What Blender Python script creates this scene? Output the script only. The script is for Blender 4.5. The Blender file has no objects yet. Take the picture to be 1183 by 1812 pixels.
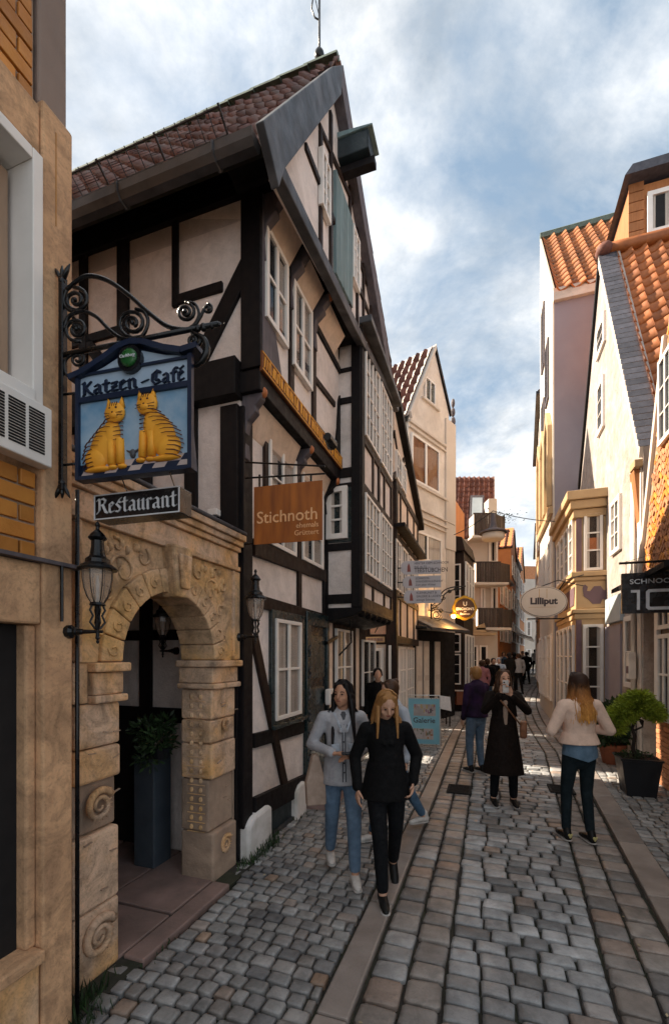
import bpy, bmesh, math, random
from mathutils import Vector, Matrix
from math import radians as R, sin, cos, pi
random.seed(7)
SC = bpy.context.scene
COL = SC.collection
# ------------------------------------------------------------------ camera, sky, sun
FOC, CX, YH, CH = 800.0, 591.5, 1160.0, 1.9       # focal length and principal point in photo pixels, eye height in m
cam = bpy.data.cameras.new('camera'); cam_o = bpy.data.objects.new('camera', cam); COL.objects.link(cam_o)
cam.sensor_fit = 'HORIZONTAL'; cam.sensor_width = 36; cam.lens = 36*FOC/1183
cam.shift_y = (YH-906)/1183; cam.clip_start = .05; cam.clip_end = 3000
cam_o.location = (0, 0, CH); cam_o.rotation_euler = (R(90), 0, 0)
SC.camera = cam_o
SUN_EL, SUN_DIR = 40.0, Vector((-.915, .405, 0))   # where the sun stands (towards left, a little ahead)
w = bpy.data.worlds.new('World'); SC.world = w; w.use_nodes = True
nt = w.node_tree; nt.nodes.clear()
N = nt.nodes.new; L = nt.links.new
out = N('ShaderNodeOutputWorld'); bg = N('ShaderNodeBackground'); bg.inputs[1].default_value = .12
sky = N('ShaderNodeTexSky'); sky.sky_type = 'NISHITA'; sky.sun_disc = False
sky.sun_elevation = R(SUN_EL); sky.sun_rotation = math.atan2(SUN_DIR.x, SUN_DIR.y); sky.air_density = 1.0; sky.dust_density = 1.4
tc = N('ShaderNodeTexCoord'); sep = N('ShaderNodeSeparateXYZ'); L(tc.outputs['Generated'], sep.inputs[0])
def wm(op, a, b=None, clamp=False):
    m = N('ShaderNodeMath'); m.operation = op; m.use_clamp = clamp
    for i, v in enumerate((a, b)):
        if v is None: continue
        if isinstance(v, (int, float)): m.inputs[i].default_value = v
        else: L(v, m.inputs[i])
    return m.outputs[0]
zz = wm('ADD', wm('MAXIMUM', sep.outputs[2], 0.0), .22)
cmb = N('ShaderNodeCombineXYZ'); L(wm('DIVIDE', sep.outputs[0], zz), cmb.inputs[0]); L(wm('DIVIDE', sep.outputs[1], zz), cmb.inputs[1])
def wnoise(scale, det, off, dist=0.0, rough=.55):
    mp = N('ShaderNodeMapping'); mp.inputs[1].default_value = off; L(cmb.outputs[0], mp.inputs[0])
    n = N('ShaderNodeTexNoise'); n.inputs['Scale'].default_value = scale; n.inputs['Detail'].default_value = det
    n.inputs['Distortion'].default_value = dist; n.inputs['Roughness'].default_value = rough
    L(mp.outputs[0], n.inputs['Vector']); return n.outputs['Fac']
def wramp(v, p0, p1, c0=(0,0,0,1), c1=(1,1,1,1)):
    r = N('ShaderNodeValToRGB'); r.color_ramp.elements[0].position = p0; r.color_ramp.elements[1].position = p1
    r.color_ramp.elements[0].color = c0; r.color_ramp.elements[1].color = c1; L(v, r.inputs[0]); return r.outputs[0]
cover = wramp(wm('ADD', wnoise(2.3, 9, (3.1, 1.7, .3), .25, .62), wm('SUBTRACT', wm('MULTIPLY', wnoise(.7, 2, (7.7, 2.2, 0)), .45), wm('MULTIPLY', wm('MULTIPLY', sep.outputs[0], sep.outputs[2]), .38))), .53, .80)
dens = wramp(wnoise(3.4, 9, (1.3, 5.7, 2.0), .2, .62), .36, .66, (.70, .77, .84, 1), (1.9, 1.87, 1.82, 1))
hue = N('ShaderNodeMixRGB'); hue.blend_type = 'MIX'; hue.inputs[0].default_value = .9; L(sky.outputs[0], hue.inputs[1]); hue.inputs[2].default_value = (.35, .48, .59, 1)
mix = N('ShaderNodeMixRGB'); L(cover, mix.inputs[0]); L(hue.outputs[0], mix.inputs[1]); L(dens, mix.inputs[2])
hz = wramp(sep.outputs[2], .02, .42, (1, 1, 1, 1), (0, 0, 0, 1))
mix2 = N('ShaderNodeMixRGB'); L(wm('MULTIPLY', hz, .62), mix2.inputs[0]); L(mix.outputs[0], mix2.inputs[1]); mix2.inputs[2].default_value = (1.7, 1.74, 1.78, 1)
L(mix2.outputs[0], bg.inputs[0]); L(bg.outputs[0], out.inputs[0])
sun = bpy.data.lights.new('sun', 'SUN'); sun.energy = 2.0; sun.angle = R(.53); sun.color = (1, .86, .68)
sun_o = bpy.data.objects.new('sun', sun); COL.objects.link(sun_o)
sd = Vector((SUN_DIR.x*cos(R(SUN_EL)), SUN_DIR.y*cos(R(SUN_EL)), sin(R(SUN_EL)))).normalized()
sun_o.rotation_euler = sd.to_track_quat('Z', 'Y').to_euler(); sun_o.location = (-10, 5, 20)
SC.view_settings.view_transform = 'Standard'; SC.view_settings.look = 'None'; SC.view_settings.gamma = 1
SC.view_settings.exposure = 2.75; SC.view_settings.use_curve_mapping = False
SC.cycles.max_bounces = 10; SC.cycles.diffuse_bounces = 8; SC.cycles.transparent_max_bounces = 8

# ------------------------------------------------------------------ frames
UP = Vector((0, 0, 1))
class Fr:
    """vertical plane: origin o, u along it, n out of it"""
    def __init__(s, o, u, n):
        s.o = Vector((o[0], o[1], 0)); s.u = Vector((u[0], u[1], 0)).normalized(); s.n = Vector((n[0], n[1], 0)).normalized()
    def pt(s, a, t, z): return s.o + s.u*a + s.n*t + UP*z
    def at(s, px, py, t=0.0):
        k = (px-CX)/FOC; A = s.o.x+t*s.n.x; B = s.o.y+t*s.n.y
        a = (k*B-A)/(s.u.x-k*s.u.y); Y = B+a*s.u.y
        return a, CH-(py-YH)/FOC*Y
    def S(s, px, t=0.0): return s.at(px, 0, t)[0]
    def Z(s, px, py, t=0.0): return s.at(px, py, t)[1]
def perp(u): return (u[1], -u[0])
D1 = Vector((.3236, .9462, 0)); D2 = Vector((.9462, -.3236, 0))
C0 = Vector((-.87, 4.16, 0))
FL = Fr(C0, D1, D2)                     # left frontage
def gz(Y): return 0.0 if Y < 12 else .028*(Y-12)*min(1, (Y-12)/6+.3)
def ground_at(px, py):
    Y = CH*FOC/(py-YH); return Vector(((px-CX)/FOC*Y, Y, 0))

# ------------------------------------------------------------------ objects
WL = {}
def tag(o, label=None, cat=None, group=None, kind=None):
    if label: o['label'] = label
    if cat: o['category'] = cat
    if group: o['group'] = group
    if kind: o['kind'] = kind
    return o
def empty(name, loc, label=None, cat=None, group=None, rz=0.0, local=False):
    o = bpy.data.objects.new(name, None); COL.objects.link(o); o.location = loc; o.rotation_euler = (0, 0, rz)
    o.empty_display_size = .1
    WL[o] = Vector((0, 0, 0)) if local else Vector(loc)
    return tag(o, label, cat, group)
def children(o): return [c for c in bpy.data.objects if c.parent == o]
def copy_tree(o, parent=None):
    c = o.copy(); COL.objects.link(c)
    if parent: c.parent = parent
    WL[c] = WL.get(o, Vector())
    for ch in list(o.children): copy_tree(ch, c)
    return c
class MB:
    def __init__(s): s.v = []; s.f = []
    def add(s, vs, fs):
        b = len(s.v); s.v += [tuple(v) for v in vs]; s.f += [tuple(i+b for i in f) for f in fs]; return s
    def hexa(s, p):   # 8 points: bottom ring 0-3, top ring 4-7
        return s.add(p, [(3,2,1,0),(4,5,6,7),(0,1,5,4),(1,2,6,5),(2,3,7,6),(3,0,4,7)])
    def box(s, fr, a0, a1, t0, t1, z0, z1):
        q = [fr.pt(a0,t0,z0), fr.pt(a1,t0,z0), fr.pt(a1,t1,z0), fr.pt(a0,t1,z0)]
        return s.hexa(q+[p+UP*(z1-z0) for p in q])
    def bx(s, x0, x1, y0, y1, z0, z1):
        return s.hexa([(x0,y0,z0),(x1,y0,z0),(x1,y1,z0),(x0,y1,z0),(x0,y0,z1),(x1,y0,z1),(x1,y1,z1),(x0,y1,z1)])
    def prism(s, fr, poly, t0, t1):
        n = len(poly)
        a = [fr.pt(p[0], t0, p[1]) for p in poly]; b = [fr.pt(p[0], t1, p[1]) for p in poly]
        return s.add(a+b, [tuple(range(n)), tuple(range(2*n-1, n-1, -1))]+[(i, i+n, (i+1)%n+n, (i+1)%n) for i in range(n)])
    def bar(s, fr, p, q, wd, t0, t1):
        d = Vector((q[0]-p[0], q[1]-p[1])); m = Vector((-d.y, d.x)).normalized()*wd/2
        return s.prism(fr, [(p[0]+m.x,p[1]+m.y),(q[0]+m.x,q[1]+m.y),(q[0]-m.x,q[1]-m.y),(p[0]-m.x,p[1]-m.y)], t0, t1)
    def tube(s, pts, r, n=6, cap=True):
        pts = [Vector(p) for p in pts]; m = len(pts); rings = []
        rr = r if isinstance(r, (list, tuple)) else [r]*m
        prev = None
        for i in range(m):
            d = (pts[min(i+1,m-1)]-pts[max(i-1,0)]).normalized()
            if prev is None: x = d.orthogonal().normalized()
            else: x = (prev-d*prev.dot(d)).normalized() if (prev-d*prev.dot(d)).length > 1e-5 else d.orthogonal().normalized()
            prev = x; y = d.cross(x)
            rings.append([pts[i]+(x*cos(2*pi*k/n)+y*sin(2*pi*k/n))*rr[i] for k in range(n)])
        fs = [(i*n+k, i*n+(k+1)%n, (i+1)*n+(k+1)%n, (i+1)*n+k) for i in range(m-1) for k in range(n)]
        if cap: fs += [tuple(range(n-1,-1,-1)), tuple((m-1)*n+k for k in range(n))]
        return s.add([v for rg in rings for v in rg], fs)
    def lathe(s, c, prof, n=12, sx=1, sy=1):
        c = Vector(c); m = len(prof)
        vs = [c+Vector((r*cos(2*pi*k/n)*sx, r*sin(2*pi*k/n)*sy, z)) for r, z in prof for k in range(n)]
        fs = [(i*n+k, i*n+(k+1)%n, (i+1)*n+(k+1)%n, (i+1)*n+k) for i in range(m-1) for k in range(n)]
        fs += [tuple(range(n-1,-1,-1)), tuple((m-1)*n+k for k in range(n))]
        return s.add(vs, fs)
    def capsule(s, p, q, r1, r2, n=10, fl=1.0, ax=None):
        """tapered capsule; fl flattens it along ax"""
        p, q = Vector(p), Vector(q); d = q-p; ln = d.length or 1e-4; d = d/ln if d.length > 1e-6 else UP
        if ax is None: y = d.orthogonal().normalized()
        else:
            y = Vector(ax)-d*Vector(ax).dot(d); y = y.normalized() if y.length > 1e-4 else d.orthogonal().normalized()
        x = y.cross(d)
        prof = [(r1*sin(a), -r1*cos(a)) for a in (0.15, .55, 1.05, pi/2)]+[(r2*cos(a), ln+r2*sin(a)) for a in (0, .55, 1.05, 1.42)]
        m = len(prof)
        vs = [p+d*z+x*r*cos(2*pi*k/n)+y*r*fl*sin(2*pi*k/n) for r, z in prof for k in range(n)]
        fs = [(i*n+k, i*n+(k+1)%n, (i+1)*n+(k+1)%n, (i+1)*n+k) for i in range(m-1) for k in range(n)]
        fs += [tuple(range(n-1,-1,-1)), tuple((m-1)*n+k for k in range(n))]
        return s.add(vs, fs)
    def ball(s, c, rx, ry=None, rz=None, n=12, rot=None):
        ry = ry or rx; rz = rz or rx; c = Vector(c); m = max(6, n//2+2)
        M = rot or Matrix.Identity(3)
        vs = []
        for i in range(m+1):
            a = -pi/2+pi*(i+.02)/(m+.04)
            for k in range(n): vs.append(c+M@Vector((rx*cos(a)*cos(2*pi*k/n), ry*cos(a)*sin(2*pi*k/n), rz*sin(a))))
        fs = [(i*n+k, i*n+(k+1)%n, (i+1)*n+(k+1)%n, (i+1)*n+k) for i in range(m) for k in range(n)]
        fs += [tuple(range(n-1,-1,-1)), tuple(m*n+k for k in range(n))]
        return s.add(vs, fs)
    def build(s, name, mat, parent=None, smooth=False, bevel=0.0, label=None, cat=None, group=None, kind=None,
              remesh=0.0, sm=0, keep=False, fix=True):
        vs = [Vector(v) for v in s.v]
        if keep or not vs: base = Vector((0,0,0))
        else:
            lo = Vector((min(v[i] for v in vs) for i in range(3))); hi = Vector((max(v[i] for v in vs) for i in range(3)))
            base = Vector(((lo.x+hi.x)/2, (lo.y+hi.y)/2, lo.z))
        me = bpy.data.meshes.new(name); me.from_pydata([v-base for v in vs], [], s.f)
        if fix:
            bm = bmesh.new(); bm.from_mesh(me); bmesh.ops.recalc_face_normals(bm, faces=bm.faces); bm.to_mesh(me); bm.free()
        if mat: me.materials.append(mat)
        if smooth: me.polygons.foreach_set('use_smooth', [True]*len(me.polygons))
        o = bpy.data.objects.new(name, me); COL.objects.link(o); WL[o] = base
        if parent: o.parent = parent; o.location = base-WL[parent]
        else: o.location = base
        if bevel:
            b = o.modifiers.new('b', 'BEVEL'); b.width = bevel; b.segments = 2; b.limit_method = 'ANGLE'; b.harden_normals = False
        if remesh:
            r_ = o.modifiers.new('r', 'REMESH'); r_.mode = 'VOXEL'; r_.voxel_size = remesh; r_.use_smooth_shade = True
            if sm:
                q = o.modifiers.new('s', 'SMOOTH'); q.iterations = sm; q.factor = .5
        return tag(o, label, cat, group, kind)
def inst(src, parent, loc, rz=0.0, scale=None, name=None):
    o = src.copy()
    if name: o.name = name
    COL.objects.link(o); o.parent = parent; o.location = Vector(loc)-WL[parent]; o.rotation_euler = (0, 0, rz)
    if scale: o.scale = scale
    WL[o] = Vector(loc); return o

# ------------------------------------------------------------------ materials
def _m(name):
    m = bpy.data.materials.new(name); m.use_nodes = True; t = m.node_tree
    return m, t, t.nodes['Principled BSDF']
def _nz(t, co, scale, det=4, dist=0.0, rough=.55):
    n = t.nodes.new('ShaderNodeTexNoise'); n.inputs['Scale'].default_value = scale; n.inputs['Detail'].default_value = det
    n.inputs['Distortion'].default_value = dist; n.inputs['Roughness'].default_value = rough; t.links.new(co, n.inputs['Vector']); return n.outputs['Fac']
def _rp(t, v, st):
    r = t.nodes.new('ShaderNodeValToRGB'); e = r.color_ramp.elements
    while len(e) < len(st): e.new(.5)
    for i, (p, c) in enumerate(st): e[i].position = p; e[i].color = (*c, 1) if len(c) == 3 else c
    t.links.new(v, r.inputs[0]); return r.outputs[0]
def _mx(t, a, b, f, mode='MIX'):
    m = t.nodes.new('ShaderNodeMixRGB'); m.blend_type = mode
    for i, v in ((0, f), (1, a), (2, b)):
        if isinstance(v, (int, float)): m.inputs[i].default_value = v
        elif isinstance(v, tuple): m.inputs[i].default_value = (*v, 1)
        else: t.links.new(v, m.inputs[i])
    return m.outputs[0]
def mat(name, c, c2=None, scale=4, rough=.75, bump=.15, bscale=45, metal=0.0, spec=.4, grime=None, gscale=.9, gamt=.6,
        g2=0.0, rand=0.0, stretch=None, obj=False, coat=0.0, island=False, stops=None, emit=None, es=1.0):
    m, t, b = _m(name)
    if obj: co = t.nodes.new('ShaderNodeTexCoord').outputs['Object']
    else: co = t.nodes.new('ShaderNodeNewGeometry').outputs['Position']
    if stretch:
        mp = t.nodes.new('ShaderNodeMapping'); mp.inputs['Scale'].default_value = stretch; t.links.new(co, mp.inputs[0]); co2 = mp.outputs[0]
    else: co2 = co
    c2 = c2 or tuple(x*.72 for x in c)
    col = _rp(t, _nz(t, co2, scale, 6), [(.3, c2), (.7, c)])
    if rand or stops:
        if island: rv = t.nodes.new('ShaderNodeNewGeometry').outputs['Random Per Island']
        else: rv = t.nodes.new('ShaderNodeObjectInfo').outputs['Random']
        if stops: col = _mx(t, _rp(t, rv, stops), _rp(t, _nz(t, co2, scale, 6), [(.3, (.72,)*3), (.7, (1.12,)*3)]), 1.0, 'MULTIPLY')
        else: col = _mx(t, col, _rp(t, rv, [(0, (1-rand,)*3), (1, (1+rand*.6,)*3)]), 1.0, 'MULTIPLY')
    if grime:
        g = _rp(t, _nz(t, co, gscale, 7, .6), [(.42, (0,)*3), (.72, (1,)*3)])
        mm = t.nodes.new('ShaderNodeMath'); mm.operation = 'MULTIPLY'; mm.inputs[1].default_value = gamt; t.links.new(g, mm.inputs[0])
        col = _mx(t, col, grime, mm.outputs[0])
    if g2:
        d_ = _rp(t, _nz(t, co, 5.5, 9, .8, .7), [(.36, (1-g2,)*3), (.56, (1,)*3)]); col = _mx(t, col, d_, 1.0, 'MULTIPLY')
        d_ = _rp(t, _nz(t, co, 60, 3, 0, .6), [(.30, (1-g2*.5,)*3), (.48, (1,)*3)]); col = _mx(t, col, d_, 1.0, 'MULTIPLY')
    t.links.new(col, b.inputs['Base Color'])
    b.inputs['Metallic'].default_value = metal; b.inputs['Specular IOR Level'].default_value = spec
    if coat: b.inputs['Coat Weight'].default_value = coat
    rr = _rp(t, _nz(t, co, scale*2.3, 3), [(.3, (max(.05, rough-.12),)*3), (.7, (min(1, rough+.1),)*3)])
    t.links.new(rr, b.inputs['Roughness'])
    if bump:
        bp = t.nodes.new('ShaderNodeBump'); bp.inputs['Strength'].default_value = bump; bp.inputs['Distance'].default_value = min(.02, .32/(bscale*(max(stretch) if stretch else 1)))
        t.links.new(_nz(t, co2, bscale, 5, 0, .65), bp.inputs['Height']); t.links.new(bp.outputs[0], b.inputs['Normal'])
    if emit: b.inputs['Emission Color'].default_value = (*emit, 1); b.inputs['Emission Strength'].default_value = es
    return m
def glassmat(name, tint, op=.35, rough=.03):
    m, t, b = _m(name)
    b.inputs['Base Color'].default_value = (*tint, 1); b.inputs['Roughness'].default_value = rough; b.inputs['Specular IOR Level'].default_value = .9
    tr = t.nodes.new('ShaderNodeBsdfTransparent'); mx = t.nodes.new('ShaderNodeMixShader'); o = t.nodes['Material Output']
    fr = t.nodes.new('ShaderNodeLayerWeight'); fr.inputs[0].default_value = .5
    mr = t.nodes.new('ShaderNodeMapRange'); mr.inputs[3].default_value = op; mr.inputs[4].default_value = 1; pw = t.nodes.new('ShaderNodeMath'); pw.operation = 'POWER'; pw.inputs[1].default_value = 3.2; t.links.new(fr.outputs['Facing'], pw.inputs[0]); t.links.new(pw.outputs[0], mr.inputs[0])
    co = t.nodes.new('ShaderNodeNewGeometry').outputs['Position']
    bp = t.nodes.new('ShaderNodeBump'); bp.inputs['Strength'].default_value = .06; t.links.new(_nz(t, co, 3, 2), bp.inputs['Height']); t.links.new(bp.outputs[0], b.inputs['Normal'])
    t.links.new(mr.outputs[0], mx.inputs[0]); t.links.new(tr.outputs[0], mx.inputs[1]); t.links.new(b.outputs[0], mx.inputs[2]); t.links.new(mx.outputs[0], o.inputs[0])
    return m
M = {}
M['plaster'] = mat('plaster', (.86,.775,.73), (.78,.70,.665), 1.6, .88, .5, 16, grime=(.50,.42,.36), gscale=1.4, gamt=.5, g2=.16)
M['plaster_warm'] = mat('plaster_warm', (.82,.66,.54), (.76,.62,.52), 1.2, .88, .5, 16, grime=(.52,.32,.18), gamt=.4, g2=.16)
M['timber'] = mat('timber', (.011,.008,.008), (.004,.0035,.005), 6, .62, .35, 60, spec=.2, stretch=(3,3,.5), rand=.3)
M['timber_brown'] = mat('timber_brown', (.036,.019,.013), (.012,.007,.006), 6, .6, .35, 60, spec=.2, stretch=(3,3,.5), rand=.3)
M['timber_grey'] = mat('timber_grey', (.13,.11,.12), (.07,.06,.07), 5, .7, .35, 50, stretch=(3,3,.5))
M['lead'] = mat('lead', (.075,.078,.088), (.03,.033,.04), 3, .55, .25, 18, metal=.3, grime=(.22,.22,.23), gscale=2.5, gamt=.4)
M['zinc'] = mat('zinc', (.10,.10,.105), (.05,.05,.055), 4, .45, .15, 12, metal=.6)
M['white'] = mat('white_paint', (.86,.81,.76), (.78,.73,.68), 5, .5, .08, 40)
M['whitestone'] = mat('limewash', (.80,.77,.75), (.64,.61,.58), 4, .9, .4, 22, grime=(.20,.19,.12), gscale=3, gamt=.5)
M['glass'] = glassmat('window_glass', (.02,.025,.03), .05)
M['lampglass'] = glassmat('lamp_glass', (.55,.42,.33), .38, .15)
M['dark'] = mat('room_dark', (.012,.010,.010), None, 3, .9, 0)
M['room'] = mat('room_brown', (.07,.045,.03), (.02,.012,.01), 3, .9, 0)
M['curtain'] = mat('curtain', (.88,.80,.72), (.50,.42,.36), 1, .95, 0, 20, stretch=(22,22,.6))
M['iron'] = mat('wrought_iron', (.007,.008,.010), (.003,.003,.004), 12, .32, .15, 60, metal=.35, spec=.6)
M['concrete'] = mat('concrete', (.78,.47,.26), (.60,.36,.20), 2.2, .9, .6, 32, grime=(.34,.20,.12), gscale=2.6, gamt=.7, g2=.42)
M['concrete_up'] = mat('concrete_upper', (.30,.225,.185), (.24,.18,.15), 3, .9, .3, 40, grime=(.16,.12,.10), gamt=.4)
M['sandstone'] = mat('sandstone', (.78,.55,.38), (.66,.46,.32), 3, .9, .7, 26, rand=.14, grime=(.84,.42,.08), gscale=2.1, gamt=.75, g2=.52)
M['sand_dark'] = mat('sandstone_worn', (.50,.36,.26), (.30,.215,.16), 5, .95, .8, 30, grime=(.10,.08,.06), gscale=2.5, gamt=.6)
M['carve'] = mat('sandstone_carved', (.76,.52,.32), (.60,.40,.24), 6, .9, .8, 35, grime=(.84,.46,.09), gscale=2.2, gamt=.65, g2=.5)
M['brick_o'] = mat('orange_brick', (.66,.27,.045), (.52,.19,.03), 8, .55, .4, 40, rand=.3, obj=False)
M['brick_r'] = mat('red_brick', (.55,.25,.12), (.42,.17,.075), 8, .75, .4, 40, rand=.35)
M['mortar'] = mat('mortar', (.40,.30,.22), (.28,.20,.14), 9, .95, .5, 60)
M['mortar_d'] = mat('joint_earth', (.045,.04,.036), (.02,.018,.016), 9, .95, .8, 60, grime=(.03,.05,.01), gscale=1.6, gamt=.5)
M['tile_dark'] = mat('brown_rooftile', (.16,.06,.042), (.07,.028,.024), 6, .55, .3, 25, rand=.35, island=True, grime=(.25,.20,.17), gscale=2.5, gamt=.35)
M['tile_o'] = mat('orange_rooftile', (.48,.15,.035), (.28,.08,.02), 6, .5, .2, 25, rand=.25, grime=(.20,.09,.04), gscale=1.5, gamt=.35)
M['tile_oi'] = mat('orange_rooftile_far', (.48,.17,.05), (.36,.11,.03), 6, .55, .2, 25, rand=.3, island=True)
M['tile_r'] = mat('red_rooftile', (.20,.075,.05), (.11,.04,.03), 6, .8, .2, 25, rand=.3, island=True)
M['slate'] = mat('slate', (.085,.085,.105), (.05,.05,.065), 9, .55, .3, 40, rand=.3)
M['moss'] = mat('ridge_tile_moss', (.16,.21,.17), (.09,.11,.09), 9, .8, .4, 40, rand=.2)
M['teal'] = mat('teal_boards', (.19,.27,.28), (.12,.18,.19), 4, .7, .3, 50, stretch=(4,4,.4), rand=.15)
M['teal_dark'] = mat('teal_cladding', (.02,.035,.042), (.01,.017,.022), 4, .5, .3, 30)
M['gold'] = mat('gilded_letters', (.85,.40,.04), (.65,.27,.03), 9, .5, .3, 60)
M['frieze'] = mat('frieze_board', (.22,.07,.015), (.10,.03,.01), 9, .6, .3)
M['orange_paint'] = mat('orange_paint', (.50,.16,.05), None, 8, .6, .1)
M['green_door'] = mat('green_black_paint', (.018,.035,.036), (.008,.015,.017), 5, .3, .1, 30, coat=.4)
M['cream'] = mat('cream_render', (.82,.75,.67), (.74,.67,.60), 1.3, .85, .25, 25, grime=(.46,.38,.30), gamt=.5, g2=.12)
M['cream2'] = mat('cream_render_far', (.68,.60,.52), (.60,.53,.46), 1.3, .85, .2, 20, grime=(.42,.36,.30), gamt=.3)
M['purple'] = mat('mauve_shade_tone', (.34,.31,.35), (.30,.27,.31), .9, .9, .15, 25, grime=(.25,.22,.25), gamt=.4)  # mauve carries the shade on the white house flank; plinth and doorway share it
M['old_white'] = mat('weathered_render', (.50,.44,.41), (.37,.33,.30), 2, .85, .8, 10, grime=(.34,.25,.20), gscale=2.4, gamt=.7, g2=.3, stretch=(1,1,.5))
M['tan'] = mat('tan_paint', (.50,.34,.18), (.42,.28,.15), 3, .65, .15, 30)
M['mauve'] = mat('mauve_paint', (.17,.10,.12), (.13,.08,.09), 3, .6, .15, 30)
M['paleblue'] = mat('pale_blue_paint', (.46,.53,.58), (.38,.45,.50), 2, .7, .15, 30)
M['orange_wall'] = mat('orange_render', (.62,.25,.09), (.52,.20,.07), 2, .85, .2, 25)
M['wood_or'] = mat('orange_boards', (.42,.17,.06), (.30,.11,.035), 5, .7, .3, 50, stretch=(4,4,.5), rand=.2)
M['wood_bal'] = mat('balcony_boards', (.10,.075,.06), (.05,.035,.03), 5, .8, .3, 50, stretch=(5,5,.4), rand=.3)
M['flag'] = mat('flagstone', (.34,.23,.20), (.24,.165,.145), 5, .6, .4, 30, rand=.25, grime=(.09,.07,.06), gscale=2, gamt=.5)
STO = [(0, (.36,.375,.39)), (.3, (.50,.51,.52)), (.45, (.16,.165,.17)), (.60, (.56,.56,.565)), (.70, (.33,.26,.22)), (.82, (.23,.225,.22)), (.94, (.42,.43,.44)), (1, (.40,.28,.20))]
STP = [(0, (.30,.295,.285)), (.3, (.43,.425,.415)), (.5, (.20,.20,.205)), (.66, (.48,.475,.47)), (.82, (.29,.265,.245)), (.95, (.38,.37,.365)), (1, (.42,.28,.19))]
STG = [(0, (.27,.235,.21)), (.3, (.35,.315,.29)), (.5, (.18,.17,.165)), (.7, (.43,.43,.43)), (.88, (.34,.25,.20)), (1, (.27,.25,.235))]
def stone(n, st, isl): return mat(n, (1,1,1), None, 9, .5, .5, 55, g2=.32, stops=st, island=isl, spec=.5, grime=(.07,.06,.055), gscale=1.3, gamt=.5)
for k, st in (('road', STO), ('pave', STP), ('gut', STG)):
    M[k] = stone('granite_'+k, st, False); M[k+'_i'] = stone('granite_far_'+k, st, True)
M['kerb'] = mat('kerb_stone', (.34,.29,.26), (.23,.195,.175), 4, .5, .5, 35, rand=.2, grime=(.09,.07,.06), gscale=1.2, gamt=.5)
M['leaf'] = mat('leaf_green', (.50,.58,.06), (.20,.28,.03), 9, .6, .1, rand=.5, island=True)
M['leaf_d'] = mat('leaf_dark', (.035,.075,.02), (.015,.03,.01), 9, .6, .1, rand=.5, island=True)
M['bark'] = mat('bark', (.03,.02,.015), None, 12, .9, .6, 40)
M['planter'] = mat('black_planter', (.012,.013,.017), None, 5, .4, .1)
M['soil'] = mat('soil', (.03,.02,.014), None, 30, .95, .8)
M['terracotta'] = mat('terracotta', (.30,.10,.05), None, 5, .7, .2)
M['black'] = mat('black_gloss', (.010,.010,.013), None, 5, .25, .02, spec=.6)
M['cast'] = mat('cast_iron', (.03,.028,.027), (.015,.014,.014), 20, .85, .3, 60, spec=.2)
M['letter_w'] = mat('white_letter', (.75,.76,.78), (.6,.62,.66), 20, .5, 0)
# ------------------------------------------------------------------ shared builders
def win(fr, s0, s1, z0, z1, t, cols, rows, parent, wd=.045, bar=.022, mt='white', inside='curtain', cw=.34, arch=False, name='window', panes=True, dark='dark'):
    """casement: frame, bars, single panes, curtain and dark room behind"""
    if s1 < s0: s0, s1 = s1, s0
    m = MB()
    m.box(fr, s0, s0+wd, t-.02, t+.035, z0, z1); m.box(fr, s1-wd, s1, t-.02, t+.035, z0, z1)
    m.box(fr, s0+wd, s1-wd, t-.02, t+.033, z0, z0+wd); m.box(fr, s0+wd, s1-wd, t-.02, t+.033, z1-wd, z1)
    a0, a1, b0, b1 = s0+wd, s1-wd, z0+wd, z1-wd
    for i in range(1, cols):
        x = a0+(a1-a0)*i/cols; ww = bar*(1.7 if (cols == 2 or i*2 == cols) else .8)/2
        m.box(fr, x-ww, x+ww, t+.001, t+.029, b0, b1)
    for j in range(1, rows):
        z = b0+(b1-b0)*j/rows; m.box(fr, a0, a1, t+.001, t+.025, z-bar*.45, z+bar*.45)
    f = m.build(name, M[mt], parent, bevel=.004)
    if arch:
        q = MB(); c = (s0+s1)/2; h = (s1-s0)/2
        for sg in (-1, 1): q.prism(fr, [(c+sg*h*.98, z1-.02), (c+sg*h*.98, z1-h*1.1), (c+sg*h*.82, z1-h*.55), (c+sg*h*.45, z1-h*.30), (c+sg*h*.30, z1-.10*h-.02), (c, z1-.02)], t+.006, t+.04)
        q.build('arched_head', M[mt], f)
    mid = MB(); mid.box(fr, a0, a1, t-.0175, t-.0145, b0, b1); mid.build('window_backing', M[dark], f)
    if inside:
        q = MB(); nn = 9
        for a, b in ((a0, a0+(a1-a0)*cw), (a1-(a1-a0)*cw, a1)):
            vs = []
            for i in range(nn+1):
                x = a+(b-a)*i/nn; y = t-.006+.005*sin(i*2.3+a*9)
                vs += [fr.pt(x, y, b0), fr.pt(x, y, b1)]
            q.add(vs, [(2*i, 2*i+2, 2*i+3, 2*i+1) for i in range(nn)])
        q.build('curtain', M[inside], f, smooth=True)
    if panes:
        for i in range(cols):
            for j in range(rows):
                x0 = a0+(a1-a0)*i/cols; x1 = a0+(a1-a0)*(i+1)/cols; y0 = b0+(b1-b0)*j/rows; y1 = b0+(b1-b0)*(j+1)/rows
                p = MB(); p.box(fr, x0+.002, x1-.002, t+.006, t+.009, y0+.002, y1-.002); p.build('pane', M['glass'], f)
    return f
def winpx(fr, x0, x1, yt, yb, t, cols, rows, parent, **k):
    """window whose left edge runs from yt to yb at x0"""
    s0, zt = fr.at(x0, yt, t); zb = fr.Z(x0, yb, t); s1 = fr.S(x1, t)
    return win(fr, s0, s1, zb, zt, t, cols, rows, parent, **k)
def beam(fr, p, q, wd, t0, t1, parent, mt='timber', name='timber_beam', bevel=.006):
    return MB().bar(fr, p, q, wd, t0, t1).build(name, M[mt], parent, bevel=bevel)
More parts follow.
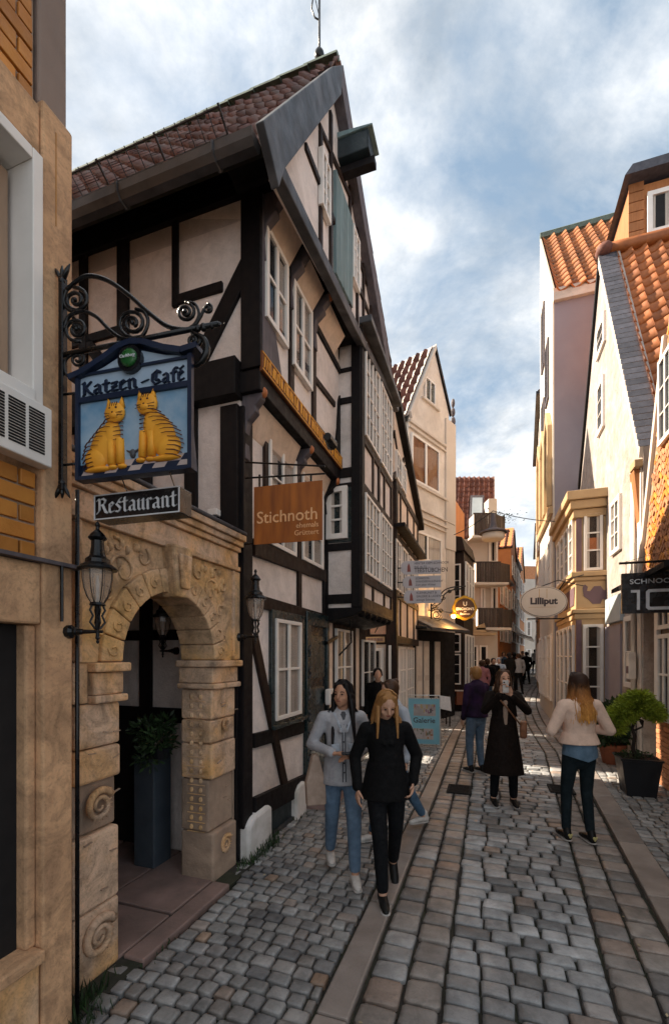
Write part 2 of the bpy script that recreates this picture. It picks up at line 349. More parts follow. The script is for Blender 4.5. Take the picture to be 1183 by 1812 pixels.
def vpost(fr, s, wd, z0, z1, t0, t1, parent, mt='timber', name='timber_post'):
    return beam(fr, (s, z0), (s, z1), wd, t0, t1, parent, mt, name)
def rail(fr, s0, s1, z, wd, t0, t1, parent, mt='timber', name='timber_rail'):
    return beam(fr, (s0, z), (s1, z), wd, t0, t1, parent, mt, name)
def body(fr, s0, s1, t0, t1, z0, z1, parent, mt, name='wall'):
    return MB().box(fr, s0, s1, t0, t1, z0, z1).build(name, M[mt], parent)
# --- roofs: O corner at the eave, U along the eave, V up the slope
def pantile(w_, l_, th=.02, amp=.035):
    m = MB(); n = 6; pr = []
    for i in range(n+1):
        x = i/n; h = amp*(cos(2*pi*(x*.95+.08))+.25*cos(4*pi*x)); pr.append((x*w_*1.06, h))
    vs = [(x, 0, h+th*1.4) for x, h in pr]+[(x, l_*1.1, h) for x, h in pr]+[(x, 0, h-.012) for x, h in pr]
    k = n+1
    return vs, [(i, i+1, k+i+1, k+i) for i in range(n)]+[(2*k+i, 2*k+i+1, i+1, i) for i in range(n)]
def roof(O, U, V, nu, nv, w_, l_, mt, parent, parts=False, amp=.035, mask=None, base='mortar_d', basename='roof_slope'):
    O, U, V = Vector(O), Vector(U).normalized(), Vector(V).normalized(); Nn = U.cross(V).normalized()
    if Nn.z < 0: Nn = -Nn
    W = (U, V, Nn)
    b = MB(); e = O-Nn*.09
    b.hexa([e, e+U*nu*w_, e+U*nu*w_+V*nv*l_, e+V*nv*l_]+[p+Nn*.05 for p in (e, e+U*nu*w_, e+U*nu*w_+V*nv*l_, e+V*nv*l_)])
    r = b.build(basename, M[base], parent)
    vs, fs = pantile(w_, l_, amp=amp)
    if parts:
        me = bpy.data.meshes.new('roof_tile'); me.from_pydata(vs, [], fs); me.materials.append(M[mt]); me.polygons.foreach_set('use_smooth', [True]*len(fs))
        rot = Matrix((U, V, Nn)).transposed().to_4x4()
        cnt = 0; rest = MB()
        for j in range(nv):
            for i in range(nu):
                if mask and not mask(i, j): continue
                P = O+U*i*w_+V*j*l_+Nn*random.uniform(0, .006)
                if cnt < 300:
                    o = bpy.data.objects.new('roof_tile', me); COL.objects.link(o); o.parent = parent
                    o.matrix_local = Matrix.Translation(P-WL[parent])@rot@Matrix.Rotation(random.uniform(-.012, .012), 4, 'Z'); cnt += 1
                else: rest.add([P+U*v[0]+V*v[1]+Nn*v[2] for v in vs], fs)
        if rest.v: rest.build('roof_tiles', M[mt], parent, smooth=True, kind='stuff', fix=False)
    else:
        m = MB()
        for j in range(nv):
            for i in range(nu):
                if mask and not mask(i, j): continue
                P = O+U*i*w_+V*j*l_+Nn*random.uniform(0, .008)
                m.add([P+U*v[0]+V*v[1]+Nn*v[2] for v in vs], fs)
        m.build('roof_tiles', M[mt], parent, smooth=True, kind='stuff', fix=False)
    return r
def bricks(fr, s0, s1, z0, z1, t, parent, mt, bw=.24, bh=.071, j=.012, inside=None, lim=300, diag=0, name='brick'):
    """single bricks laid in running bond, slightly proud and uneven"""
    n = 0; rest = MB(); rows = int((z1-z0)/(bh+j))+1
    for r in range(rows):
        z = z0+r*(bh+j); off = (r % 2)*(bw+j)/2
        x = s0-off
        while x < s1:
            a, b = max(x, s0), min(x+bw, s1); zt = min(z+bh, z1)
            if b-a > .02 and zt-z > .015 and (inside is None or inside((a+b)/2, (z+zt)/2)):
                m = MB() if n < lim else rest; d = random.uniform(-.003, .004)
                m.box(fr, a, b, t-.02, t+d, z, zt)
                if n < lim: m.build(name, M[mt], parent, bevel=.004)
                n += 1
            x += bw+j
    if rest.v: rest.build('bricks', M[mt], parent, kind='stuff')
# ------------------------------------------------------------------ street surface
PATH = []
def _mk():
    p = C0+D2*2.4-D1*6; a = math.atan2(D1.x, D1.y); s = -6.0
    while s < 62:
        PATH.append((s, p.copy(), a)); st = .25
        if 6.5 < s < 22: a += R(9.5)*st/15.5
        p = p+Vector((sin(a), cos(a), 0))*st; s += st
_mk()
def road(s, t):
    i = max(0, min(len(PATH)-2, int((s+6)/.25))); f = (s+6)/.25-i
    s0, p, a = PATH[i]; q = PATH[i+1][1]; b = PATH[i+1][2]
    p = p.lerp(q, f); a = a+(b-a)*f
    v = p+Vector((cos(a), -sin(a), 0))*(t-2.4); v.z = gz(v.y); return v, a
g = MB(); g.add([(-60,-20,-.16),(90,-20,-.16),(90,1500,-.16),(-60,1500,-.16)], [(0,1,2,3)]); g.build('ground', M['mortar_d'], kind='structure', keep=True)
sb = MB()
for i in range(0, 230):
    s = -5.9+i*.27
    for j in range(6): sb.v.append(tuple(road(s, -3+j*2.2)[0]-UP*.022))
for i in range(229):
    for j in range(5): a = i*6+j; sb.f.append((a, a+1, a+7, a+6))
street = sb.build('street', M['mortar_d'], kind='structure', keep=True)
def stonemesh(seed, mt):
    rr = random.Random(seed); h = .03; c = .10
    def ring(k, z, jit):
        q = []
        for x, y in ((-.5+c,-.5),(.5-c,-.5),(.5,-.5+c),(.5,.5-c),(.5-c,.5),(-.5+c,.5),(-.5,.5-c),(-.5,-.5+c)):
            q.append((x*k+rr.uniform(-jit, jit), y*k+rr.uniform(-jit, jit), z))
        return q
    r0 = ring(.98, -.05, 0); r1 = ring(1.0, .000, .03); r2 = [(x*.94, y*.94, .009) for x, y, z in r1]
    tz = rr.uniform(.0125, .0145); r3 = [(x*.78, y*.78, tz+rr.uniform(-.0006,.0006)) for x, y, z in r2]
    vs = r0+r1+r2+r3
    fs = [(a*8+k, a*8+(k+1)%8, (a+1)*8+(k+1)%8, (a+1)*8+k) for a in (0,1,2) for k in range(8)]+[tuple(24+k for k in range(8))]
    if mt is None: return vs, fs
    me = bpy.data.meshes.new('cobblestone'); me.from_pydata(vs, [], fs); me.materials.append(mt); me.polygons.foreach_set('use_smooth', [True]*len(fs)); return me
def lay(stones, key, name, lim=300):
    """stones: list of (point, angle, length along, width across); nearest become single parts"""
    stones.sort(key=lambda q: (q[0]-Vector((0,0,0))).length if q[0].y > 1.9 else 99)
    ms = [stonemesh(k+len(name)*7, M[key]) for k in range(10)]; far = [stonemesh(k+50, None) for k in range(8)]
    rest = MB()
    for i, (p, a, ln, wd) in enumerate(stones):
        dz = random.uniform(-.006, .004); a += random.uniform(-.045, .045)
        if i < lim:
            o = bpy.data.objects.new(name, random.choice(ms)); COL.objects.link(o); o.parent = street
            o.location = p+UP*dz; o.rotation_euler = (random.uniform(-.009,.009), random.uniform(-.009,.009), -a); o.scale = (wd, ln, 1)
        else:
            vs, fs = random.choice(far); ca, sa = cos(a), sin(a)
            rest.add([(p.x+v[0]*wd*ca+v[1]*ln*sa, p.y-v[0]*wd*sa+v[1]*ln*ca, p.z+dz+v[2]) for v in vs], fs)
    rest.build(name+'s', M[key+'_i'], street, smooth=True, kind='stuff', fix=False)
def right_in(s): return 3.30+.055*min(s, 6)-(max(0, s-6)*.02 if s < 14 else .16)
rd = []; s = -2.4
while s < 46:
    dl = random.uniform(.118, .14) if s < 14 else .22; t = 1.93+random.uniform(-.01,.01); te = right_in(s)-.44; k = 0
    while t < te-.05:
        wd = random.choice((.16,.19,.21,.24,.18))*random.uniform(.93,1.07)
        if te-t-wd < .09: wd = te-t
        p, a = road(s+dl/2+.012*sin(t*7+s*3), t+wd/2); rd.append((p, a, dl*.93, wd-.013)); t += wd
    s += dl
lay(rd, 'road', 'cobblestone')
gt = []
for fn, lo in ((lambda s: 1.50, 0), (lambda s: 1.715, 0), (lambda s: right_in(s)-.43, 1), (lambda s: right_in(s)-.215, 1)):
    s = -2.4+random.random()*.1
    while s < 40:
        dl = random.uniform(.15,.22) if s < 14 else .4
        p, a = road(s+dl/2, fn(s)+.105); gt.append((p, a+(.055 if lo and s < 6 else 0), dl-.013, .195)); s += dl
lay(gt, 'gut', 'gutter_stone')
pv = []; s = -2.6
while s < 22:
    dl = random.uniform(.095,.115) if s < 9 else .16; t = -.02+random.uniform(0, .05)
    t = .2 if s < -1.9 else (.185 if -1.46 < s < -.40 else t)
    while t < 1.26:
        wd = random.uniform(.088,.15)
        if 1.285-t-wd < .05: wd = 1.285-t
        p, a = road(s+dl/2+.03*sin(t*4+s), t+wd/2); pv.append((p, a+.05*sin(t*4+s), dl*.9, wd-.013)); t += wd
    s += dl
lay(pv, 'pave', 'sett')
pr = []; s = .6
while s < 16:
    dl = random.uniform(.10,.12); t = right_in(s)+.25
    while t < 4.7 if s < 4.9 else t < 4.5:
        wd = random.uniform(.10,.15); p, a = road(s+dl/2+.025*sin(t*5), t+wd/2); pr.append((p, a, dl*.9, wd-.012)); t += wd
    s += dl
lay(pr, 'pave', 'sett')
# kerbs of long slabs
for side in (0, 1):
    s = -2.5
    while s < 34:
        ln = random.uniform(.8, 1.25) if s < 12 else 2.2; m = MB(); q = []
        for ss in (s+.006, s+ln-.006):
            t0 = 1.305 if side == 0 else right_in(ss)+.012; t1 = t0+(.175 if side == 0 else .235)
            q.append((road(ss, t0)[0], road(ss, t1)[0]))
        (a, b), (c, d) = q; lift = UP*(.022 if side == 0 else .03)
        m.hexa([p-UP*.05 for p in (a, b, d, c)]+[p+lift for p in (a, b, d, c)])
        m.build('kerb_slab', M['kerb'], street, bevel=.012); s += ln
# drain grates in the gutters
for px, py in ((812, 1400), (992, 1400)):
    p = ground_at(px, py); p.z = 0; f = Fr(p, D1, D2); f.o.z = .014; e = empty('drain_grate', p, 'iron drain grate in the %s gutter of the cobbled lane' % ('left' if px < 900 else 'right'), 'drain', 'gutter drains')
    m = MB(); m.box(f, -.2, .2, -.16, -.13, .0, .022); m.box(f, -.2, .2, .13, .16, 0, .022); m.box(f, -.2, -.17, -.13, .13, 0, .021); m.box(f, .17, .2, -.13, .13, 0, .021); m.build('grate_frame', M['cast'], e)
    for i in range(7): MB().box(f, -.14+i*.046, -.118+i*.046, -.13, .13, 0, .019).build('grate_bar', M['cast'], e)
    MB().box(f, -.19, .19, -.15, .15, .001, .004).build('grate_well', M['dark'], e)

# ------------------------------------------------------------------ concrete and brick building on the left
FA = Fr(C0-D1*1.909+D2*.167, D1, D2)
A = empty('concrete_building', FA.pt(-2, -1, 0), 'concrete framed building with orange brick infill at the left edge', 'building')
# frame pieces around openings
sW, sB = FA.S(75), FA.S(66)
z0w, z1w = FA.Z(75, 722), FA.Z(75, 282)
def Ab(n, s0, s1, t0, t1, z0, z1, mt='concrete', bevel=.012): return MB().box(FA, s0, s1, t0, t1, z0, z1).build(n, M[mt], A, bevel=bevel)
zl = FA.Z(75, 990)          # ledge
zs = FA.Z(70, 1105)         # head of the shop opening
zsl = FA.Z(70, 1680)
Ab('wall', -6, 0, -3.0, -.30, 0, 9.5)
Ab('concrete_pillar', sW+.002, 0, -.30, .0, 0, FA.Z(110, 215))
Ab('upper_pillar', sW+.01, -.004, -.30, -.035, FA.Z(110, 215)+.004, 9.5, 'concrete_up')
Ab('concrete_spandrel', -6, sW, -.298, -.012, z1w+.02, FA.Z(70, 180))
Ab('concrete_lintel', -6, sW, -.298, -.006, zs, zl-.02)
MB().box(FA, -6, sW, -.29, -.06, FA.Z(70, 180)+.002, 9.5).build('brick_backing', M['mortar'], A)
bricks(FA, -.75, sW-.015, FA.Z(70, 180)+.01, 5.6, -.045, A, 'brick_o', lim=140)
MB().box(FA, -6, sW, -.29, -.05, zl, z0w-.34).build('brick_backing', M['mortar'], A)
bricks(FA, -.75, sW-.01, zl+.005, FA.Z(78, 830)-.005, -.035, A, 'brick_o', lim=140)
# white framed window
f = MB(); f.box(FA, sW-.055, sW-.004, -.27, .012, z0w, z1w+.0); f.box(FA, -3, sW-.056, -.27, .010, z1w-.055, z1w); f.box(FA, -3, sW-.056, -.27, .03, z0w-.02, z0w+.05)
wf = f.build('window_frame', M['white'], A, bevel=.005)
cs = MB(); cs.box(FA, sW-.13, sW-.075, -.2, -.12, z0w+.05, z1w-.09); cs.box(FA, -3, sW-.131, -.2, -.12, z1w-.15, z1w-.09); cs.build('casement', mat('pale_wood', (.40,.26,.17), None, 6, .6, .2, stretch=(3,3,.4)), A, bevel=.006)
MB().box(FA, sW-.2, sW-.131, -.21, -.205, z0w+.05, z1w-.15).build('pane', M['glass'], A)
MB().box(FA, -3, sW-.057, -.296, -.27, z0w, z1w).build('window_backing', M['dark'], A)
# vent grille
zv1, zv0 = FA.Z(78, 727), FA.Z(78, 830); sv = FA.S(80)
vg = MB(); vg.box(FA, -.55, sv, -.03, .045, zv0, zv1); vgo = vg.build('vent_grille', M['white'], A, bevel=.006)
sm = MB(); x = sv-.04
for c in range(6):
    for k in range(15):
        z = zv0+.045+k*(zv1-zv0-.08)/15; sm.box(FA, x-.075, x, .0455, .048, z, z+.0085)
    x -= .092
sm.build('louvre_slots', M['dark'], vgo)
# metal ledge, downpipe, shop opening
MB().box(FA, -6, .03, -.02, .035, zl-.018, zl).build('metal_ledge', M['timber_grey'], A)
Ab('reveal_pier', FA.S(46, -.04), sW+.0, -.2, -.04, zsl, zs-.002)
MB().box(FA, -6, FA.S(46, -.04)-.002, -.295, -.10, zsl, zs-.002).build('shop_opening', M['dark'], A)
Ab('window_sill', -6, sW-.004, -.28, .03, zsl-.06, zsl)
Ab('parapet_wall', -6, sW-.004, -.28, -.01, 0, zsl-.062, 'sandstone')
MB().tube([FA.pt(.035, -.01, 0), FA.pt(.035, -.01, zl+.4)], .011, 8).build('downpipe', M['iron'], A, smooth=True)
MB().tube([FA.pt(FA.S(104), .02, FA.Z(104, 1100)), FA.pt(FA.S(104), .02, zl)], .008, 6).build('cable_conduit', M['iron'], A)
m = MB(); m.bx(0,0,0,0,0,0)
MB().box(FA, FA.S(98), FA.S(99.5), .0, .003, FA.Z(99, 400), FA.Z(99, 235)).build('rust_streak', mat('rust_stain', (.50,.24,.06), (.42,.22,.10), 8, .9, 0), A)

# ------------------------------------------------------------------ unseen block added to keep the sun off yard and near paving
MB().box(FL, -1.9, -.05, -3.4, -.55, 2.70, 2.80).build('yard_shade_slab', M['timber'], None) if False else None
B0 = empty('yard_sun_block', FL.pt(-1, -4.5, 0), 'unseen plain rendered block added behind the archway to hold back the sun', 'building')
body(FL, -6, -.05, -7.5, -3.4, 0, 5.6, B0, 'plaster')
MB().box(FL, -1.9, -.05, -3.4, -.55, 2.70, 2.80).build('yard_shade_slab', M['timber'], B0); MB().box(FL, -1.5, -.6, -3.4, -3.37, 1.2, 2.2).build('window', M['glass'], B0)  # unseen slab added over the yard to darken it

# ------------------------------------------------------------------ sandstone portal
P = empty('stone_portal', FL.pt(-.9, -.1, 0), 'carved sandstone archway with round arch and cornice beside the hanging cat sign', 'archway')
aL, aR, zi = -1.43, -.44, 1.86; ac = (aL+aR)/2; ar = (aR-aL)/2; TOP = 2.98
def PB(n, s0, s1, t0, t1, z0, z1, mt='sandstone', bevel=.012): return MB().box(FL, s0, s1, t0, t1, z0, z1).build(n, M[mt], P, bevel=bevel)
PB('backing_wall', -1.88, aL-.33, -.33, -.03, 0, TOP-.02)
zz_ = [0, .42, .86, 1.16, 1.36, 1.62]
for i in range(5):
    for k, (a, b) in enumerate(((aL-.325, aL), (aR, -.06))):
        rough = (i == (2 if k == 0 else 1))
        st = PB('pier_stone', a+(.0 if k else random.uniform(-.015,.01)), b-random.uniform(0,.02)*k, -.31, random.uniform(-.015,.012)-(.02 if rough else 0), zz_[i]+.003, zz_[i+1]-.003, 'sand_dark' if rough or (k and i == 0) else 'sandstone', .018)
# imposts
for a, b in ((aL-.22, aL+.03), (aR-.03, -.05)):
    PB('impost', a, b, -.33, .045, 1.62, 1.665); PB('impost_moulding', a+.01, b-.015, -.32, .02, 1.667, 1.80); PB('impost', a-.01, b+.01, -.34, .06, 1.803, zi-.002)
PB('backing_wall', aL-.325, aL-.225, -.31, -.006, 1.623, zi)
# voussoirs
NV = 12
for i in range(NV):
    a0 = pi-pi*i/NV-.006; a1 = pi-pi*(i+1)/NV+.006; m = MB(); poly = []
    for a in (a0, (a0+a1)/2, a1): poly.append((ac+ar*cos(a), zi+ar*sin(a)))
    for a in (a1, (a0+a1)/2, a0): poly.append((ac+(ar+.165)*cos(a), zi+(ar+.165)*sin(a)))
    m.prism(FL, poly, -.31, .03).build('voussoir', M['carve'], P, bevel=.01)
    if i not in (5, 6):
        am = (a0+a1)/2
        c = FL.pt(ac+(ar+.08)*cos(am), .033, zi+(ar+.08)*sin(am)); q = MB()
        pts = [c+(FL.u*cos(x)*r+UP*sin(x)*r) for x, r in [(k*.75+am, .045-.004*k) for k in range(9)]]
        q.tube(pts, .007, 5); q.build('leaf_scroll', M['carve'], P, smooth=True)
# spandrels
for sg in (-1, 1):
    edge = ac+sg*(ar+.168+.13) if sg > 0 else ac-(ar+.168+.12)
    poly = [(edge, zi)]+[(ac+sg*(ar+.168)*cos(a), zi+(ar+.168)*sin(a)) for a in [pi/2*k/8 for k in range(9)]]+[(ac, 2.66), (edge, 2.66)]
    MB().prism(FL, poly, -.30, .0).build('spandrel', M['carve'], P)
    q = MB()
    for cx, cz, r0, ph, tn in ((.47, 2.43, .11, 0, 7.5), (.30, 2.55, .07, 2, 6), (.60, 2.27, .06, 1, 6), (.655, 2.06, .045, 3, 6), (.52, 2.58, .05, 1, 6), (.65, 2.5, .05, 4, 6)):
        pts = []
        for k in range(20):
            a = ph+tn*k/19; r = r0*(1-k/22); pts.append(FL.pt(ac+sg*(cx+r*cos(a)), .006, cz+r*sin(a)))
        q.tube(pts, [.012*(1-k/30) for k in range(20)], 5)
    for k in range(12):
        x = .33+.33*random.random(); z = 2.62-.02-.6*max(0, x-.38)*random.random()*1.8; c = FL.pt(ac+sg*x, .004, z); q.ball(c, .022, .012, .03, 6)
    q.build('scroll_ornament', M['carve'], P, smooth=True, kind='stuff')
    PB('border_fillet', *(sorted((edge, edge+sg*.03))), -.30, .025, zi+.002, 2.66)
PB('outer_pilaster', ac+ar+.168+.165, -.005, -.30, .008, 1.86, 2.66, 'carve')
PB('outer_pilaster', -.058, -.002, -.31, -.03, 0, 1.6, 'sand_dark')
MB().prism(FL, [(ac-.07, zi+ar-.04), (ac+.07, zi+ar-.04), (ac+.115, 2.685), (ac-.115, 2.685)], -.05, .10).build('keystone', M['carve'], P, bevel=.02)
MB().prism(FL, [(ac-.045, zi+ar+.02), (ac+.045, zi+ar+.02), (ac+.07, 2.62), (ac-.07, 2.62)], .10, .125).build('keystone_face', M['sandstone'], P, bevel=.015)
for z0, z1, o in ((2.662, 2.70, .035), (2.703, 2.83, .012), (2.833, 2.875, .04), (2.878, 2.925, .065), (2.928, TOP, .09)):
    PB('cornice_course', -1.86, -.05+o*.2, -.33, o, z0, z1, 'sandstone', .006)
PB('coping', -1.88, -.03, -.36, .10, TOP+.002, TOP+.035, 'lead')
# raised shell spirals on the piers
for s, z, r0 in ((aL-.16, 1.02, .095), (aL-.16, .25, .115), (aR+.19, .27, .075), (aR+.19, 1.30, .05)):
    q = MB(); pts = []; rr = []
    for k in range(34):
        a = k*.36+.5; r = r0*(1-k/40.); pts.append(FL.pt(s+r*cos(a), .012, z+r*sin(a))); rr.append(.024*r0/.1*(1-k/48))
    q.tube(pts, rr, 7)
    for k in range(18):
        a = k*.36+.5; r = r0*(1-k/40.); c = FL.pt(s+r*cos(a), .03, z+r*sin(a)); q.tube([FL.pt(s+(r-.018)*cos(a), .022, z+(r-.018)*sin(a)), FL.pt(s+(r+.022)*cos(a), .024, z+(r+.022)*sin(a))], .0045, 4)
    q.build('shell_spiral', M['sandstone'], P, smooth=True)
# relief figures on the right reveal and incised marks
RV = Fr(FL.pt(aR, 0, 0), -D2, -D1)
q = MB(); random.seed(5)
for k in range(15):
    z = .42+k*.078; q.box(RV, .07, .24, 0, .008, z, z+.006)
    for c in range(2): q.ball(RV.pt(.11+c*.09, .002, z+.04), .018, .018, .022, 6)
q.build('reveal_relief', M['carve'], P)
for k in range(16):
    s = random.uniform(aL-.28, aL-.05) if k % 2 else random.uniform(aR+.06, -.1); z = random.uniform(.5, 1.55); MB().bar(FL, (s, z), (s+.05, z+random.uniform(-.01,.02)), .005, .0, .015).build('chisel_mark', M['sand_dark'], P)
# floor of flagstones behind the arch
yard = empty('yard_paving', FL.pt(-.9, -.9, 0), 'worn pink brown flagstone paving inside the archway', 'paving')
fl = [(-1.9,-.95,-.9,.0), (-.94,-.02,-.62,.0), (-.94,-.02,-1.3,-.63), (-1.9,-.95,-1.9,-.91), (-.94,-.02,-2.2,-1.31), (-1.9,-.95,-2.8,-1.91), (-.94,-.02,-3.3,-2.21), (-1.42,-.43,.005,.17)]
for a, b, c, d in fl: MB().box(FL, a+.006, b-.006, c+.006, d-.006, -.05, .03+random.uniform(0,.006)).build('flagstone', M['flag'], yard, bevel=.01)
MB().box(FL, -1.9, 0, -3.3, .16, -.05, .012).build('bedding', M['mortar_d'], yard)
pl = empty('plant_plinth', FL.pt(-.33, -.62, .03), 'blue grey square plinth in the shaded yard behind the arch', 'plinth')
sx = Fr(FL.pt(-.33, -.62, 0), D1, D2)
pl2 = MB(); pl2.box(sx, -.10, .13, -.2, .02, .03, 1.0); pl2.build('pillar', mat('bluegrey_paint', (.06,.075,.09), (.035,.045,.06), 3, .6, .3), pl, bevel=.01)
# ------------------------------------------------------------------ tall half-timbered gabled house
H = empty('timber_framed_house', C0+D1*2, 'tall half-timbered gabled house with white panels, black timbers, bay window and crane beam', 'house')
SD = Fr(C0, D2, -D1)                     # its side wall, facing the viewer
JT, GT = .20, .50                        # how far the first floor and the gable stand out
body(FL, 0, 4.42, -4.6, 0, 0, 4.30, H, 'plaster')
body(FL, 0, 2.30, -4.6, JT, 4.302, 6.12, H, 'plaster', 'upper_wall')
body(FL, 2.302, 4.42, -4.6, .0, 4.302, 6.6, H, 'plaster', 'upper_wall')
# --- ground storey front
def f0(px, py, t=0.0): return FL.at(px, py, t)
def pb(x0, y0, x1, y1, wd, t=0.0, th=.035, mt='timber', fr=FL, name='timber_beam'):
    return beam(fr, fr.at(x0, y0, t), fr.at(x1, y1, t), wd, t-.02, t+th, H, mt, name)
vpost(FL, .085, .17, .30, 4.2, -.15, .04, H, name='corner_post')
vpost(SD, -.09, .18, .0, 4.2, -.02, .05, H, name='corner_post')
pb(446, 968, 574, 1019, .17, mt='timber_brown'); pb(446, 1062, 574, 1096, .13, mt='timber_brown')
pb(446, 1311, 534, 1287, .14); pb(444, 1432, 548, 1380, .22, th=.05)
pb(446, 1125, 503, 1400, .12, th=.037, mt='timber_brown')
s_b = FL.S(527); 
def pp(px, y0, y1, wd, t=0.0, th=.033, mt='timber'):
    return vpost(FL, FL.S(px, t), wd, FL.Z(px, y1, t), FL.Z(px, y0, t), t-.02, t+th, H, mt)
pp(527, 780, 1096, .10, mt='timber_brown'); pp(468, 760, 990, .09, mt='timber_brown'); pp(571, 860, 1096, .08)
pb(440, 742, 590, 880, .12, mt='timber_brown')
winpx(FL, 473, 521, 770, 962, .02, 2, 3, H); winpx(FL, 532, 569, 830, 990, .02, 2, 3, H)
fw = FL.S(475), FL.S(533)
m = MB(); za, zb = FL.Z(475, 1078), FL.Z(475, 1290)
for a, b, c, d in ((fw[0], fw[0]+.07, zb, za), (fw[1]-.12, fw[1], zb, za), (fw[0]+.07, fw[1]-.12, za-.09, za), (fw[0]+.07, fw[1]-.12, zb, zb+.07)): m.box(FL, a, b, -.02, .045, c, d)
m.box(FL, fw[0]-.02, fw[1], .045, .085, zb-.01, zb+.035); m.build('window_surround', M['green_door'], H, bevel=.008)
win(FL, fw[0]+.072, fw[1]-.122, zb+.072, za-.092, .03, 2, 2, H, wd=.04, bar=.03, cw=.42)
# plinth stones
for a, b, hgt in ((.02, .50, .40), (1.12, 1.42, .40), (1.62, 1.9, .2)):
    q = MB(); q.prism(FL, [(a, -.03), (b, -.03), (b-.01, hgt*.94), (b-.1, hgt), (a+.09, hgt*.96), (a, hgt*.8)], -.1, .09)
    q.build('base_stone', M['whitestone'], H, bevel=.035)
MB().box(FL, .5, 1.12, -.05, .012, 0, .36).build('cellar_board', M['teal_dark'], H); MB().box(FL, .5, 1.14, -.05, .05, .0, .045).build('cellar_sill', M['zinc'], H)
# doorway
d0, d1_ = FL.S(536), FL.S(577)
dr = MB(); dr.box(FL, d0, d0+.13, -.02, .06, .1, 2.45); dr.box(FL, d1_-.08, d1_, -.02, .05, .1, 2.45); dr.box(FL, d0+.13, d1_-.08, -.02, .055, 2.28, 2.45)
dro = dr.build('door_frame', M['green_door'], H, bevel=.01)
dl = MB(); dl.box(FL, d0+.13, d1_-.08, -.01, .012, .12, 2.28); dlo = dl.build('door', M['black'], dro)
for k in range(3): MB().box(FL, d0+.17, d1_-.12, .012, .022, .25+k*.68, .8+k*.68).build('door_panel', M['green_door'], dlo, bevel=.012)
for k in range(7):
    z = .35+k*.27; q = MB(); c = FL.pt(d0+.065, .065, z); q.tube([c+FL.u*(.03*sin(a*1.1+k))+UP*(a*.018-.08) for a in range(9)], .011, 5); q.build('door_carving', M['lead'], dro, smooth=True)
MB().box(FL, d0+.02, d1_+.25, 0, .34, -.02, .16).build('door_step', M['flag'], H, bevel=.02)
q = MB(); q.box(FL, d1_-.2, d1_-.02, .05, .13, 1.22, 1.44); mb = q.build('mail_box', M['white'], H, bevel=.02); MB().box(FL, d1_-.17, d1_-.05, .131, .134, 1.27, 1.37).build('mail_slot', M['black'], mb)
# shop front under the bay
b0 = FL.S(577)
MB().box(FL, b0, 4.42, .0, .02, .2, 2.5).build('shopfront_panel', M['timber_brown'], H)
for x0, x1 in ((578, 587), (629, 634)): 
    a, b = FL.S(x0, .02), FL.S(x1, .02); MB().box(FL, a, b, .02, .03, .85, 2.38).build('plaster_panel', M['plaster_warm'], H)
winpx(FL, 593, 621, 1112, 1252, .03, 2, 2, H, wd=.035, bar=.03, cw=.45); winpx(FL, 640, 662, 1132, 1250, .03, 2, 2, H, wd=.035, inside=None)
pb(576, 1138, 596, 1126, .05, t=.03, mt='iron')
# --- jetty with gilded inscription board
zj = FL.Z(455, 668, JT+.05)
MB().box(FL, -.02, 2.29, -.0, JT+.02, 4.30, 4.50).build('jetty_beam', M['timber'], H, bevel=.01)
fz = MB().box(FL, -.03, 2.29, JT+.022, JT+.05, 4.46, 4.64).build('inscription_board', M['frieze'], H)
gl = MB(); random.seed(11); x = .0
while x < 2.25:
    k = random.choice((2, 2, 3, 1)); hh = random.choice((.10, .115, .10))
    for i in range(k):
        gl.bar(FL, (x+i*.026, 4.50), (x+i*.026+random.uniform(-.012,.018), 4.50+hh), .013, JT+.05, JT+.058)
        if i < k-1: gl.bar(FL, (x+i*.026, 4.50+random.choice((0,.05,.1))), (x+i*.026+.026, 4.50+random.choice((.0,.05,.1))), .012, JT+.05, JT+.057)
    x += k*.026+.016+(.03 if random.random() < .15 else 0)
gl.build('gilded_lettering', M['gold'], fz)
for z in (4.475, 4.625): MB().box(FL, -.03, 2.29, JT+.05, JT+.056, z-.006, z+.006).build('gilded_line', M['gold'], fz)
for a, b in ((.16, 1.12), (1.34, 2.22)):   # plastered coves between the joists
    m = MB(); p = [FL.pt(a, .01, 4.02), FL.pt(b, .01, 4.02), FL.pt(b, JT-.07, 4.29), FL.pt(a, JT-.07, 4.29)]; q = [v-FL.n*.02-UP*.02 for v in p]; m.hexa(q+p); m.build('cove_panel', M['plaster_warm'], H)
def bracket(s, z, out_, hgt, parent, mt='timber_grey', t=0.0):
    pr = [(0, 0), (.05, .0), (.035, hgt*.35), (.06, hgt*.55), (out_*.75, hgt*.68), (out_*.7, hgt*.76), (out_, hgt*.86), (out_+.02, hgt), (0, hgt)]
    f = Fr(FL.pt(s, t, 0), FL.n, -FL.u)
    b = MB().prism(f, [(x, z+y) for x, y in pr], -.045, .045).build('carved_bracket', M[mt], parent, bevel=.012)
    MB().ball(f.pt(out_-.0, 0, z+hgt-.02), .045, .045, .05, 8).build('bracket_knob', M['orange_paint'], b, smooth=True)
bracket(.07, 3.72, JT, .62, H); bracket(1.24, 3.80, JT, .52, H); bracket(2.2, 3.85, JT, .45, H, 'timber')
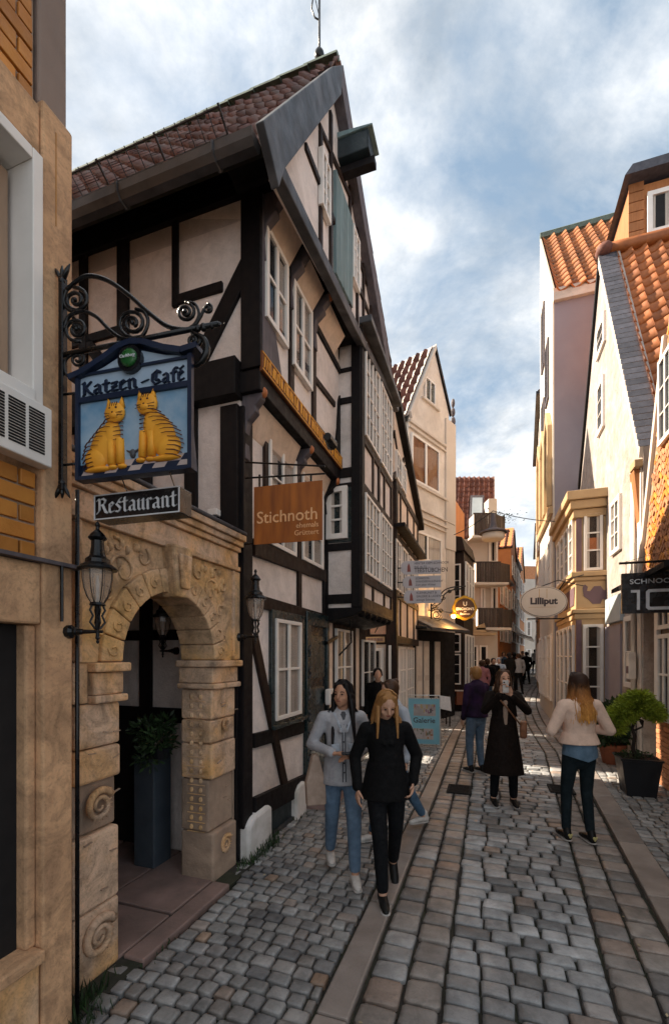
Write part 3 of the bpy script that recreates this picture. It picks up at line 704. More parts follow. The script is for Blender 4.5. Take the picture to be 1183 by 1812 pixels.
# --- first floor front
def q1(px, y0, y1, wd, mt='timber_brown', th=.03): return pp(px, y0, y1, wd, JT, th, mt)
vpost(FL, .075, .15, 4.64, 6.1, JT-.03, JT+.035, H, 'timber_grey', 'corner_post'); vpost(Fr(FL.pt(0, 0, 0), D2, -D1), JT-.07, .2, 4.5, 6.25, -.02, .04, H, name='corner_post')
MB().prism(FL, [(.15, 4.64), (.42, 4.64), (.27, 5.0), (.15, 5.35)], JT, JT+.032).build('foot_brace', M['timber_grey'], H, bevel=.006)
for px_, mt in ((513, 'timber_brown'), (553, 'timber_brown')): vpost(FL, FL.S(px_, JT), .10, 4.64, 6.08, JT-.02, JT+.03, H, mt)
pb(470, 560, 590, 716, .075, JT, .028, 'timber_brown'); pb(552, 745, 588, 792, .06, JT, .028, 'timber_brown')
MB().prism(FL, [(2.28, 4.64), (2.06, 4.64), (2.17, 5.0), (2.22, 5.4), (2.28, 5.5)], JT, JT+.03).build('foot_brace', M['timber'], H, bevel=.006)
winpx(FL, 467, 506, 393, 560, JT+.025, 2, 2, H, wd=.05, bar=.035, cw=.2); winpx(FL, 516, 549, 490, 645, JT+.025, 2, 2, H, wd=.05, bar=.035, cw=.35)
rail(FL, 0, 2.29, 5.84, .08, JT-.02, JT+.031, H)
for a, b in ((.14, .58), (.78, 1.22), (1.42, 2.0)):
    m = MB(); p = [FL.pt(a, JT+.035, 5.89), FL.pt(b, JT+.035, 5.89), FL.pt(b, GT-.12, 6.09), FL.pt(a, GT-.12, 6.09)]; m.hexa([v-FL.n*.02-UP*.02 for v in p]+p); m.build('cove_panel', M['plaster_warm'], H)
for s in (.07, .67, 1.31): bracket(s, 5.50, .21, .60, H, 'timber_grey', JT)
# --- bay
BZ0, BZ1, BS0, BS1 = 2.56, 6.42, 2.30, 4.36
body(FL, BS0, BS1, 0, GT, BZ0, BZ1, H, 'plaster', 'bay_wall')
BF = Fr(FL.pt(BS0, 0, 0), D2, -D1)
def bb(p0, p1, wd, mt='timber', th=.03, name='timber_beam'): return beam(BF, BF.at(*p0), BF.at(*p1), wd, -.02, th, H, mt, name)
vpost(BF, GT-.05, .13, BZ0, BZ1, -.03, .036, H, name='corner_post'); vpost(BF, .0+JT*.0+.02, .05, BZ0, 6.1, -.02, .03, H)
for y, wd in ((572, .10), (657, .05), (711, .08), (838, .13), (860, .06), (968, .10), (1060, .13)):
    z = BF.Z(606, y); rail(BF, 0, GT-.06, z, wd, -.02, .032, H)
MB().prism(BF, [(.02, 5.55), (.12, 5.7), (.10, 5.86), (.2, 6.0), (.22, 6.22), (.03, 6.22)], -.01, .034).build('carved_bracket', M['timber'], H, bevel=.008)
zt, zb_ = BF.Z(578, 866), BF.Z(578, 957); win(BF, BF.S(579), BF.S(616), zb_, zt, .035, 1, 3, H, wd=.075, bar=.03, inside='curtain', cw=.25, mt='white', dark='dark')
MB().box(BF, .0, GT-.06, -.01, .024, BF.Z(606, 960), BF.Z(606, 862)).build('window_board', M['green_door'], H)
vpost(FL, BS0+.07, .14, BZ0, BZ1, GT-.02, GT+.033, H, name='corner_post'); vpost(FL, BS1-.05, .11, BZ0, BZ1, GT-.02, GT+.033, H, 'timber_brown')
zc = [FL.Z(660, y, GT) for y in (590, 790, 868, 1015, 1080)]
for z, wd in ((BZ1-.06, .14), (4.92, .11), (4.25, .11), (2.98, .11), (BZ0+.07, .16)): rail(FL, BS0, BS1, z, wd, GT-.02, GT+.031, H, 'timber_brown')
sm_ = (BS0+BS1)/2+.03
vpost(FL, sm_, .09, 2.98, BZ1, GT-.02, GT+.029, H, 'timber_brown')
for s in (2.98, 3.75): vpost(FL, s, .07, 4.25, 4.92, GT-.02, GT+.027, H, 'timber_brown')
for s in (2.98, 3.75): vpost(FL, s, .07, 2.6, 2.98, GT-.02, GT+.027, H, 'timber_brown')
for a, b in ((BS0+.15, sm_-.05), (sm_+.05, BS1-.11)):
    win(FL, a, b, 4.98, 6.28, GT+.02, 4, 4, H, wd=.04, bar=.02, cw=.48); win(FL, a, b, 3.05, 4.18, GT+.02, 4, 4, H, wd=.04, bar=.02, cw=.48)
m = MB(); m.prism(Fr(FL.pt(BS0, 0, 0), D2, -D1), [(0, 2.36), (0, BZ0), (GT+.04, BZ0), (GT+.04, BZ0-.05), (GT-.1, 2.44)], -(BS1-BS0), .03); m.build('bay_base', M['timber'], H, bevel=.01)
for k in range(6): 
    s = BS0+.15+k*.35; MB().ball(FL.pt(s, GT-.02, BZ0-.06), .06, .06, .07, 8).build('corbel_knob', M['timber'], H, smooth=True)
MB().box(FL, BS0-.03, 4.50, GT-.02, GT+.17, BZ1+.0, BZ1+.09).build('bay_cornice', M['lead'], H, bevel=.01)
MB().tube([FL.pt(2.5, .3, 2.4), FL.pt(2.9, .2, 2.1), FL.pt(2.75, .05, 1.9)], .012, 6).build('cable', M['iron'], H, smooth=True)
# --- gable
GB = [(-.38, 5.80), (2.30, 6.16), (4.78, 6.60)]
PK = (1.40, 8.85); RE = (4.80, 6.74); LE = (-.47, 5.92)
MB().prism(FL, [(-.28, 5.84), (4.70, 6.55), (4.70, 6.72), (1.4, 8.76), (-.28, 6.12)], GT-.06, GT).build('gable_wall', M['plaster'], H)
MB().prism(FL, [(-.26, 6.10), (4.4, 6.5), (4.5, 6.7), (1.4, 8.6), (-.2, 6.2)], .02, GT-.062).build('gable_backing', M['timber'], H)
MB().prism(FL, [(0, 5.9), (4.42, 5.9), (4.42, 6.8), (1.4, 8.6), (0, 6.4)], -4.6, .018).build('attic_wall', M['timber'], H)
MB().prism(FL, [(-.30, 5.84), (1.86, 6.06), (2.28, 6.12), (4.8, 6.50), (4.8, 6.60), (2.28, 6.24), (-.30, 5.98)], GT-.04, GT+.06).build('gable_fascia', M['lead'], H, bevel=.01)
MB().prism(FL, [(-.2, 6.16), (2.28, 6.26), (2.28, 6.16), (-.05, 6.10)], .0, GT-.04).build('gable_soffit', M['timber'], H)
def gp(s, z0, z1, wd, mt='timber_brown', th=.03): return vpost(FL, s, wd, z0, z1, GT-.02, GT+th, H, mt)
def gz_(s): return PK[1]-(s-PK[0])*(PK[1]-RE[1])/(RE[0]-PK[0]) if s > PK[0] else LE[1]+(s-LE[0])*(PK[1]-LE[1])/(PK[0]-LE[0])
def gr(p0, p1, wd, mt='timber_brown'): return beam(FL, FL.at(*p0, GT), FL.at(*p1, GT), wd, GT-.02, GT+.028, H, mt)
gr((538, 258), (662, 585), .07); gr((563, 223), (640, 400), .06); gr((590, 320), (690, 640), .06)
for px_, y0, y1 in ((565, 235, 445), (583, 200, 500), (617, 300, 560), (630, 330, 575), (641, 440, 640), (654, 470, 660)):
    s = FL.S(px_, GT); z1 = min(FL.Z(px_, y0, GT), gz_(s)-.1); z0 = max(FL.Z(px_, y1, GT), 5.86+(s+.3)*.14)
    if z1 > z0: gp(s, z0, z1, .065)
def gw(x0, x1, yt, yb, c, r): return winpx(FL, x0, x1, yt, yb, GT+.025, c, r, H, wd=.035, bar=.02, cw=.3)
gw(566, 581, 258, 360, 2, 3); gw(622, 633, 395, 490, 2, 3)
# loading door boards
sd0, sd1 = FL.S(589, GT), FL.S(619, GT); zd1 = FL.Z(589, 300, GT); zd0 = FL.Z(592, 480, GT)
n = 5
for k in range(n):
    a = sd0+(sd1-sd0)*k/n; b = sd0+(sd1-sd0)*(k+1)/n
    MB().box(FL, a+.003, b-.003, GT, GT+.04, 6.0+a*.14+.06, min(zd1, gz_(a)-.25)).build('door_board', M['teal'], H, bevel=.004)
# crane beam housing
CB = Fr(FL.pt(FL.S(604, GT), GT, 0), FL.n, -FL.u)
cs0 = FL.S(603, GT); cz = FL.Z(600, 290, GT)
m = MB(); m.box(FL, cs0-.13, cs0+.13, GT-.05, GT+.36, cz+.0, cz+.22); hb = m.build('crane_beam_housing', M['teal_dark'], H, bevel=.012)
MB().prism(CB, [(-.05, cz+.222), (.42, cz+.222), (.42, cz+.24), (-.05, cz+.29)], -.17, .17).build('housing_roof', M['teal'], hb, bevel=.006)
for k in range(3): MB().box(FL, cs0-.135, cs0+.135, GT+.362, GT+.372, cz+.0+k*.073, cz+.067+k*.073).build('housing_board', M['teal_dark'], hb, bevel=.004)
MB().box(FL, cs0-.05, cs0+.05, GT, GT+.42, cz-.10, cz-.022).build('crane_beam', M['timber'], hb)
# barge boards
BT0, BT1 = GT+.0, GT+.12
def at6(px, py): return FL.at(px, py, BT1)
MB().prism(FL, [at6(607, 114), at6(590, 116), at6(466, 212), at6(480, 270), at6(494, 332), at6(503, 300), at6(604, 166)], BT0+.05, BT1).build('barge_board', M['lead'], H, bevel=.008)
MB().prism(FL, [at6(607, 114), at6(604, 150), at6(684, 640), at6(696, 692), at6(697, 684)], BT0+.002, BT1).build('barge_board', M['timber_grey'], H, bevel=.004)
# --- roof
el = Vector(FL.pt(LE[0]-.02, GT+.02, LE[1]+.02)); Vv = FL.u*(PK[0]-LE[0])+UP*(PK[1]-LE[1]); lenV = Vv.length
roof(el-D2*0, -D2, Vv, 27, 11, .21, lenV/11, 'tile_dark', H, amp=.03)
er = Vector(FL.pt(4.74, GT+.02, 6.80)); V2 = FL.u*(PK[0]-4.74)+UP*(PK[1]-6.80)
roof(er, -D2, V2, 24, 13, .23, V2.length/13, 'tile_dark', H, amp=.03)
random.seed(3)
for k in range(16):
    a = FL.pt(PK[0], GT-.0-k*.36, PK[1]+.05); b = a-D2*.42; m = MB(); nn = 6; vs = []
    for P_, r in ((a+UP*.0, .115), (b+UP*.035, .10)):
        for i in range(nn+1): th = pi*i/nn; vs.append(P_+FL.u*(r*cos(th))+UP*(r*.8*sin(th)-.03))
    m.add(vs, [(i, i+1, nn+2+i, nn+1+i) for i in range(nn)]+[tuple(range(nn, -1, -1))]); m.build('ridge_tile', M['moss'], H, fix=False)
# gutter, snow guard, chimney pipe
ge = FL.pt(LE[0]-.06, GT-.04, LE[1]-.03)
m = MB(); pr_ = [(-.075, .05), (-.07, -.02), (-.035, -.065), (.03, -.07), (.06, -.03), (.065, .04)]
vs = [ge-D2*d+FL.u*x+UP*y for d in (0, 5.0) for x, y in pr_]; m.add(vs, [(i, i+1, i+7, i+6) for i in range(5)]+[(0,1,2,3,4,5)]); m.build('gutter', M['zinc'], H, smooth=False)
for k in range(5): m = MB(); m.tube([ge-D2*(.35+k*.95)+FL.u*x*1.06+UP*y*1.06 for x, y in pr_], .014, 5); m.build('gutter_strap', M['zinc'], H)
MB().box(FL, -.06, .0, -4.6, .22, 6.20, 6.5).build('wall_plate', M['timber'], H)
sg = MB(); base_ = el+Vv.normalized()*.42; up_ = Vv.normalized().cross(D2); up_ = -up_ if up_.z < 0 else up_
for h_ in (.06, .22): sg.tube([base_-D2*.45+up_*h_, base_-D2*4.2+up_*h_], .008, 5)
for k in range(36): sg.tube([base_-D2*(.45+k*.107)+up_*.03, base_-D2*(.45+k*.107)+up_*.24], .005 if k % 6 else .012, 4)
sg.build('snow_guard', M['zinc'], H)
cp = FL.pt(1.15, -4.1, 8.3); 
m = MB(); m.lathe(cp, [(.10, 0), (.10, 1.15), (.12, 1.17), (.12, 1.25), (.07, 1.3)], 10); m.build('chimney_pipe', M['terracotta'], H, smooth=False)
m = MB(); m.lathe(cp-UP*.3, [(.3, 0), (.3, .45), (.2, .5)], 4); m.build('chimney_base', M['moss'], H)
# weather vane
vp = FL.pt(PK[0], GT-.25, PK[1]+.03)
m = MB(); m.tube([vp, vp+UP*.95], .014, 6); m.ball(vp+UP*.20, .06, .06, .07, 10)
m.tube([vp+UP*.9, vp+UP*.93-D2*.08, vp+UP*.80-D2*.10, vp+UP*.68-D2*.06, vp+UP*.62], .010, 5); m.tube([vp+UP*.66, vp+UP*.88-D2*.05], .006, 4)
m.build('weather_vane', M['iron'], H, smooth=True)
# --- side wall timbers
ST = -.001
def sb(x0, y0, x1, y1, wd, th=.03, mt='timber'): return beam(SD, SD.at(x0, y0), SD.at(x1, y1), wd, -.02, th, H, mt)
s_l = SD.S(100)
sb(120, 462, 440, 354, .10, .05) if False else None
rail(SD, -4.5, .21, 6.22, .26, -.02, .05, H); rail(SD, -4.5, .02, 4.42, .34, -.02, .12, H)
for px_, y0, y1, wd in ((220, 330, 850, .14), (312, 340, 545, .065), (150, 560, 700, .1)):
    s = SD.S(px_); vpost(SD, s, wd, max(4.3, SD.Z(px_, y1)), 6.1, -.02, .034, H)
rail(SD, SD.S(120), SD.S(212), SD.Z(165, 600), .09, -.02, .03, H); rail(SD, SD.S(312), SD.S(395), SD.Z(350, 522), .09, -.02, .03, H)
beam(SD, SD.at(443, 462), SD.at(348, 655), .16, -.02, .036, H)
beam(SD, SD.at(180, 640), SD.at(120, 560), .12, -.02, .03, H)
for z, wd in ((3.08, .16), (2.10, .10), (1.32, .14)): rail(SD, -4.5, -.17, z, wd, -.02, .03, H)
for s in (-.52, -1.05, -1.9, -2.6): vpost(SD, s, .14, 0, 4.25, -.02, .032, H)
MB().box(SD, -1.7, -1.15, -.01, .02, 0, 1.25).build('yard_door', M['dark'], H)
q = MB(); q.box(SD, -.13-.12, -.13, .03, .10, 3.0, 3.07)
# ------------------------------------------------------------------ small half-timbered house with dark brown timbers
E = empty('half_timbered_house', FL.pt(6.5, 0, 0), 'smaller half-timbered house with dark brown timbers between the tall gable house and the cream house', 'house')
T2 = .40; E0, E1 = 5.16, 8.2
F2 = FL
body(FL, E0, E1, -1.4, T2-.12, 0, 4.6, E, 'plaster_warm'); body(FL, E0, E1, -1.4, T2, 2.2, 5.3, E, 'plaster_warm', 'upper_wall')
MB().prism(FL, [(E0, 5.3), (E1, 5.3), (5.2, 6.85), (E0, 6.85)], -1.4, T2).build('gable_wall', M['plaster_warm'], E)
S2 = Fr(FL.pt(E0, 0, 0), D2, -D1)
def e2(p0, p1, wd, t=T2, mt='timber_brown', th=.03): return beam(FL, FL.at(*p0, t), FL.at(*p1, t), wd, t-.02, t+th, E, mt)
def ev(s, z0, z1, wd, t=T2, mt='timber_brown'): return vpost(FL, s, wd, z0, z1, t-.02, t+.028, E, mt)
vpost(FL, E0+.08, .2, 0, 5.35, T2-.05, T2+.045, E, 'timber_brown', 'corner_post')
vpost(S2, T2-.07, .18, 0, 5.3, -.02, .05, E, 'timber_brown', 'corner_post')
for z, wd in ((2.22, .16), (3.1, .1), (4.3, .12), (5.32, .14)): rail(FL, E0, E1, z, wd, T2-.02, T2+.035, E, 'timber_brown')
for z, wd in ((2.22, .2), (.5, .12)): rail(S2, -.8, T2-.12, z, wd, -.02, .03, E, 'timber_brown')
vpost(S2, -.16, .14, 0, 3.0, -.02, .035, E, 'timber_brown')
for s in (5.75, 6.6, 7.5, E1-.06): ev(s, 2.3, 5.3, .09)
ev(6.3, 5.35, 6.1, .08)
beam(FL, (5.0, 5.35), (6.2, 6.2), .09, T2-.02, T2+.03, E, 'timber_brown'); beam(FL, (6.1, 5.35), (5.1, 6.3), .09, T2-.02, T2+.027, E, 'timber_brown')
MB().prism(FL, [(E0-.0, 6.95), (5.02, 7.02), (8.45, 5.36), (8.45, 5.22), (5.0, 6.84)], T2-.1, T2+.14).build('barge_board', M['timber'], E, bevel=.008)
MB().box(FL, E0-.05, 8.35, T2-.02, T2+.22, 4.42, 4.50).build('eaves_cornice', M['timber'], E, bevel=.01)
for a, b in ((5.14, 5.66), (5.84, 6.5), (6.7, 7.4), (7.58, 8.08)):
    win(FL, a, b, 3.2, 4.2, T2+.02, 2, 3, E, wd=.04, bar=.02, cw=.4)
for a, b in ((5.2, 5.72), (5.8, 6.25)): win(FL, a, b, 5.42, 5.98, T2+.02, 2, 2, E, wd=.035, bar=.02)
for a, b in ((5.1, 5.95), (6.05, 6.85), (7.0, 8.05)):
    win(FL, a, b, .55, 2.1, T2-.085, 4, 3, E, wd=.05, bar=.03, cw=.48)
MB().box(FL, E0+.1, E1, T2-.12, T2-.1, 0, .52).build('shopfront_base', M['timber_brown'], E)
win(S2, -.11, .19, .35, 2.05, .03, 1, 2, E, wd=.06, bar=.035, cw=.2)
sgn = MB(); sgn.box(S2, -.16, .22, .05, .07, 2.16, 2.27); so = sgn.build('shop_sign_board', M['tan'], E)
q = MB()
for k in range(11): x = -.13+k*.03; q.box(S2, x, x+.017, .07, .074, 2.185, 2.245)
q.build('painted_lettering', M['mauve'], so)
roof(FL.pt(8.5, T2+.0, 5.28), -D2, FL.u*(5.0-8.5)+UP*(6.95-5.28), 7, 11, .24, .353, 'tile_dark', E)
MB().tube([S2.pt(.0, .04, 2.7), S2.pt(.1, .05, 2.5), S2.pt(.02, .05, 2.35)], .012, 5).build('cable', M['iron'], E)
m = MB(); m.tube([FL.pt(7.9, T2, 2.62), FL.pt(7.9, T2+.28, 2.60)], .05, 8); m.build('flood_lamp_head', M['iron'], E)

# ------------------------------------------------------------------ cream gabled house turned towards the viewer
U3 = Vector((.663, .748, 0)); N3 = Vector((.748, -.663, 0)); O3 = Vector((1.956, 12, 0))
F3 = Fr(O3, U3, N3); W3 = 2.62
G = empty('cream_house', F3.pt(1.3, -1, 0), 'tall cream rendered house with tiled gable roof and wide windows', 'house')
ez, pz = 8.35, 10.85; pk = F3.S(768)
m = MB(); m.prism(F3, [(0, 0), (W3, 0), (W3, 9.0), (W3-.35, 9.0), (W3-.35, 9.4), (pk, pz), (0, ez)], -4, 0); m.build('wall', M['cream'], G)
MB().prism(F3, [(-.0, ez+.02), (pk, pz+.02), (pk, pz-.14), (.08, ez-.14)], 0, .08).build('gable_coping', M['cream2'], G, bevel=.01)
MB().prism(F3, [(pk, pz+.02), (W3-.3, 9.3), (W3-.3, 9.15), (pk, pz-.14)], 0, .06).build('gable_coping', M['timber'], G)
V3 = F3.u*pk+UP*(pz-ez)
roof(F3.pt(-.12, .0, ez-.2), -N3, V3, 17, 8, .26, V3.length/8*1.05, 'tile_r', G, amp=.045)
def g3(x0, x1, yt, yb, c, r, **k): return winpx(F3, x0, x1, yt, yb, .03, c, r, G, **k)
def mould(x0, x1, y0, wd=.07):
    s0, z = F3.at(x0, y0); rail(F3, s0, F3.S(x1), z, wd, 0, .07, G, 'cream2', 'moulding')
g3(751, 769, 664, 706, 2, 1, wd=.05, inside=None); mould(745, 775, 703, .06)
g3(727, 776, 765, 848, 2, 1, wd=.06, bar=.06, dark='wood_or', inside=None)  # orange backing puts the reflection of the orange house into the panes
mould(722, 786, 744); mould(722, 786, 755, .04); mould(728, 790, 853)
g3(728, 780, 935, 985, 2, 1, wd=.06, bar=.05, cw=.42); mould(722, 790, 905); mould(722, 788, 915, .04)
mould(722, 801, 893, .03)
cr = MB(); s_, z_ = F3.at(740, 800, .03); cr.box(F3, s_-.02, s_+.02, .0, .004, z_-.32, z_+.18); cr.box(F3, s_-.12, s_+.12, .0, .004, z_+.02, z_+.06); cr.build('wall_cross', M['timber'], G)
for i in range(6):
    s = W3-.52+i*.09; MB().box(F3, s, s+.07, 0, .025, 2.6, 5.1).build('cladding_plank', M['cream2'], G)
MB().box(F3, W3-.6, W3+.02, .0, .05, 5.1, 9.0).build('corner_pilaster', M['cream2'], G, bevel=.01)
# shed roof over the shop front with white shutters
m = MB(); m.prism(F3, [(-.1, 2.85), (1.7, 2.85), (1.7, 2.80), (-.1, 2.80)], 0, .05); p = [F3.pt(-.1, 0, 3.0), F3.pt(2.1, 0, 3.0), F3.pt(2.1, .75, 2.62), F3.pt(-.1, .75, 2.62)]; m.hexa([v-UP*.07 for v in p]+p); m.build('awning_roof', M['lead'], G)
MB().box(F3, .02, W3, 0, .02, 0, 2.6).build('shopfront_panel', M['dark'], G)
for x in (.35, .72, 1.35): MB().box(F3, x, x+.30, .02, .05, .3, 2.3).build('shutter', M['cream2'], G, bevel=.006)
for x in (.37, .74, 1.37):
    for k in range(2): MB().box(F3, x+.02, x+.24, .05, .058, .4+k*.95, 1.2+k*.95).build('shutter_panel', M['cream'], G)
m = MB(); vs = [G.location*0+F3.pt(2.3, .02, 8.9)]
fg = MB()
for k in range(3): fg.ball(F3.pt(W3-.08, .0, 9.1+k*.28), .08-.01*k, .08, .14, 8)
fg.build('gable_ornament', M['timber_grey'], G)

# ------------------------------------------------------------------ narrow brick house with a dark glazed bay
K0 = Vector((3.72, 15, 0)); KU = Vector((.44, .9, 0)); KN = Vector((.9, -.44, 0)); KF = Fr(K0+KN*.55, KU, KN); KS = Fr(K0, KN, -KU)
K = empty('brick_bay_house', K0, 'narrow orange brick house with a dark two storey glazed bay', 'house')
body(KF, 0, 3.2, -3, -.55, 0, 7.5, K, 'orange_wall'); body(KF, 0, 1.9, -.548, 0, 0, 5.3, K, 'timber_brown', 'bay_wall')
MB().prism(KS, [(-.1, 5.3), (.62, 5.3), (.52, 5.75), (-.1, 5.9)], -2.0, .14).build('bay_roof', M['timber_brown'], K, bevel=.02)
win(KS, .17, .46, .95, 1.95, .03, 1, 3, K, wd=.04, inside=None); win(KS, .17, .46, 2.0, 2.62, .03, 1, 2, K, wd=.04, inside=None, arch=True)
win(KS, .17, .46, 3.3, 4.9, .03, 1, 3, K, wd=.04, inside=None)
for z0, z1 in ((.9, 2.6), (3.2, 5.0)):
    for k in range(3): win(KF, .15+k*.58, .62+k*.58, z0, z1, .03, 1, 3, K, wd=.06)
MB().box(KS, -.05, .5, .0, .12, .55, .72).build('bay_sill', M['timber'], K)

# ------------------------------------------------------------------ cream house with balconies
Q0 = Vector((6.05, 19.6, 0)); QS = Fr(Q0, Vector((1, 0, 0)), Vector((0, -1, 0)))
Q = empty('balcony_house', Q0, 'cream house with three dark wooden balconies under a steep red tiled roof', 'house')
def qx(px): return QS.S(px)
def qz(px, py, t=0): return QS.Z(px, py, t)
QL, QR = qx(795), qx(880)
top = qz(830, 952)
body(QS, QL, QR, -4, 0, 0, top, Q, 'cream2')
rz_ = qz(840, 845, -3.0); 
Vq = Vector((.92, 2.6, 3.85))
roof(QS.pt(QL, .05, top-.02), QS.u, Vq, int((qx(876)-QL)/.235), 11, .235, Vq.length/11*.93, 'tile_r', Q, amp=.04)
m = MB(); ga = QS.pt(QR-.12, 0, top-.1); gb = ga+Vq*.97; gc = Vector((gb.x, gb.y, top-.1)); m.add([ga, gb, gc]+[v-QS.u*.2 for v in (ga, gb, gc)], [(0,1,2),(5,4,3),(0,3,4,1),(1,4,5,2),(2,5,3,0)]); m.build('gable_wall', M['cream2'], Q)
MB().box(QS, QS.S(864, -.3), QS.S(879, -.3), -.9, -.3, top, QS.Z(870, 882, -.3)).build('chimney', M['cream2'], Q, bevel=.02)
sk = MB(); a0 = QS.pt(qx(828), -1.1, top+1.42); 
Qn = QS.u.cross(Vq).normalized(); Qn = Qn if Qn.z > 0 else -Qn; Qo = QS.pt(QL, .05, top-.02)
def qh(u0, u1, v0, v1, h0, h1): q = [Qo+QS.u*(QR-QL)*u+Vq*v for u, v in ((u0, v0), (u1, v0), (u1, v1), (u0, v1))]; return MB().hexa([p+Qn*h0 for p in q]+[p+Qn*h1 for p in q])
sko = qh(.38, .68, .26, .60, -.02, .12).build('roof_window', M['timber_grey'], Q); qh(.42, .64, .30, .56, .121, .13).build('pane', M['paleblue'], sko)
for i, (x0, x1, yt, yb) in enumerate(((838, 884, 910, 947), (842, 893, 996, 1030), (845, 897, 1078, 1110))):
    a, b = QS.at(x0, yb, .7); c = QS.Z(x0, yt, .7); e_ = QS.S(x1-9, .7); z0, z1 = b, c
    fl_ = MB(); fl_.prism(QS, [(a-.1, z0-.12), (e_+.35, z0-.12), (e_+.35, z0-.02), (a-.1, z0-.02)], 0, .78); bo = fl_.build('balcony', M['cream2'], Q, bevel=.01)
    n = 9
    for k in range(n): MB().box(QS, a+(e_-a)*k/n+.008, a+(e_-a)*(k+1)/n-.008, .70, .74, z0, z1).build('balcony_board', M['wood_bal'], bo)
    sf = Fr(QS.pt(e_, .74, 0), Vector((.80, .6, 0)), Vector((.6, -.8, 0)))
    for k in range(4): MB().box(sf, k*.18, k*.18+.165, -.03, .01, z0, z1).build('balcony_board', M['wood_bal'], bo)
    MB().box(QS, a-.03, e_+.03, .69, .75, z1, z1+.05).build('handrail', M['wood_bal'], bo)
    MB().box(QS, a-.005, a+.03, .0, .7, z0, z1).build('balcony_side', M['cream2'], bo)
for x0, x1, y0, y1 in ((864, 880, 956, 996), (868, 880, 1038, 1080), (850, 858, 1040, 1078)): winpx(QS, x0, x1, y0, y1, .03, 1, 1, Q, wd=.08, inside='curtain', cw=.3)
for x0, x1 in ((812, 826), (829, 845), (848, 862)): winpx(QS, x0, x1, 1142, 1196, .03, 1, 2, Q, wd=.07, inside=None)
MB().box(QS, qx(806), qx(866), 0, .8, 2.75, 2.85).build('shop_canopy', M['tan'], Q)
MB().prism(QS, [(qx(812), 2.86), (qx(850), 2.86), (qx(846), 3.25), (qx(832), 3.1), (qx(828), 3.7), (qx(822), 3.2), (qx(812), 3.15)], .7, .78).build('canopy_sign', M['tan'], Q)
bs = MB(); random.seed(4)
for k in range(160):
    c = QS.pt(qx(887)+random.gauss(0, .35), .1+random.uniform(0,.3), qz(885, 915, .3)+random.gauss(0, .16)); d = Vector((random.uniform(-1,1), random.uniform(-1,1), random.uniform(-1,1)))*.09
    bs.add([c, c+d, c+d.cross(UP)*.9+d*.5], [(0,1,2)])
bs.build('balcony_plants', M['leaf_d'], Q, fix=False, kind='stuff')

# ------------------------------------------------------------------ farther houses down the left side, each on the line of the lane
def lane_pt(px, Y): return Vector(((px-CX)/FOC*Y, Y, 0))
def far_house(name, label, pxa, Ya, pxb, Yb, ytop_a, wallm, roofm, gable, nf, nw, side=1, depth=4, group=None, roof_h=2.2):
    a, b = lane_pt(pxa, Ya), lane_pt(pxb, Yb); a.z = 0; b.z = 0
    u = (b-a).normalized(); n = Vector((u.y, -u.x, 0))*side; f = Fr(a, u, n); W_ = (b-a).length; h = CH+(YH-ytop_a)/FOC*Ya
    e = empty(name, a, label, 'house', group)
    body(f, 0, W_, -depth, 0, 0, h, e, wallm)
    if gable:
        MB().prism(f, [(0, h), (W_, h), (W_/2, h+roof_h)], -depth, 0).build('gable_wall', M[wallm], e)
        for sg in (0, 1):
            A_ = f.pt(-.1 if sg == 0 else W_+.1, .08, h-.1); V_ = (f.u*(W_/2+.1)*(1 if sg == 0 else -1))+UP*(roof_h+.1); roof(A_, -n, V_, 8, max(3, int(V_.length/.36)), .4, .36, roofm, e, amp=.05)
    else:
        V_ = -n*2.0+UP*roof_h; roof(f.pt(0, .1, h-.05), u, V_, max(3, int(W_/.28)), int(V_.length/.36), W_/max(3, int(W_/.28)), .36, roofm, e, amp=.05)
        MB().box(f, 0, W_, 0, .2, h-.12, h).build('gutter', M['zinc'], e)
        MB().prism(Fr(a, -n, -u), [(0, h), (2.0, h+roof_h), (4, h)], -.2, .0).build('gable_wall', M[wallm], e)
    for i in range(nf):
        for j in range(nw):
            z0 = .7+i*(h-.4)/nf; x = W_*(j+.5)/nw; win(f, x-.42*W_/nw*.75, x+.42*W_/nw*.75, z0, z0+(h-.4)/nf*.6, .03, 1, 2, e, wd=.08, panes=False, cw=.3)
    return e, f, W_, h
far_house('orange_house', 'orange rendered house with red pantile eaves behind the balcony house', 882, 22.2, 903, 26.5, 1010, 'orange_wall', 'tile_oi', False, 3, 3, roof_h=3.0)
far_house('orange_house', 'second orange house, narrower, further along the left side of the lane', 903.5, 26.6, 912, 30.5, 965, 'orange_wall', 'tile_r', True, 4, 2, roof_h=1.6)
far_house('grey_house', 'narrow grey and white house between the orange houses', 912, 30.8, 919, 34.5, 990, 'cream2', 'slate', False, 4, 2, roof_h=2.2)
far_house('orange_house', 'last orange gable before the white house closing the lane', 919, 34.8, 927, 39.5, 1010, 'orange_wall', 'tile_r', True, 4, 2, roof_h=2.4)
z = empty('end_house', lane_pt(940, 50), 'white house with a brick attic closing the far end of the lane', 'house')
f = Fr(lane_pt(924, 49), (1, .1, 0), (.1, -1, 0)); body(f, 0, 4.5, -4, 0, 0, 10.2, z, 'cream2'); body(f, 0, 4.5, -4, .02, 10.2, 11.6, z, 'brick_r', 'attic_wall')
for i in range(3):
    for j in range(3): win(f, .4+j*1.1, 1.0+j*1.1, 1+i*3, 2.6+i*3, .03, 1, 2, z, wd=.1, panes=False)
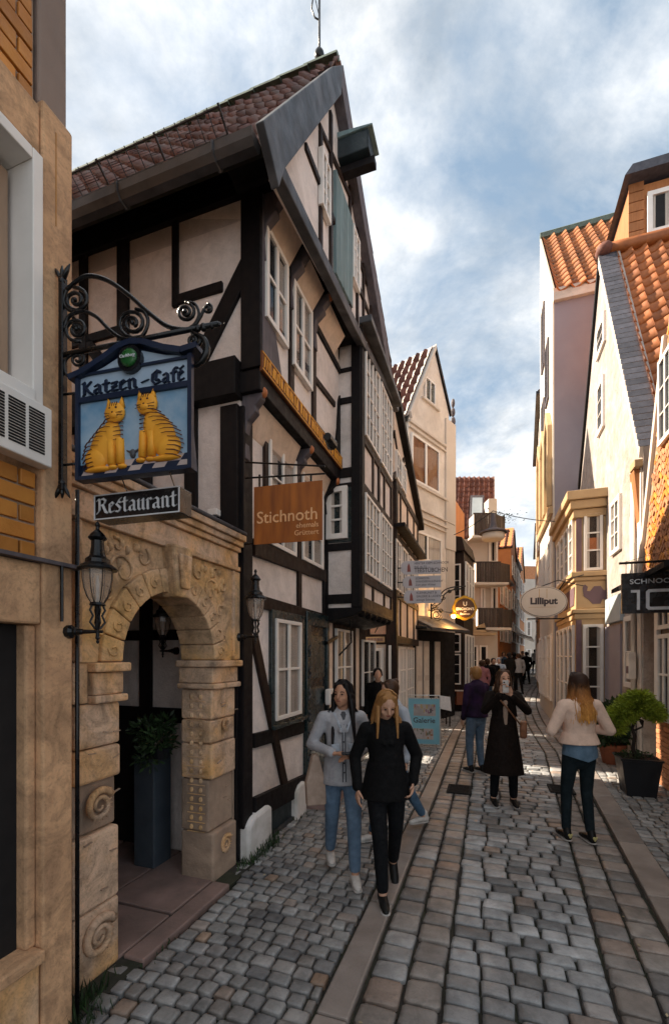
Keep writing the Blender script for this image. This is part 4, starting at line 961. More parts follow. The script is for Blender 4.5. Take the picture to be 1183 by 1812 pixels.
# awnings of far shops
for i, (px, Y) in enumerate(((906, 27), (914, 31), (919, 35))):
    a = lane_pt(px, Y); f = Fr(a, (.45, .9, 0), (.9, -.45, 0)); m = MB()
    p = [f.pt(-.2, -.3, 3.5), f.pt(2.4, -.3, 3.5), f.pt(2.4, 1.0, 3.0), f.pt(-.2, 1.0, 3.0)]; m.hexa([v-UP*.05 for v in p]+p)
    tag(m.build('shop_awning', M['cream2']), ('nearest' if i == 0 else 'middle' if i == 1 else 'farthest')+' pale shop awning of the three beyond the balcony house', 'awning', 'shop awnings')

# ================================================================== right side
FRt = Fr(C0+D2*4.52, D1, -D2)
def rs(px, t=0.0): return FRt.S(px, t)
# --- red brick house at the right edge
B = empty('brick_house', FRt.pt(3.5, -1, 0), 'red brick house with ornamental brickwork and white windows at the right edge', 'house')
BE = rs(1160); SLOPE = [(BE, 3.2)]
e_lo = FRt.at(1128, 958); e_hi = FRt.at(1183, 560)
bs_ = BE
body(FRt, -1, BE, -4, -.02, 0, 3.05, B, 'mortar')
zr = FRt.Z(1160, 958)
s_hi = FRt.at(1183, 590)
MB().prism(FRt, [(-1, 3.05), (rs(1136), 3.05), s_hi, (s_hi[0]-.2, s_hi[1]+.6), (-1, s_hi[1]+.6)], -4, .02).build('upper_wall', M['mortar'], B)
bricks(FRt, 3.4, BE-.003, .02, 2.95, .0, B, 'brick_r', bw=.22, bh=.062, j=.011, lim=300, inside=lambda s, z: (s > 4.12 or z < 1.0) )
def in_up(s, z):
    k = (z-3.05)/(s_hi[1]-3.05); return s < rs(1136)+(s_hi[0]-rs(1136))*k-.05 and s < 6
# ornamental diagonal bricks in the upper strip
cnt = 0
x0b = s_hi[0]-.35
for r in range(60):
    for c in range(16):
        s = x0b+c*.105+.02; z = 3.2+r*.105
        if s < s_hi[0]+2 and in_up(s, z) and z < 9 and in_up(s+.06, z) and cnt < 280:
            m = MB(); d = .045*(1 if ((c//2+r//4) % 2) else -1); m.bar(FRt, (s-.05, z-d), (s+.05, z+d), .055, .0, .04+random.uniform(0,.006)); m.build('brick', M['brick_o' if random.random() < .3 else 'brick_r'], B); cnt += 1
m = MB(); p0, p1 = (rs(1133), 3.0), (s_hi[0]+.02, s_hi[1]); m.bar(FRt, p0, p1, .09, -.1, .07); m.build('verge_board', M['cream2'], B, bevel=.008)
m = MB(); p = [FRt.pt(5.0, .0, 3.16), FRt.pt(2.6, .0, 3.16), FRt.pt(2.6, .42, 3.0), FRt.pt(5.0, .42, 3.0)]; m.hexa([v-UP*.07 for v in p]+p); m.build('shopfront_roof', M['timber'], B)
win(FRt, 3.55, 4.05, 1.06, 2.2, .03, 2, 2, B, wd=.06, bar=.035, cw=.25); win(FRt, 3.55, 4.05, 2.27, 2.85, .03, 2, 1, B, wd=.06, bar=.03, inside=None)
MB().box(FRt, 4.06, 4.16, -.0, .06, 1.0, 2.95).build('window_post', M['white'], B, bevel=.01)
MB().box(FRt, 3.4, 4.2, -.0, .10, .99, 1.055).build('window_sill', M['white'], B, bevel=.01)
wu = FRt.at(1176, 640); win(FRt, wu[0]-.5, wu[0], FRt.Z(1176, 790), wu[1], .06, 2, 3, B, wd=.06, mt='white', inside=None)
# --- weathered white gabled house with slate verge
V = empty('white_gable_house', FRt.pt(7, -1, 0), 'weathered white gabled house with slate edged gable and orange pantiles', 'house')
PKR = FRt.at(1063, 447); NRB = (rs(1138), FRt.Z(1138, 790)); FAR_ = (9.9, 6.9)
def Vt(s0, s1, z0, z1, n, mt, t0=0.0, t1=.05): return MB().box(FRt, s0, s1, t0, t1, z0, z1).build(n, M[mt], V, bevel=.006)
MB().prism(FRt, [(4.86, 0), (10.2, 0), (10.2, 6.6), PKR, NRB, (4.86, 5.0)], -.35, 0).build('wall', M['old_white'], V)
body(FRt, 4.86, 10.2, -6, -.36, 0, 5.0, V, 'cream2', 'rear_wall')
# slates along the near rake, facing the street side and the viewer
dv = Vector((NRB[0]-PKR[0], NRB[1]-PKR[1])); Lr = dv.length; dv /= Lr
n = 40
for k in range(n):
    a = (PKR[0]+dv.x*Lr*k/n, PKR[1]+dv.y*Lr*k/n); b = (PKR[0]+dv.x*Lr*(k+.93)/n, PKR[1]+dv.y*Lr*(k+.90)/n)
    A_, B_ = FRt.pt(a[0], .06, a[1]), FRt.pt(b[0], .06, b[1]); inn = -FRt.n*.34+D1*-.0; up = Vector(FRt.u*dv.y*-1+UP*dv.x*-1).normalized()
    if up.z < 0: up = -up
    m = MB(); q = [A_, B_, B_+inn, A_+inn]; lift = [.012, .065, .065, .012]; m.hexa([v-up*.01 for v in q]+[v+up*l for v, l in zip(q, lift)]); m.build('verge_slate', M['slate'], V)
MB().prism(FRt, [PKR, NRB, (NRB[0]+.04, NRB[1]-.16), (PKR[0]+.02, PKR[1]-.3)], .0, .055).build('verge_board', M['cream2'], V)
MB().prism(FRt, [PKR, (10.2, 6.6), (10.2, 6.45), (PKR[0], PKR[1]-.2)], .0, .06).build('verge_board', M['timber'], V)
Er = FRt.pt(NRB[0]+.0, -.28, NRB[1]-.02); Vr = FRt.u*(PKR[0]-NRB[0])+UP*(PKR[1]-NRB[1]-.05)
roof(Er, D2, Vr, 13, 20, .27, Vr.length/20, 'tile_o', V, parts=True, amp=.045)
MB().tube([FRt.pt(PKR[0], -.1-k*.4, PKR[1]+.02) for k in range(10)], .13, 8).build('ridge_tiles', M['tile_o'], V, smooth=True)
MB().ball(FRt.pt(PKR[0]-.02, -.05, PKR[1]+.02), .17, .2, .15, 8).build('ridge_end', M['tile_r'], V, smooth=True)
MB().box(FRt, 4.87, NRB[0]+.3, -2, .12, NRB[1]-.30, NRB[1]-.18).build('gutter', M['tan'], V, bevel=.01)
MB().prism(Fr(FRt.pt(4.98, 0, 0), -FRt.n, -FRt.u), [(-.1, NRB[1]-.3), (.6, NRB[1]-.3), (.5, NRB[1]-1.0), (.02, NRB[1]-1.6)], -.25, 0).build('eaves_console', M['wood_or'], V)
def vw(x0, x1, yt, yb, c, r, **k): return winpx(FRt, x0, x1, yt, yb, .02, c, r, V, **k)
vw(1057, 1068, 688, 775, 1, 3, wd=.1, inside=None); vw(1056, 1070, 590, 640, 1, 2, wd=.1, inside=None, arch=True)
vw(1081, 1098, 893, 985, 2, 3, wd=.08, inside='curtain', cw=.4)
for a, b, c, d in ((5.35, 5.42, 3.05, 4.3), ): Vt(a, b, c, d, 'pilaster_strip', 'cream2')
MB().box(FRt, rs(1104), rs(1077), 0, .07, 2.55, 3.05).build('window_ledge_panel', M['paleblue'], V)
MB().box(FRt, rs(1097), rs(1076), 0, .06, 2.55, 4.95).build('rendered_panel', M['paleblue'], V) if False else None
Vt(4.92, 5.12, 0, 5.0, 'corner_pilaster', 'cream2', 0, .02)
MB().box(FRt, 6.1, 7.3, .0, .03, .0, 2.5).build('doorway_recess', M['purple'], V)
vw(1106, 1122, 1092, 1215, 1, 2, wd=.09, inside='curtain', cw=.5)
mbx = MB(); mbx.box(FRt, 5.02, 5.2, .05, .16, 1.5, 1.95); mo = mbx.build('meter_box', M['cream'], V, bevel=.02); MB().box(FRt, 5.05, 5.17, .16, .165, 1.6, 1.72).build('box_label', M['mauve'], mo)
m = MB(); m.tube([FRt.pt(5.2, .05, 0), FRt.pt(5.2, .05, 4.9)], .04, 8); m.build('downpipe', M['cream2'], V, smooth=True)
# timber dormer above the ridge
DM = Fr(FRt.pt(8.2, -1.1, 0), D2, -D1)
dz = DM.Z(1145, 415); a0 = DM.S(1112); a1 = DM.S(1260)
d_ = MB().box(DM, a0, a1, -3, 0, 9.2, DM.Z(1128, 330)).build('dormer', M['wood_or'], V)
for k in range(8):
    zz0 = dz-.3+k*.22; MB().box(DM, a0-.01, DM.S(1138), 0, .03, zz0, zz0+.2).build('dormer_board', M['wood_or'], d_)
MB().prism(DM, [(a0-.15, DM.Z(1125, 325)), (a1, DM.Z(1125, 325)+.0), (a1, DM.Z(1125, 325)+.2), (a0-.0, DM.Z(1125, 325)+.2)], -3, .3).build('dormer_roof', M['slate'], d_)
win(DM, DM.S(1143), DM.S(1190), DM.Z(1143, 420), DM.Z(1143, 345), .05, 1, 1, V, wd=.1, inside='curtain', cw=.2)
# --- two storey bay window of the white house
YB0, YB1, YT = 7.35, 10.1, .57
Yb = empty('bay_window', FRt.pt(8.7, .3, 0), 'two storey ochre and mauve bay window with arched white windows and cornices', 'bay window')
YS = Fr(FRt.pt(YB0, 0, 0), FRt.n*-1, -FRt.u)     # runs away from the street (towards the right)
def yb(n, fr, a, b, z0, z1, t0, t1, mt): return MB().box(fr, a, b, t0, t1, z0, z1).build(n, M[mt], Yb, bevel=.006)
body(FRt, YB0, YB1, 0, YT, 0, 5.2, Yb, 'tan')
zz = lambda y: YS.Z(1045, y)
for z0, z1, o in ((zz(885), zz(870), .20), (zz(900), zz(886), .13), (zz(915), zz(901), .06), (zz(1020), zz(1012), .10), (zz(1027), zz(1021), .05), (zz(1085), zz(1078), .07), (zz(1095), zz(1086), .03)):
    MB().box(FRt, YB0-o, YB1+o, 0, YT+o, z0, z1).build('cornice_course', M['tan'], Yb, bevel=.01)
def ywin(fr, a, b, z0, z1, rows, t=.02): return win(fr, a, b, z0, z1, t, 1, rows, Yb, wd=.06, bar=.035, inside='curtain', cw=.22, arch=True, dark='room')
ywin(YS, -.42, -.06, zz(1010), zz(908), 3); ywin(YS, -.44, -.05, zz(1255), zz(1105), 4)
MB().box(YS, -.36, -.12, -.02, .012, zz(975), zz(952)).build('red_blind', M['tile_o'], Yb)
for k in range(4):
    a = YB0+.12+k*.66; ywin(FRt, a, a+.52, zz(1008), zz(912), 3, YT+.02); ywin(FRt, a, a+.52, .55, zz(1105), 3, YT+.02)
for z0, z1 in ((zz(1012), zz(916)), (zz(1260), zz(1097))):
    yb('pilaster', YS, -YT-.0, -.46, z0+.0, z1, 0, .03, 'mauve'); yb('pilaster', YS, -.04, .0, z0, z1, 0, .03, 'tan')
yb('panel_ground', YS, -YT-.0, .0, zz(1076), zz(1029), 0, .012, 'tan')
zc_ = (zz(1076)+zz(1029))/2; hh = (zz(1029)-zz(1076))/2
cart = [(-.44,.55),(-.40,.8),(-.34,.6),(-.36,.3),(-.30,.25),(-.22,.62),(-.1,.62),(-.04,.3),(-.0,.3),(-.0,-.4),(-.06,-.35),(-.1,-.7),(-.25,-.7),(-.33,-.35),(-.42,-.1)]
MB().prism(YS, [(x, zc_+y*hh) for x, y in cart], .012, .022).build('painted_cartouche', M['mauve'], Yb)
for k in range(3): MB().prism(FRt, [(YB0+.2+k*.85, zc_-hh*.7), (YB0+.8+k*.85, zc_-hh*.7), (YB0+.9+k*.85, zc_+hh*.7), (YB0+.1+k*.85, zc_+hh*.7)], YT, YT+.015).build('painted_cartouche', M['mauve'], Yb)
yb('plinth', FRt, YB0-.03, YB1, 0, .42, 0, YT+.03, 'purple')
# --- tall white house, shade on its flank put into a mauve colour
X = empty('tall_white_house', FRt.pt(12, 0, 0), 'tall white house with blank side wall coloured mauve for shade and orange tiled roof', 'house')
FX = Fr(C0+D2*3.86, D1, -D2); X0, X1 = 10.32, 13.75
ze = 12.2; zrg = 16.6
MB().prism(FX, [(X0, 0), (X1, 0), (X1, zrg), (X0, ze)], -.04, 0).build('wall', M['cream2'], X)
MB().box(FX, X0, X0+.3, -6, -.042, 0, ze).build('side_wall', M['purple'], X)
Vx = FX.u*(X1-X0)+UP*(zrg-ze)
roof(FX.pt(X0-.15, -.05, ze-.18), D2, Vx, 13, 15, .36, Vx.length/15*1.02, 'tile_oi', X, amp=.06)
MB().box(FX, X0-.12, X0, -6, .0, ze-.42, ze-.1).build('eaves_board', M['cream'], X)
MB().tube([FX.pt(X1+.02, -k*.5, zrg+.05) for k in range(12)], .14, 6).build('ridge_tiles', M['moss'], X)
for s, z0, z1 in ((11.5, 9.6, 11.4), (12.6, 11.3, 13.3), (12.6, 8.4, 10.2), (11.4, 6.9, 8.8), (12.9, 6.0, 8.0)):
    win(FX, s-.35, s+.35, z0, z1, .02, 2, 3, X, wd=.08, inside=None, mt='timber_grey', panes=False)
MB().box(FX, X0, X1, .0, .10, 5.9, 6.1).build('cornice_course', M['tan'], X)
for s in (10.95, 12.1, 13.2):
    MB().prism(FX, [(s-.5, 6.15), (s-.38, 6.15), (s-.38, 8.3), (s, 8.75), (s+.38, 8.3), (s+.38, 6.15), (s+.5, 6.15), (s+.5, 8.45), (s, 9.05), (s-.5, 8.45)], .0, .14).build('window_hood', M['tan'], X, bevel=.02)
    win(FX, s-.36, s+.36, 3.2, 5.2, .02, 2, 3, X, wd=.08, panes=False); win(FX, s-.4, s+.4, .6, 2.5, .02, 2, 3, X, wd=.08, panes=False)
# --- narrow dark fronted house, far right side
e, f_, W_, h_ = far_house('tan_house', 'narrow tan house beyond the tall white one, seen edge on', 958, 17.3, 949, 24, 690, 'tan', 'tile_r', False, 4, 3, side=-1, roof_h=1.0)
e, f_, W_, h_ = far_house('brown_house', 'low brown fronted house at the far right bend', 953, 24.3, 948, 33, 925, 'timber_brown', 'tile_r', False, 2, 3, side=-1, roof_h=.8)
# ------------------------------------------------------------------ lettering
GLY = {
'R': (.95, [[(0,1.25),(.14,1.42),(.22,1.25),(.22,.3),(.02,.02)],[(.22,1.3),(.52,1.42),(.72,1.2),(.6,.88),(.32,.76)],[(.5,.8),(.74,.1),(.92,0)]]),
'e': (.56, [[(.1,.85),(.1,.15),(.25,0),(.47,.14)],[(.1,.85),(.28,1),(.42,.82),(.14,.5)]]),
's': (.56, [[(.45,.88),(.26,1),(.1,.78),(.42,.36),(.3,.02),(.06,.1)],[(.26,1),(.4,1.25),(.5,1.3)]]),
't': (.52, [[(.2,1.35),(.2,.15),(.32,0),(.47,.12)],[(.0,.93),(.42,.98)]]),
'a': (.66, [[(.1,.88),(.28,1),(.44,.85),(.44,.12),(.56,0)],[(.44,.58),(.12,.42),(.1,.15),(.22,.02),(.44,.2)]]),
'u': (.72, [[(.02,.88),(.14,1),(.14,.15),(.26,0),(.46,.17)],[(.38,.9),(.5,1),(.5,.12),(.62,0)]]),
'r': (.50, [[(.02,.88),(.14,1),(.14,.06),(.22,0)],[(.14,.82),(.32,1),(.44,.86)]]),
'n': (.72, [[(.02,.88),(.14,1),(.14,.06),(.2,0)],[(.14,.8),(.36,1),(.5,.85),(.5,.1),(.62,0)]]),
'K': (.80, [[(.05,1.35),(.18,1.45),(.18,.05),(.1,0)],[(.62,1.4),(.2,.72)],[(.3,.8),(.5,.3),(.74,0)]]),
'z': (.55, [[(.05,.9),(.42,.96),(.08,.1),(.47,.06)],[(.1,.5),(.4,.5)]]),
'C': (.85, [[(.74,1.2),(.45,1.45),(.16,1.15),(.12,.4),(.38,0),(.74,.2)],[(.42,1.15),(.4,.45),(.62,.42)]]),
'f': (.48, [[(.5,1.35),(.32,1.42),(.2,1.2),(.2,0)],[(.02,.93),(.42,.98)]]),
'é': (.62, [[(.1,.85),(.1,.15),(.25,0),(.47,.14)],[(.1,.85),(.28,1),(.42,.82),(.14,.5)],[(.22,1.2),(.44,1.42)]]),
'-': (.50, [[(.04,.45),(.4,.62)]])}
def nib(fr, word, s0, z0, width, h, t0, t1, mt, parent, nw=.17, slope=0.0, ang=.75):
    """broad nib lettering: every letter a part of its own"""
    tot = sum(GLY[c][0] for c in word); kx = width/tot; x = s0
    nx, ny = cos(ang)*nw/2, sin(ang)*nw/2
    for c in word:
        w_, st = GLY[c]; m = MB()
        for i, pl_ in enumerate(st):
            for j in range(len(pl_)-1):
                (a, b), (c_, d) = pl_[j], pl_[j+1]
                if a > c_ : a, b, c_, d = c_, d, a, b
                q = [(a-nx, b-ny), (a+nx, b+ny), (c_+nx, d+ny), (c_-nx, d-ny)]
                e_ = .0004*(j+i*3)
                m.prism(fr, [(x+u*kx, z0+v*h+(x+u*kx-s0)*slope) for u, v in q], t0, t1+e_)
        m.build('letter', M[mt], parent); x += w_*kx
def text(fr, s, z, t, txt, size, mt, parent, align='LEFT', ext=.002, off=0.0, sx=1.0, rz=0.0, name='lettering', shear=0.0):
    cu = bpy.data.curves.new('t', 'FONT'); cu.body = txt; cu.size = size; cu.align_x = align; cu.extrude = ext; cu.offset = off; cu.shear = shear; cu.resolution_u = 3
    o = bpy.data.objects.new('t', cu); me = bpy.data.meshes.new_from_object(o); bpy.data.objects.remove(o)
    me.name = name; me.materials.clear(); me.materials.append(M[mt])
    n = fr.n; rot = Matrix((fr.u, UP, n)).transposed().to_4x4()
    ob = bpy.data.objects.new(name, me); COL.objects.link(ob)
    p = fr.pt(s, t, z); WL[ob] = p; ob.parent = parent
    ob.matrix_local = Matrix.Translation(p-(WL[parent] if parent else Vector()))@rot@Matrix.Rotation(rz, 4, 'Z')@Matrix.Diagonal((sx, 1, 1, 1))
    return ob
# ------------------------------------------------------------------ hanging cat sign
KU_ = Vector((.971, -.2375, 0)); KN_ = Vector((-.2375, -.971, 0))
KG = Fr(Vector(((110-CX)/FOC*2.2, 2.2, 0)), KU_, KN_)
kp = KG.at
WB = empty('iron_sign_bracket', KG.pt(0, 0, kp(110, 860)[1]), 'black wrought iron scroll bracket carrying the cat sign on the concrete pillar', 'bracket')
def itube(pts, r, n=6, par=WB, name='iron_scroll', t=0.0, mt='iron'):
    return MB().tube([KG.pt(*((kp(*p)[0], t, kp(*p)[1]))) for p in pts], r, n).build(name, M[mt], par, smooth=True)
def spiral(cx, cy, r0, a0, turns, n=26, k=.82):
    return [(cx+r0*(1-k*i/n)*cos(a0+turns*2*pi*i/n), cy+r0*(1-k*i/n)*sin(a0+turns*2*pi*i/n)) for i in range(n+1)]
def cr(P_, n=6):
    out_ = []
    for i in range(len(P_)-1):
        p0, p1, p2, p3 = P_[max(i-1, 0)], P_[i], P_[i+1], P_[min(i+2, len(P_)-1)]
        for j in range(n):
            t = j/n; out_.append(tuple(.5*((2*p1[k])+(-p0[k]+p2[k])*t+(2*p0[k]-5*p1[k]+4*p2[k]-p3[k])*t*t+(-p0[k]+3*p1[k]-3*p2[k]+p3[k])*t**3) for k in (0, 1)))
    return out_+[P_[-1]]
m = MB(); s_, z0_ = kp(110, 868); m.box(KG, s_-.013, s_+.013, -.02, .012, z0_, kp(110, 490)[1]); m.build('wall_bar', M['iron'], WB, bevel=.004)
for y, sg in ((490, 1), (862, -1)):
    a, b = kp(110, y); m = MB()
    for dx in (-.03, 0, .03): m.tube([KG.pt(a, .0, b-.02*sg), KG.pt(a+dx, .0, b+.03*sg), KG.pt(a+dx*1.5, 0, b+.055*sg)], [.012, .01, .003], 6)
    m.ball(KG.pt(a, 0, b-.02*sg), .018, n=8); m.build('leaf_finial', M['iron'], WB, smooth=True)
itube([(112, 628), (386, 573)], .0115, 8, name='top_bar')
itube(cr([(118, 512), (150, 489), (188, 495), (228, 522), (262, 552), (296, 577), (330, 583), (352, 578)]), [.010]*43, 6)
itube(spiral(134, 531, 23, -pi*.55, 1.9), .0085); itube(cr([(118, 512), (113, 533), (122, 548), (140, 550)]), .0085)
itube(spiral(136, 583, 22, pi*.4, 1.8), .0085); itube(cr([(114, 583), (122, 560), (146, 551), (170, 560), (192, 582), (214, 598), (234, 600)]), .009)
itube(spiral(235, 572, 27, pi*.35, 2.0), .009); itube(cr([(234, 600), (252, 594), (262, 570), (255, 552), (240, 547)]), .009)
itube(spiral(328, 552, 17, -pi*.4, 1.8), .008); itube(cr([(328, 535), (345, 538), (352, 556), (344, 574), (330, 583)]), .007)
itube(cr([(345, 576), (355, 560), (362, 545), (368, 540)]), .007); itube(spiral(367, 546, 9, -pi*.5, 1.5), .006)
itube(spiral(343, 603, 14, -pi*.6, 1.6), .009); itube(cr([(343, 590), (360, 600), (366, 618), (358, 638), (344, 648)]), [.009+.007*sin(i/24*pi) for i in range(25)])
itube(spiral(137, 636, 13, -pi*.3, 1.6), .007); itube(cr([(130, 625), (116, 638), (116, 660), (134, 675)]), .007)
for y in (698, 823): itube([(112, y), (138, y-3)], .006)
for px, r in ((340, .020), (350, .024), (360, .028), (375, .022), (388, .016), (397, .006)): 
    a, b = kp(px, 583-(px-340)*.19); MB().ball(KG.pt(a, 0, b), r*.6, r*.5, r*.7, 8).build('rosette', M['iron'], WB, smooth=True)
for cx_, cy_ in ((134, 531), (136, 583), (235, 572), (328, 552), (343, 603)):
    a, b = kp(cx_, cy_); MB().ball(KG.pt(a, .004, b), .011, n=8).build('scroll_boss', M['iron'], WB, smooth=True)

KS_ = empty('cat_sign', KG.pt(.4, 0, kp(240, 850)[1]), 'painted cafe sign with two sitting orange tabby cats on a blue ground', 'sign')
M['sign_navy'] = mat('sign_navy', (.012,.022,.055), None, 6, .4, .1); M['sign_blue'] = mat('sign_blue', (.10,.27,.46), (.34,.46,.58), 7, .55, .15, 30, grime=(.42,.52,.60), gscale=6, gamt=.5)
M['sign_pale'] = mat('sign_pale', (.42,.52,.64), (.30,.42,.56), 6, .55, .1); M['cat'] = mat('cat_orange', (.92,.42,.035), (.82,.33,.02), 12, .6, .25, 60)
M['cat_line'] = mat('cat_line', (.10,.025,.01), None, 6, .6, 0); M['pinkish'] = mat('sign_pinkwhite', (.56,.45,.42), None, 6, .6, .1)
sL, sR = kp(139, 700)[0], kp(343, 700)[0]; zB = kp(240, 842)[1]; zM = kp(240, 697)[1]; zT = kp(240, 632)[1]
W_ = sR-sL
top = [(sL-.03, zT-.06), (sL+.04, zT-.045), (sL+W_*.25, zT+.0), (sL+W_*.40, zT+.045), (sL+W_*.5, zT+.055), (sL+W_*.6, zT+.045), (sL+W_*.78, zT-.0), (sL+W_*.92, zT-.025), (sR+.03, zT-.015)]
MB().prism(KG, [(sL, zB), (sR, zB)]+[(x, z-.012) for x, z in reversed(top[1:-1])], -.03, .0).build('sign_board', M['sign_navy'], KS_)
q = MB(); 
for a, b in zip(top[:-1], top[1:]): q.bar(KG, a, b, .026, -.055, .035)
q.build('curved_top', M['sign_navy'], KS_)
z1 = kp(240, 672)[1]
for n_, a, b, c, d, t1_, mt in (('frame_bar', sL, sL+.018, zB, zT-.05, .022, 'sign_navy'), ('frame_bar', sR-.02, sR, zB, zT-.04, .022, 'sign_navy'), ('frame_bar', sL+.018, sR-.02, zB, zB+.018, .02, 'sign_navy'), ('frame_bar', sL+.018, sR-.02, zM-.012, zM+.012, .02, 'sign_navy'), ('frame_bar', sL+.018, sR-.02, z1+.05, z1+.06, .018, 'sign_navy'),
        ('name_panel', sL+.018, sR-.02, zM+.012, z1+.05, .006, 'sign_pale'), ('picture_panel', sL+.018, sR-.02, zB+.075, zM-.012, .006, 'sign_blue')):
    MB().box(KG, a, b, .0002, t1_, c, d).build(n_, M[mt], KS_)
MB().prism(KG, [(sL+.02, z1+.062), (sR-.022, z1+.062), (sR-.022, zT-.035), (sL+W_*.78, zT-.02), (sL+W_*.58, zT+.02), (sL+W_*.42, zT+.02), (sL+W_*.25, zT-.022), (sL+.02, zT-.062)], .0002, .006).build('gable_panel', M['sign_pale'], KS_)
ca = (sL+sR)/2-.005; cz2 = z1+.085
m = MB(); m.tube([KG.pt(ca, 0, cz2), KG.pt(ca, .03, cz2)], .062, 20); m.build('roundel', M['black'], KS_)
m = MB(); m.tube([KG.pt(ca, .03, cz2), KG.pt(ca, .036, cz2), KG.pt(ca, .042, cz2)], [.043, .042, .03], 20); m.build('green_disc', mat('disc_green', (.02,.13,.03), (.01,.06,.015), 20, .3, 0), KS_, smooth=True)
text(KG, ca, cz2-.004, .044, 'Carlsberg', .0205, 'letter_w', KS_, 'CENTER', shear=.2)
nib(KG, 'Katzen', sL+.03, zM+.022, W_*.50, .043, .006, .016, 'sign_navy', KS_, nw=.2)
nib(KG, '-', sL+W_*.575, zM+.022, .045, .043, .006, .016, 'sign_navy', KS_, nw=.16)
nib(KG, 'Café', sL+W_*.655, zM+.022, W_*.29, .043, .006, .016, 'sign_navy', KS_, nw=.2)
# checked floor
for r in range(2):
    za, zb2 = zB+.018+r*.029, zB+.018+(r+1)*.029; sh = .022
    n = 9; ww = (W_-.04)/n
    for k in range(n):
        x = sL+.02+k*ww; col = 'sign_navy' if (k+r) % 2 else 'pinkish'; lim = sR-.021
        p = [(min(x+r*sh, lim), za), (min(x+ww+r*sh, lim), za), (min(x+ww+(r+1)*sh, lim), zb2), (min(x+(r+1)*sh, lim), zb2)]
        if p[1][0]-p[0][0] > .004: MB().prism(KG, p, .0002, .009).build('floor_check', M[col], KS_)
def cat(cx, flip, base, sc):
    """sitting tabby in relief; parts: body, head, tail, stripes"""
    def P_(x, z, t=.008): return KG.pt(cx+x*flip*sc, t, base+z*sc)
    b = MB()
    def el(x, z, rx, rz, rt=.018, rot=0.0):
        Mt = Matrix((KG.u*flip, KG.n, UP)).transposed()@Matrix.Rotation(rot, 3, 'Y'); b.ball(P_(x, z), rx*sc, rt, rz*sc, 14, Mt)
    el(-.03, .21, .12, .20, .019, .40); el(.06, .31, .085, .13, .019); el(-.09, .115, .115, .105, .024); el(-.07, .025, .14, .025, .02)
    b.tube([P_(.06, .25), P_(.065, .05)], .020*sc/.5, 6); b.tube([P_(.14, .26), P_(.15, .05)], .019*sc/.5, 6)
    el(.075, .03, .045, .022); el(.165, .03, .045, .022)
    bo = b.build('cat_figure', M['cat'], KS_, smooth=True)
    h = MB(); Mt = Matrix((KG.u, KG.n, UP)).transposed(); h.ball(P_(.10, .475, .016), .098*sc, .02, .088*sc, 14, Mt); h.ball(P_(.105, .445, .028), .045*sc, .012, .03*sc, 10, Mt)
    for e_ in (-.055, .055):
        x = .105+e_; h.prism(KG, [(cx+(x-.03)*flip*sc, base+.52*sc), (cx+(x+.03)*flip*sc, base+.52*sc), (cx+(x+e_*.2)*flip*sc, base+.60*sc)], .005, .02)
    h.build('cat_head', M['cat'], bo, smooth=True)
    q = MB()
    for k in range(13):   # back stripes
        z = .06+k*.035; z -= .03; x0 = -.235+.010*abs(k-3)+max(0, k-6)*.026; q.tube([P_(x0, z-.012, .012), P_(x0+.05, z+.006, .027), P_(x0+.12, z+.012, .032), P_(x0+(.12 if k < 5 else .17), z+.010, .030)], [.003,.0026,.0018,.001], 4)
        if k > 5: q.tube([P_(.175, z+.02, .012), P_(.14, z+.01, .024), P_(.10, z+.004, .028)], [.003,.0022,.001], 4)
    for k in range(6):
        for x in (.06, .145): q.tube([P_(x-.02, .08+k*.028, .022), P_(x+.02, .08+k*.028, .022)], .0018, 4)
    for k in range(4): q.tube([P_(.07+k*.022, .56, .026), P_(.075+k*.02, .52, .033)], .0018, 4)
    for e_ in (-.03, .03): q.ball(P_(.105+e_, .505, .033), .0055, .003, .0055, 8)
    q.ball(P_(.105, .465, .036), .006, .004, .004, 6); q.tube([P_(.06, .44, .03), P_(.085, .435, .034), P_(.105, .452, .036), P_(.125, .435, .034), P_(.15, .44, .03)], .0022, 4)
    for sg in (-1, 1):
        for k in range(2): q.tube([P_(.105+sg*.03, .46-k*.012, .034), P_(.105+sg*.09, .47-k*.03, .03)], .0014, 4)
    q.build('painted_stripes', M['cat_line'], bo, kind='stuff')
cat(sL+W_*.26, 1, zB+.030, .56); cat(sL+W_*.72, -1, zB+.048, .56)
q = MB(); c_ = KG.pt(sL+W_*.5, .01, zB+.10); Mt = Matrix((KG.u, KG.n, UP)).transposed(); q.ball(c_, .016, .01, .022, 8, Mt); q.tube([c_-KG.u*.032+UP*.018, c_, c_+KG.u*.032+UP*.018], [.003,.009,.003], 5); q.build('small_bird', M['lead'], KS_, smooth=True)
# ------------------------------------------------------------------ restaurant light box
RG = Fr(Vector(((167-CX)/FOC*2.28, 2.28, 0)), Vector((.963, -.27, 0)), Vector((-.27, -.963, 0))); rp = RG.at
RS = empty('lettered_light_box', RG.pt(.3, 0, rp(245, 915)[1]), 'long black light box with white blackletter word under the cat sign', 'sign')
b0_, t0_ = rp(167, 921)[1], rp(167, 877)[1]; sr = rp(318, 900)[0]
MB().box(RG, 0, sr, -.10, 0, b0_, t0_).build('sign_case', M['black'], RS, bevel=.004)
for z in (b0_+.003, t0_-.003): MB().box(RG, .0, sr, .0, .004, z-.003, z+.003).build('trim_strip', M['letter_w'], RS)
for s in (.003, sr-.003): MB().box(RG, s-.003, s+.003, .0, .004, b0_+.006, t0_-.006).build('trim_strip', M['letter_w'], RS)
nib(RG, 'Restaurant', .018, b0_+.03, sr-.03, .052, .0, .004, 'letter_w', RS, nw=.19)
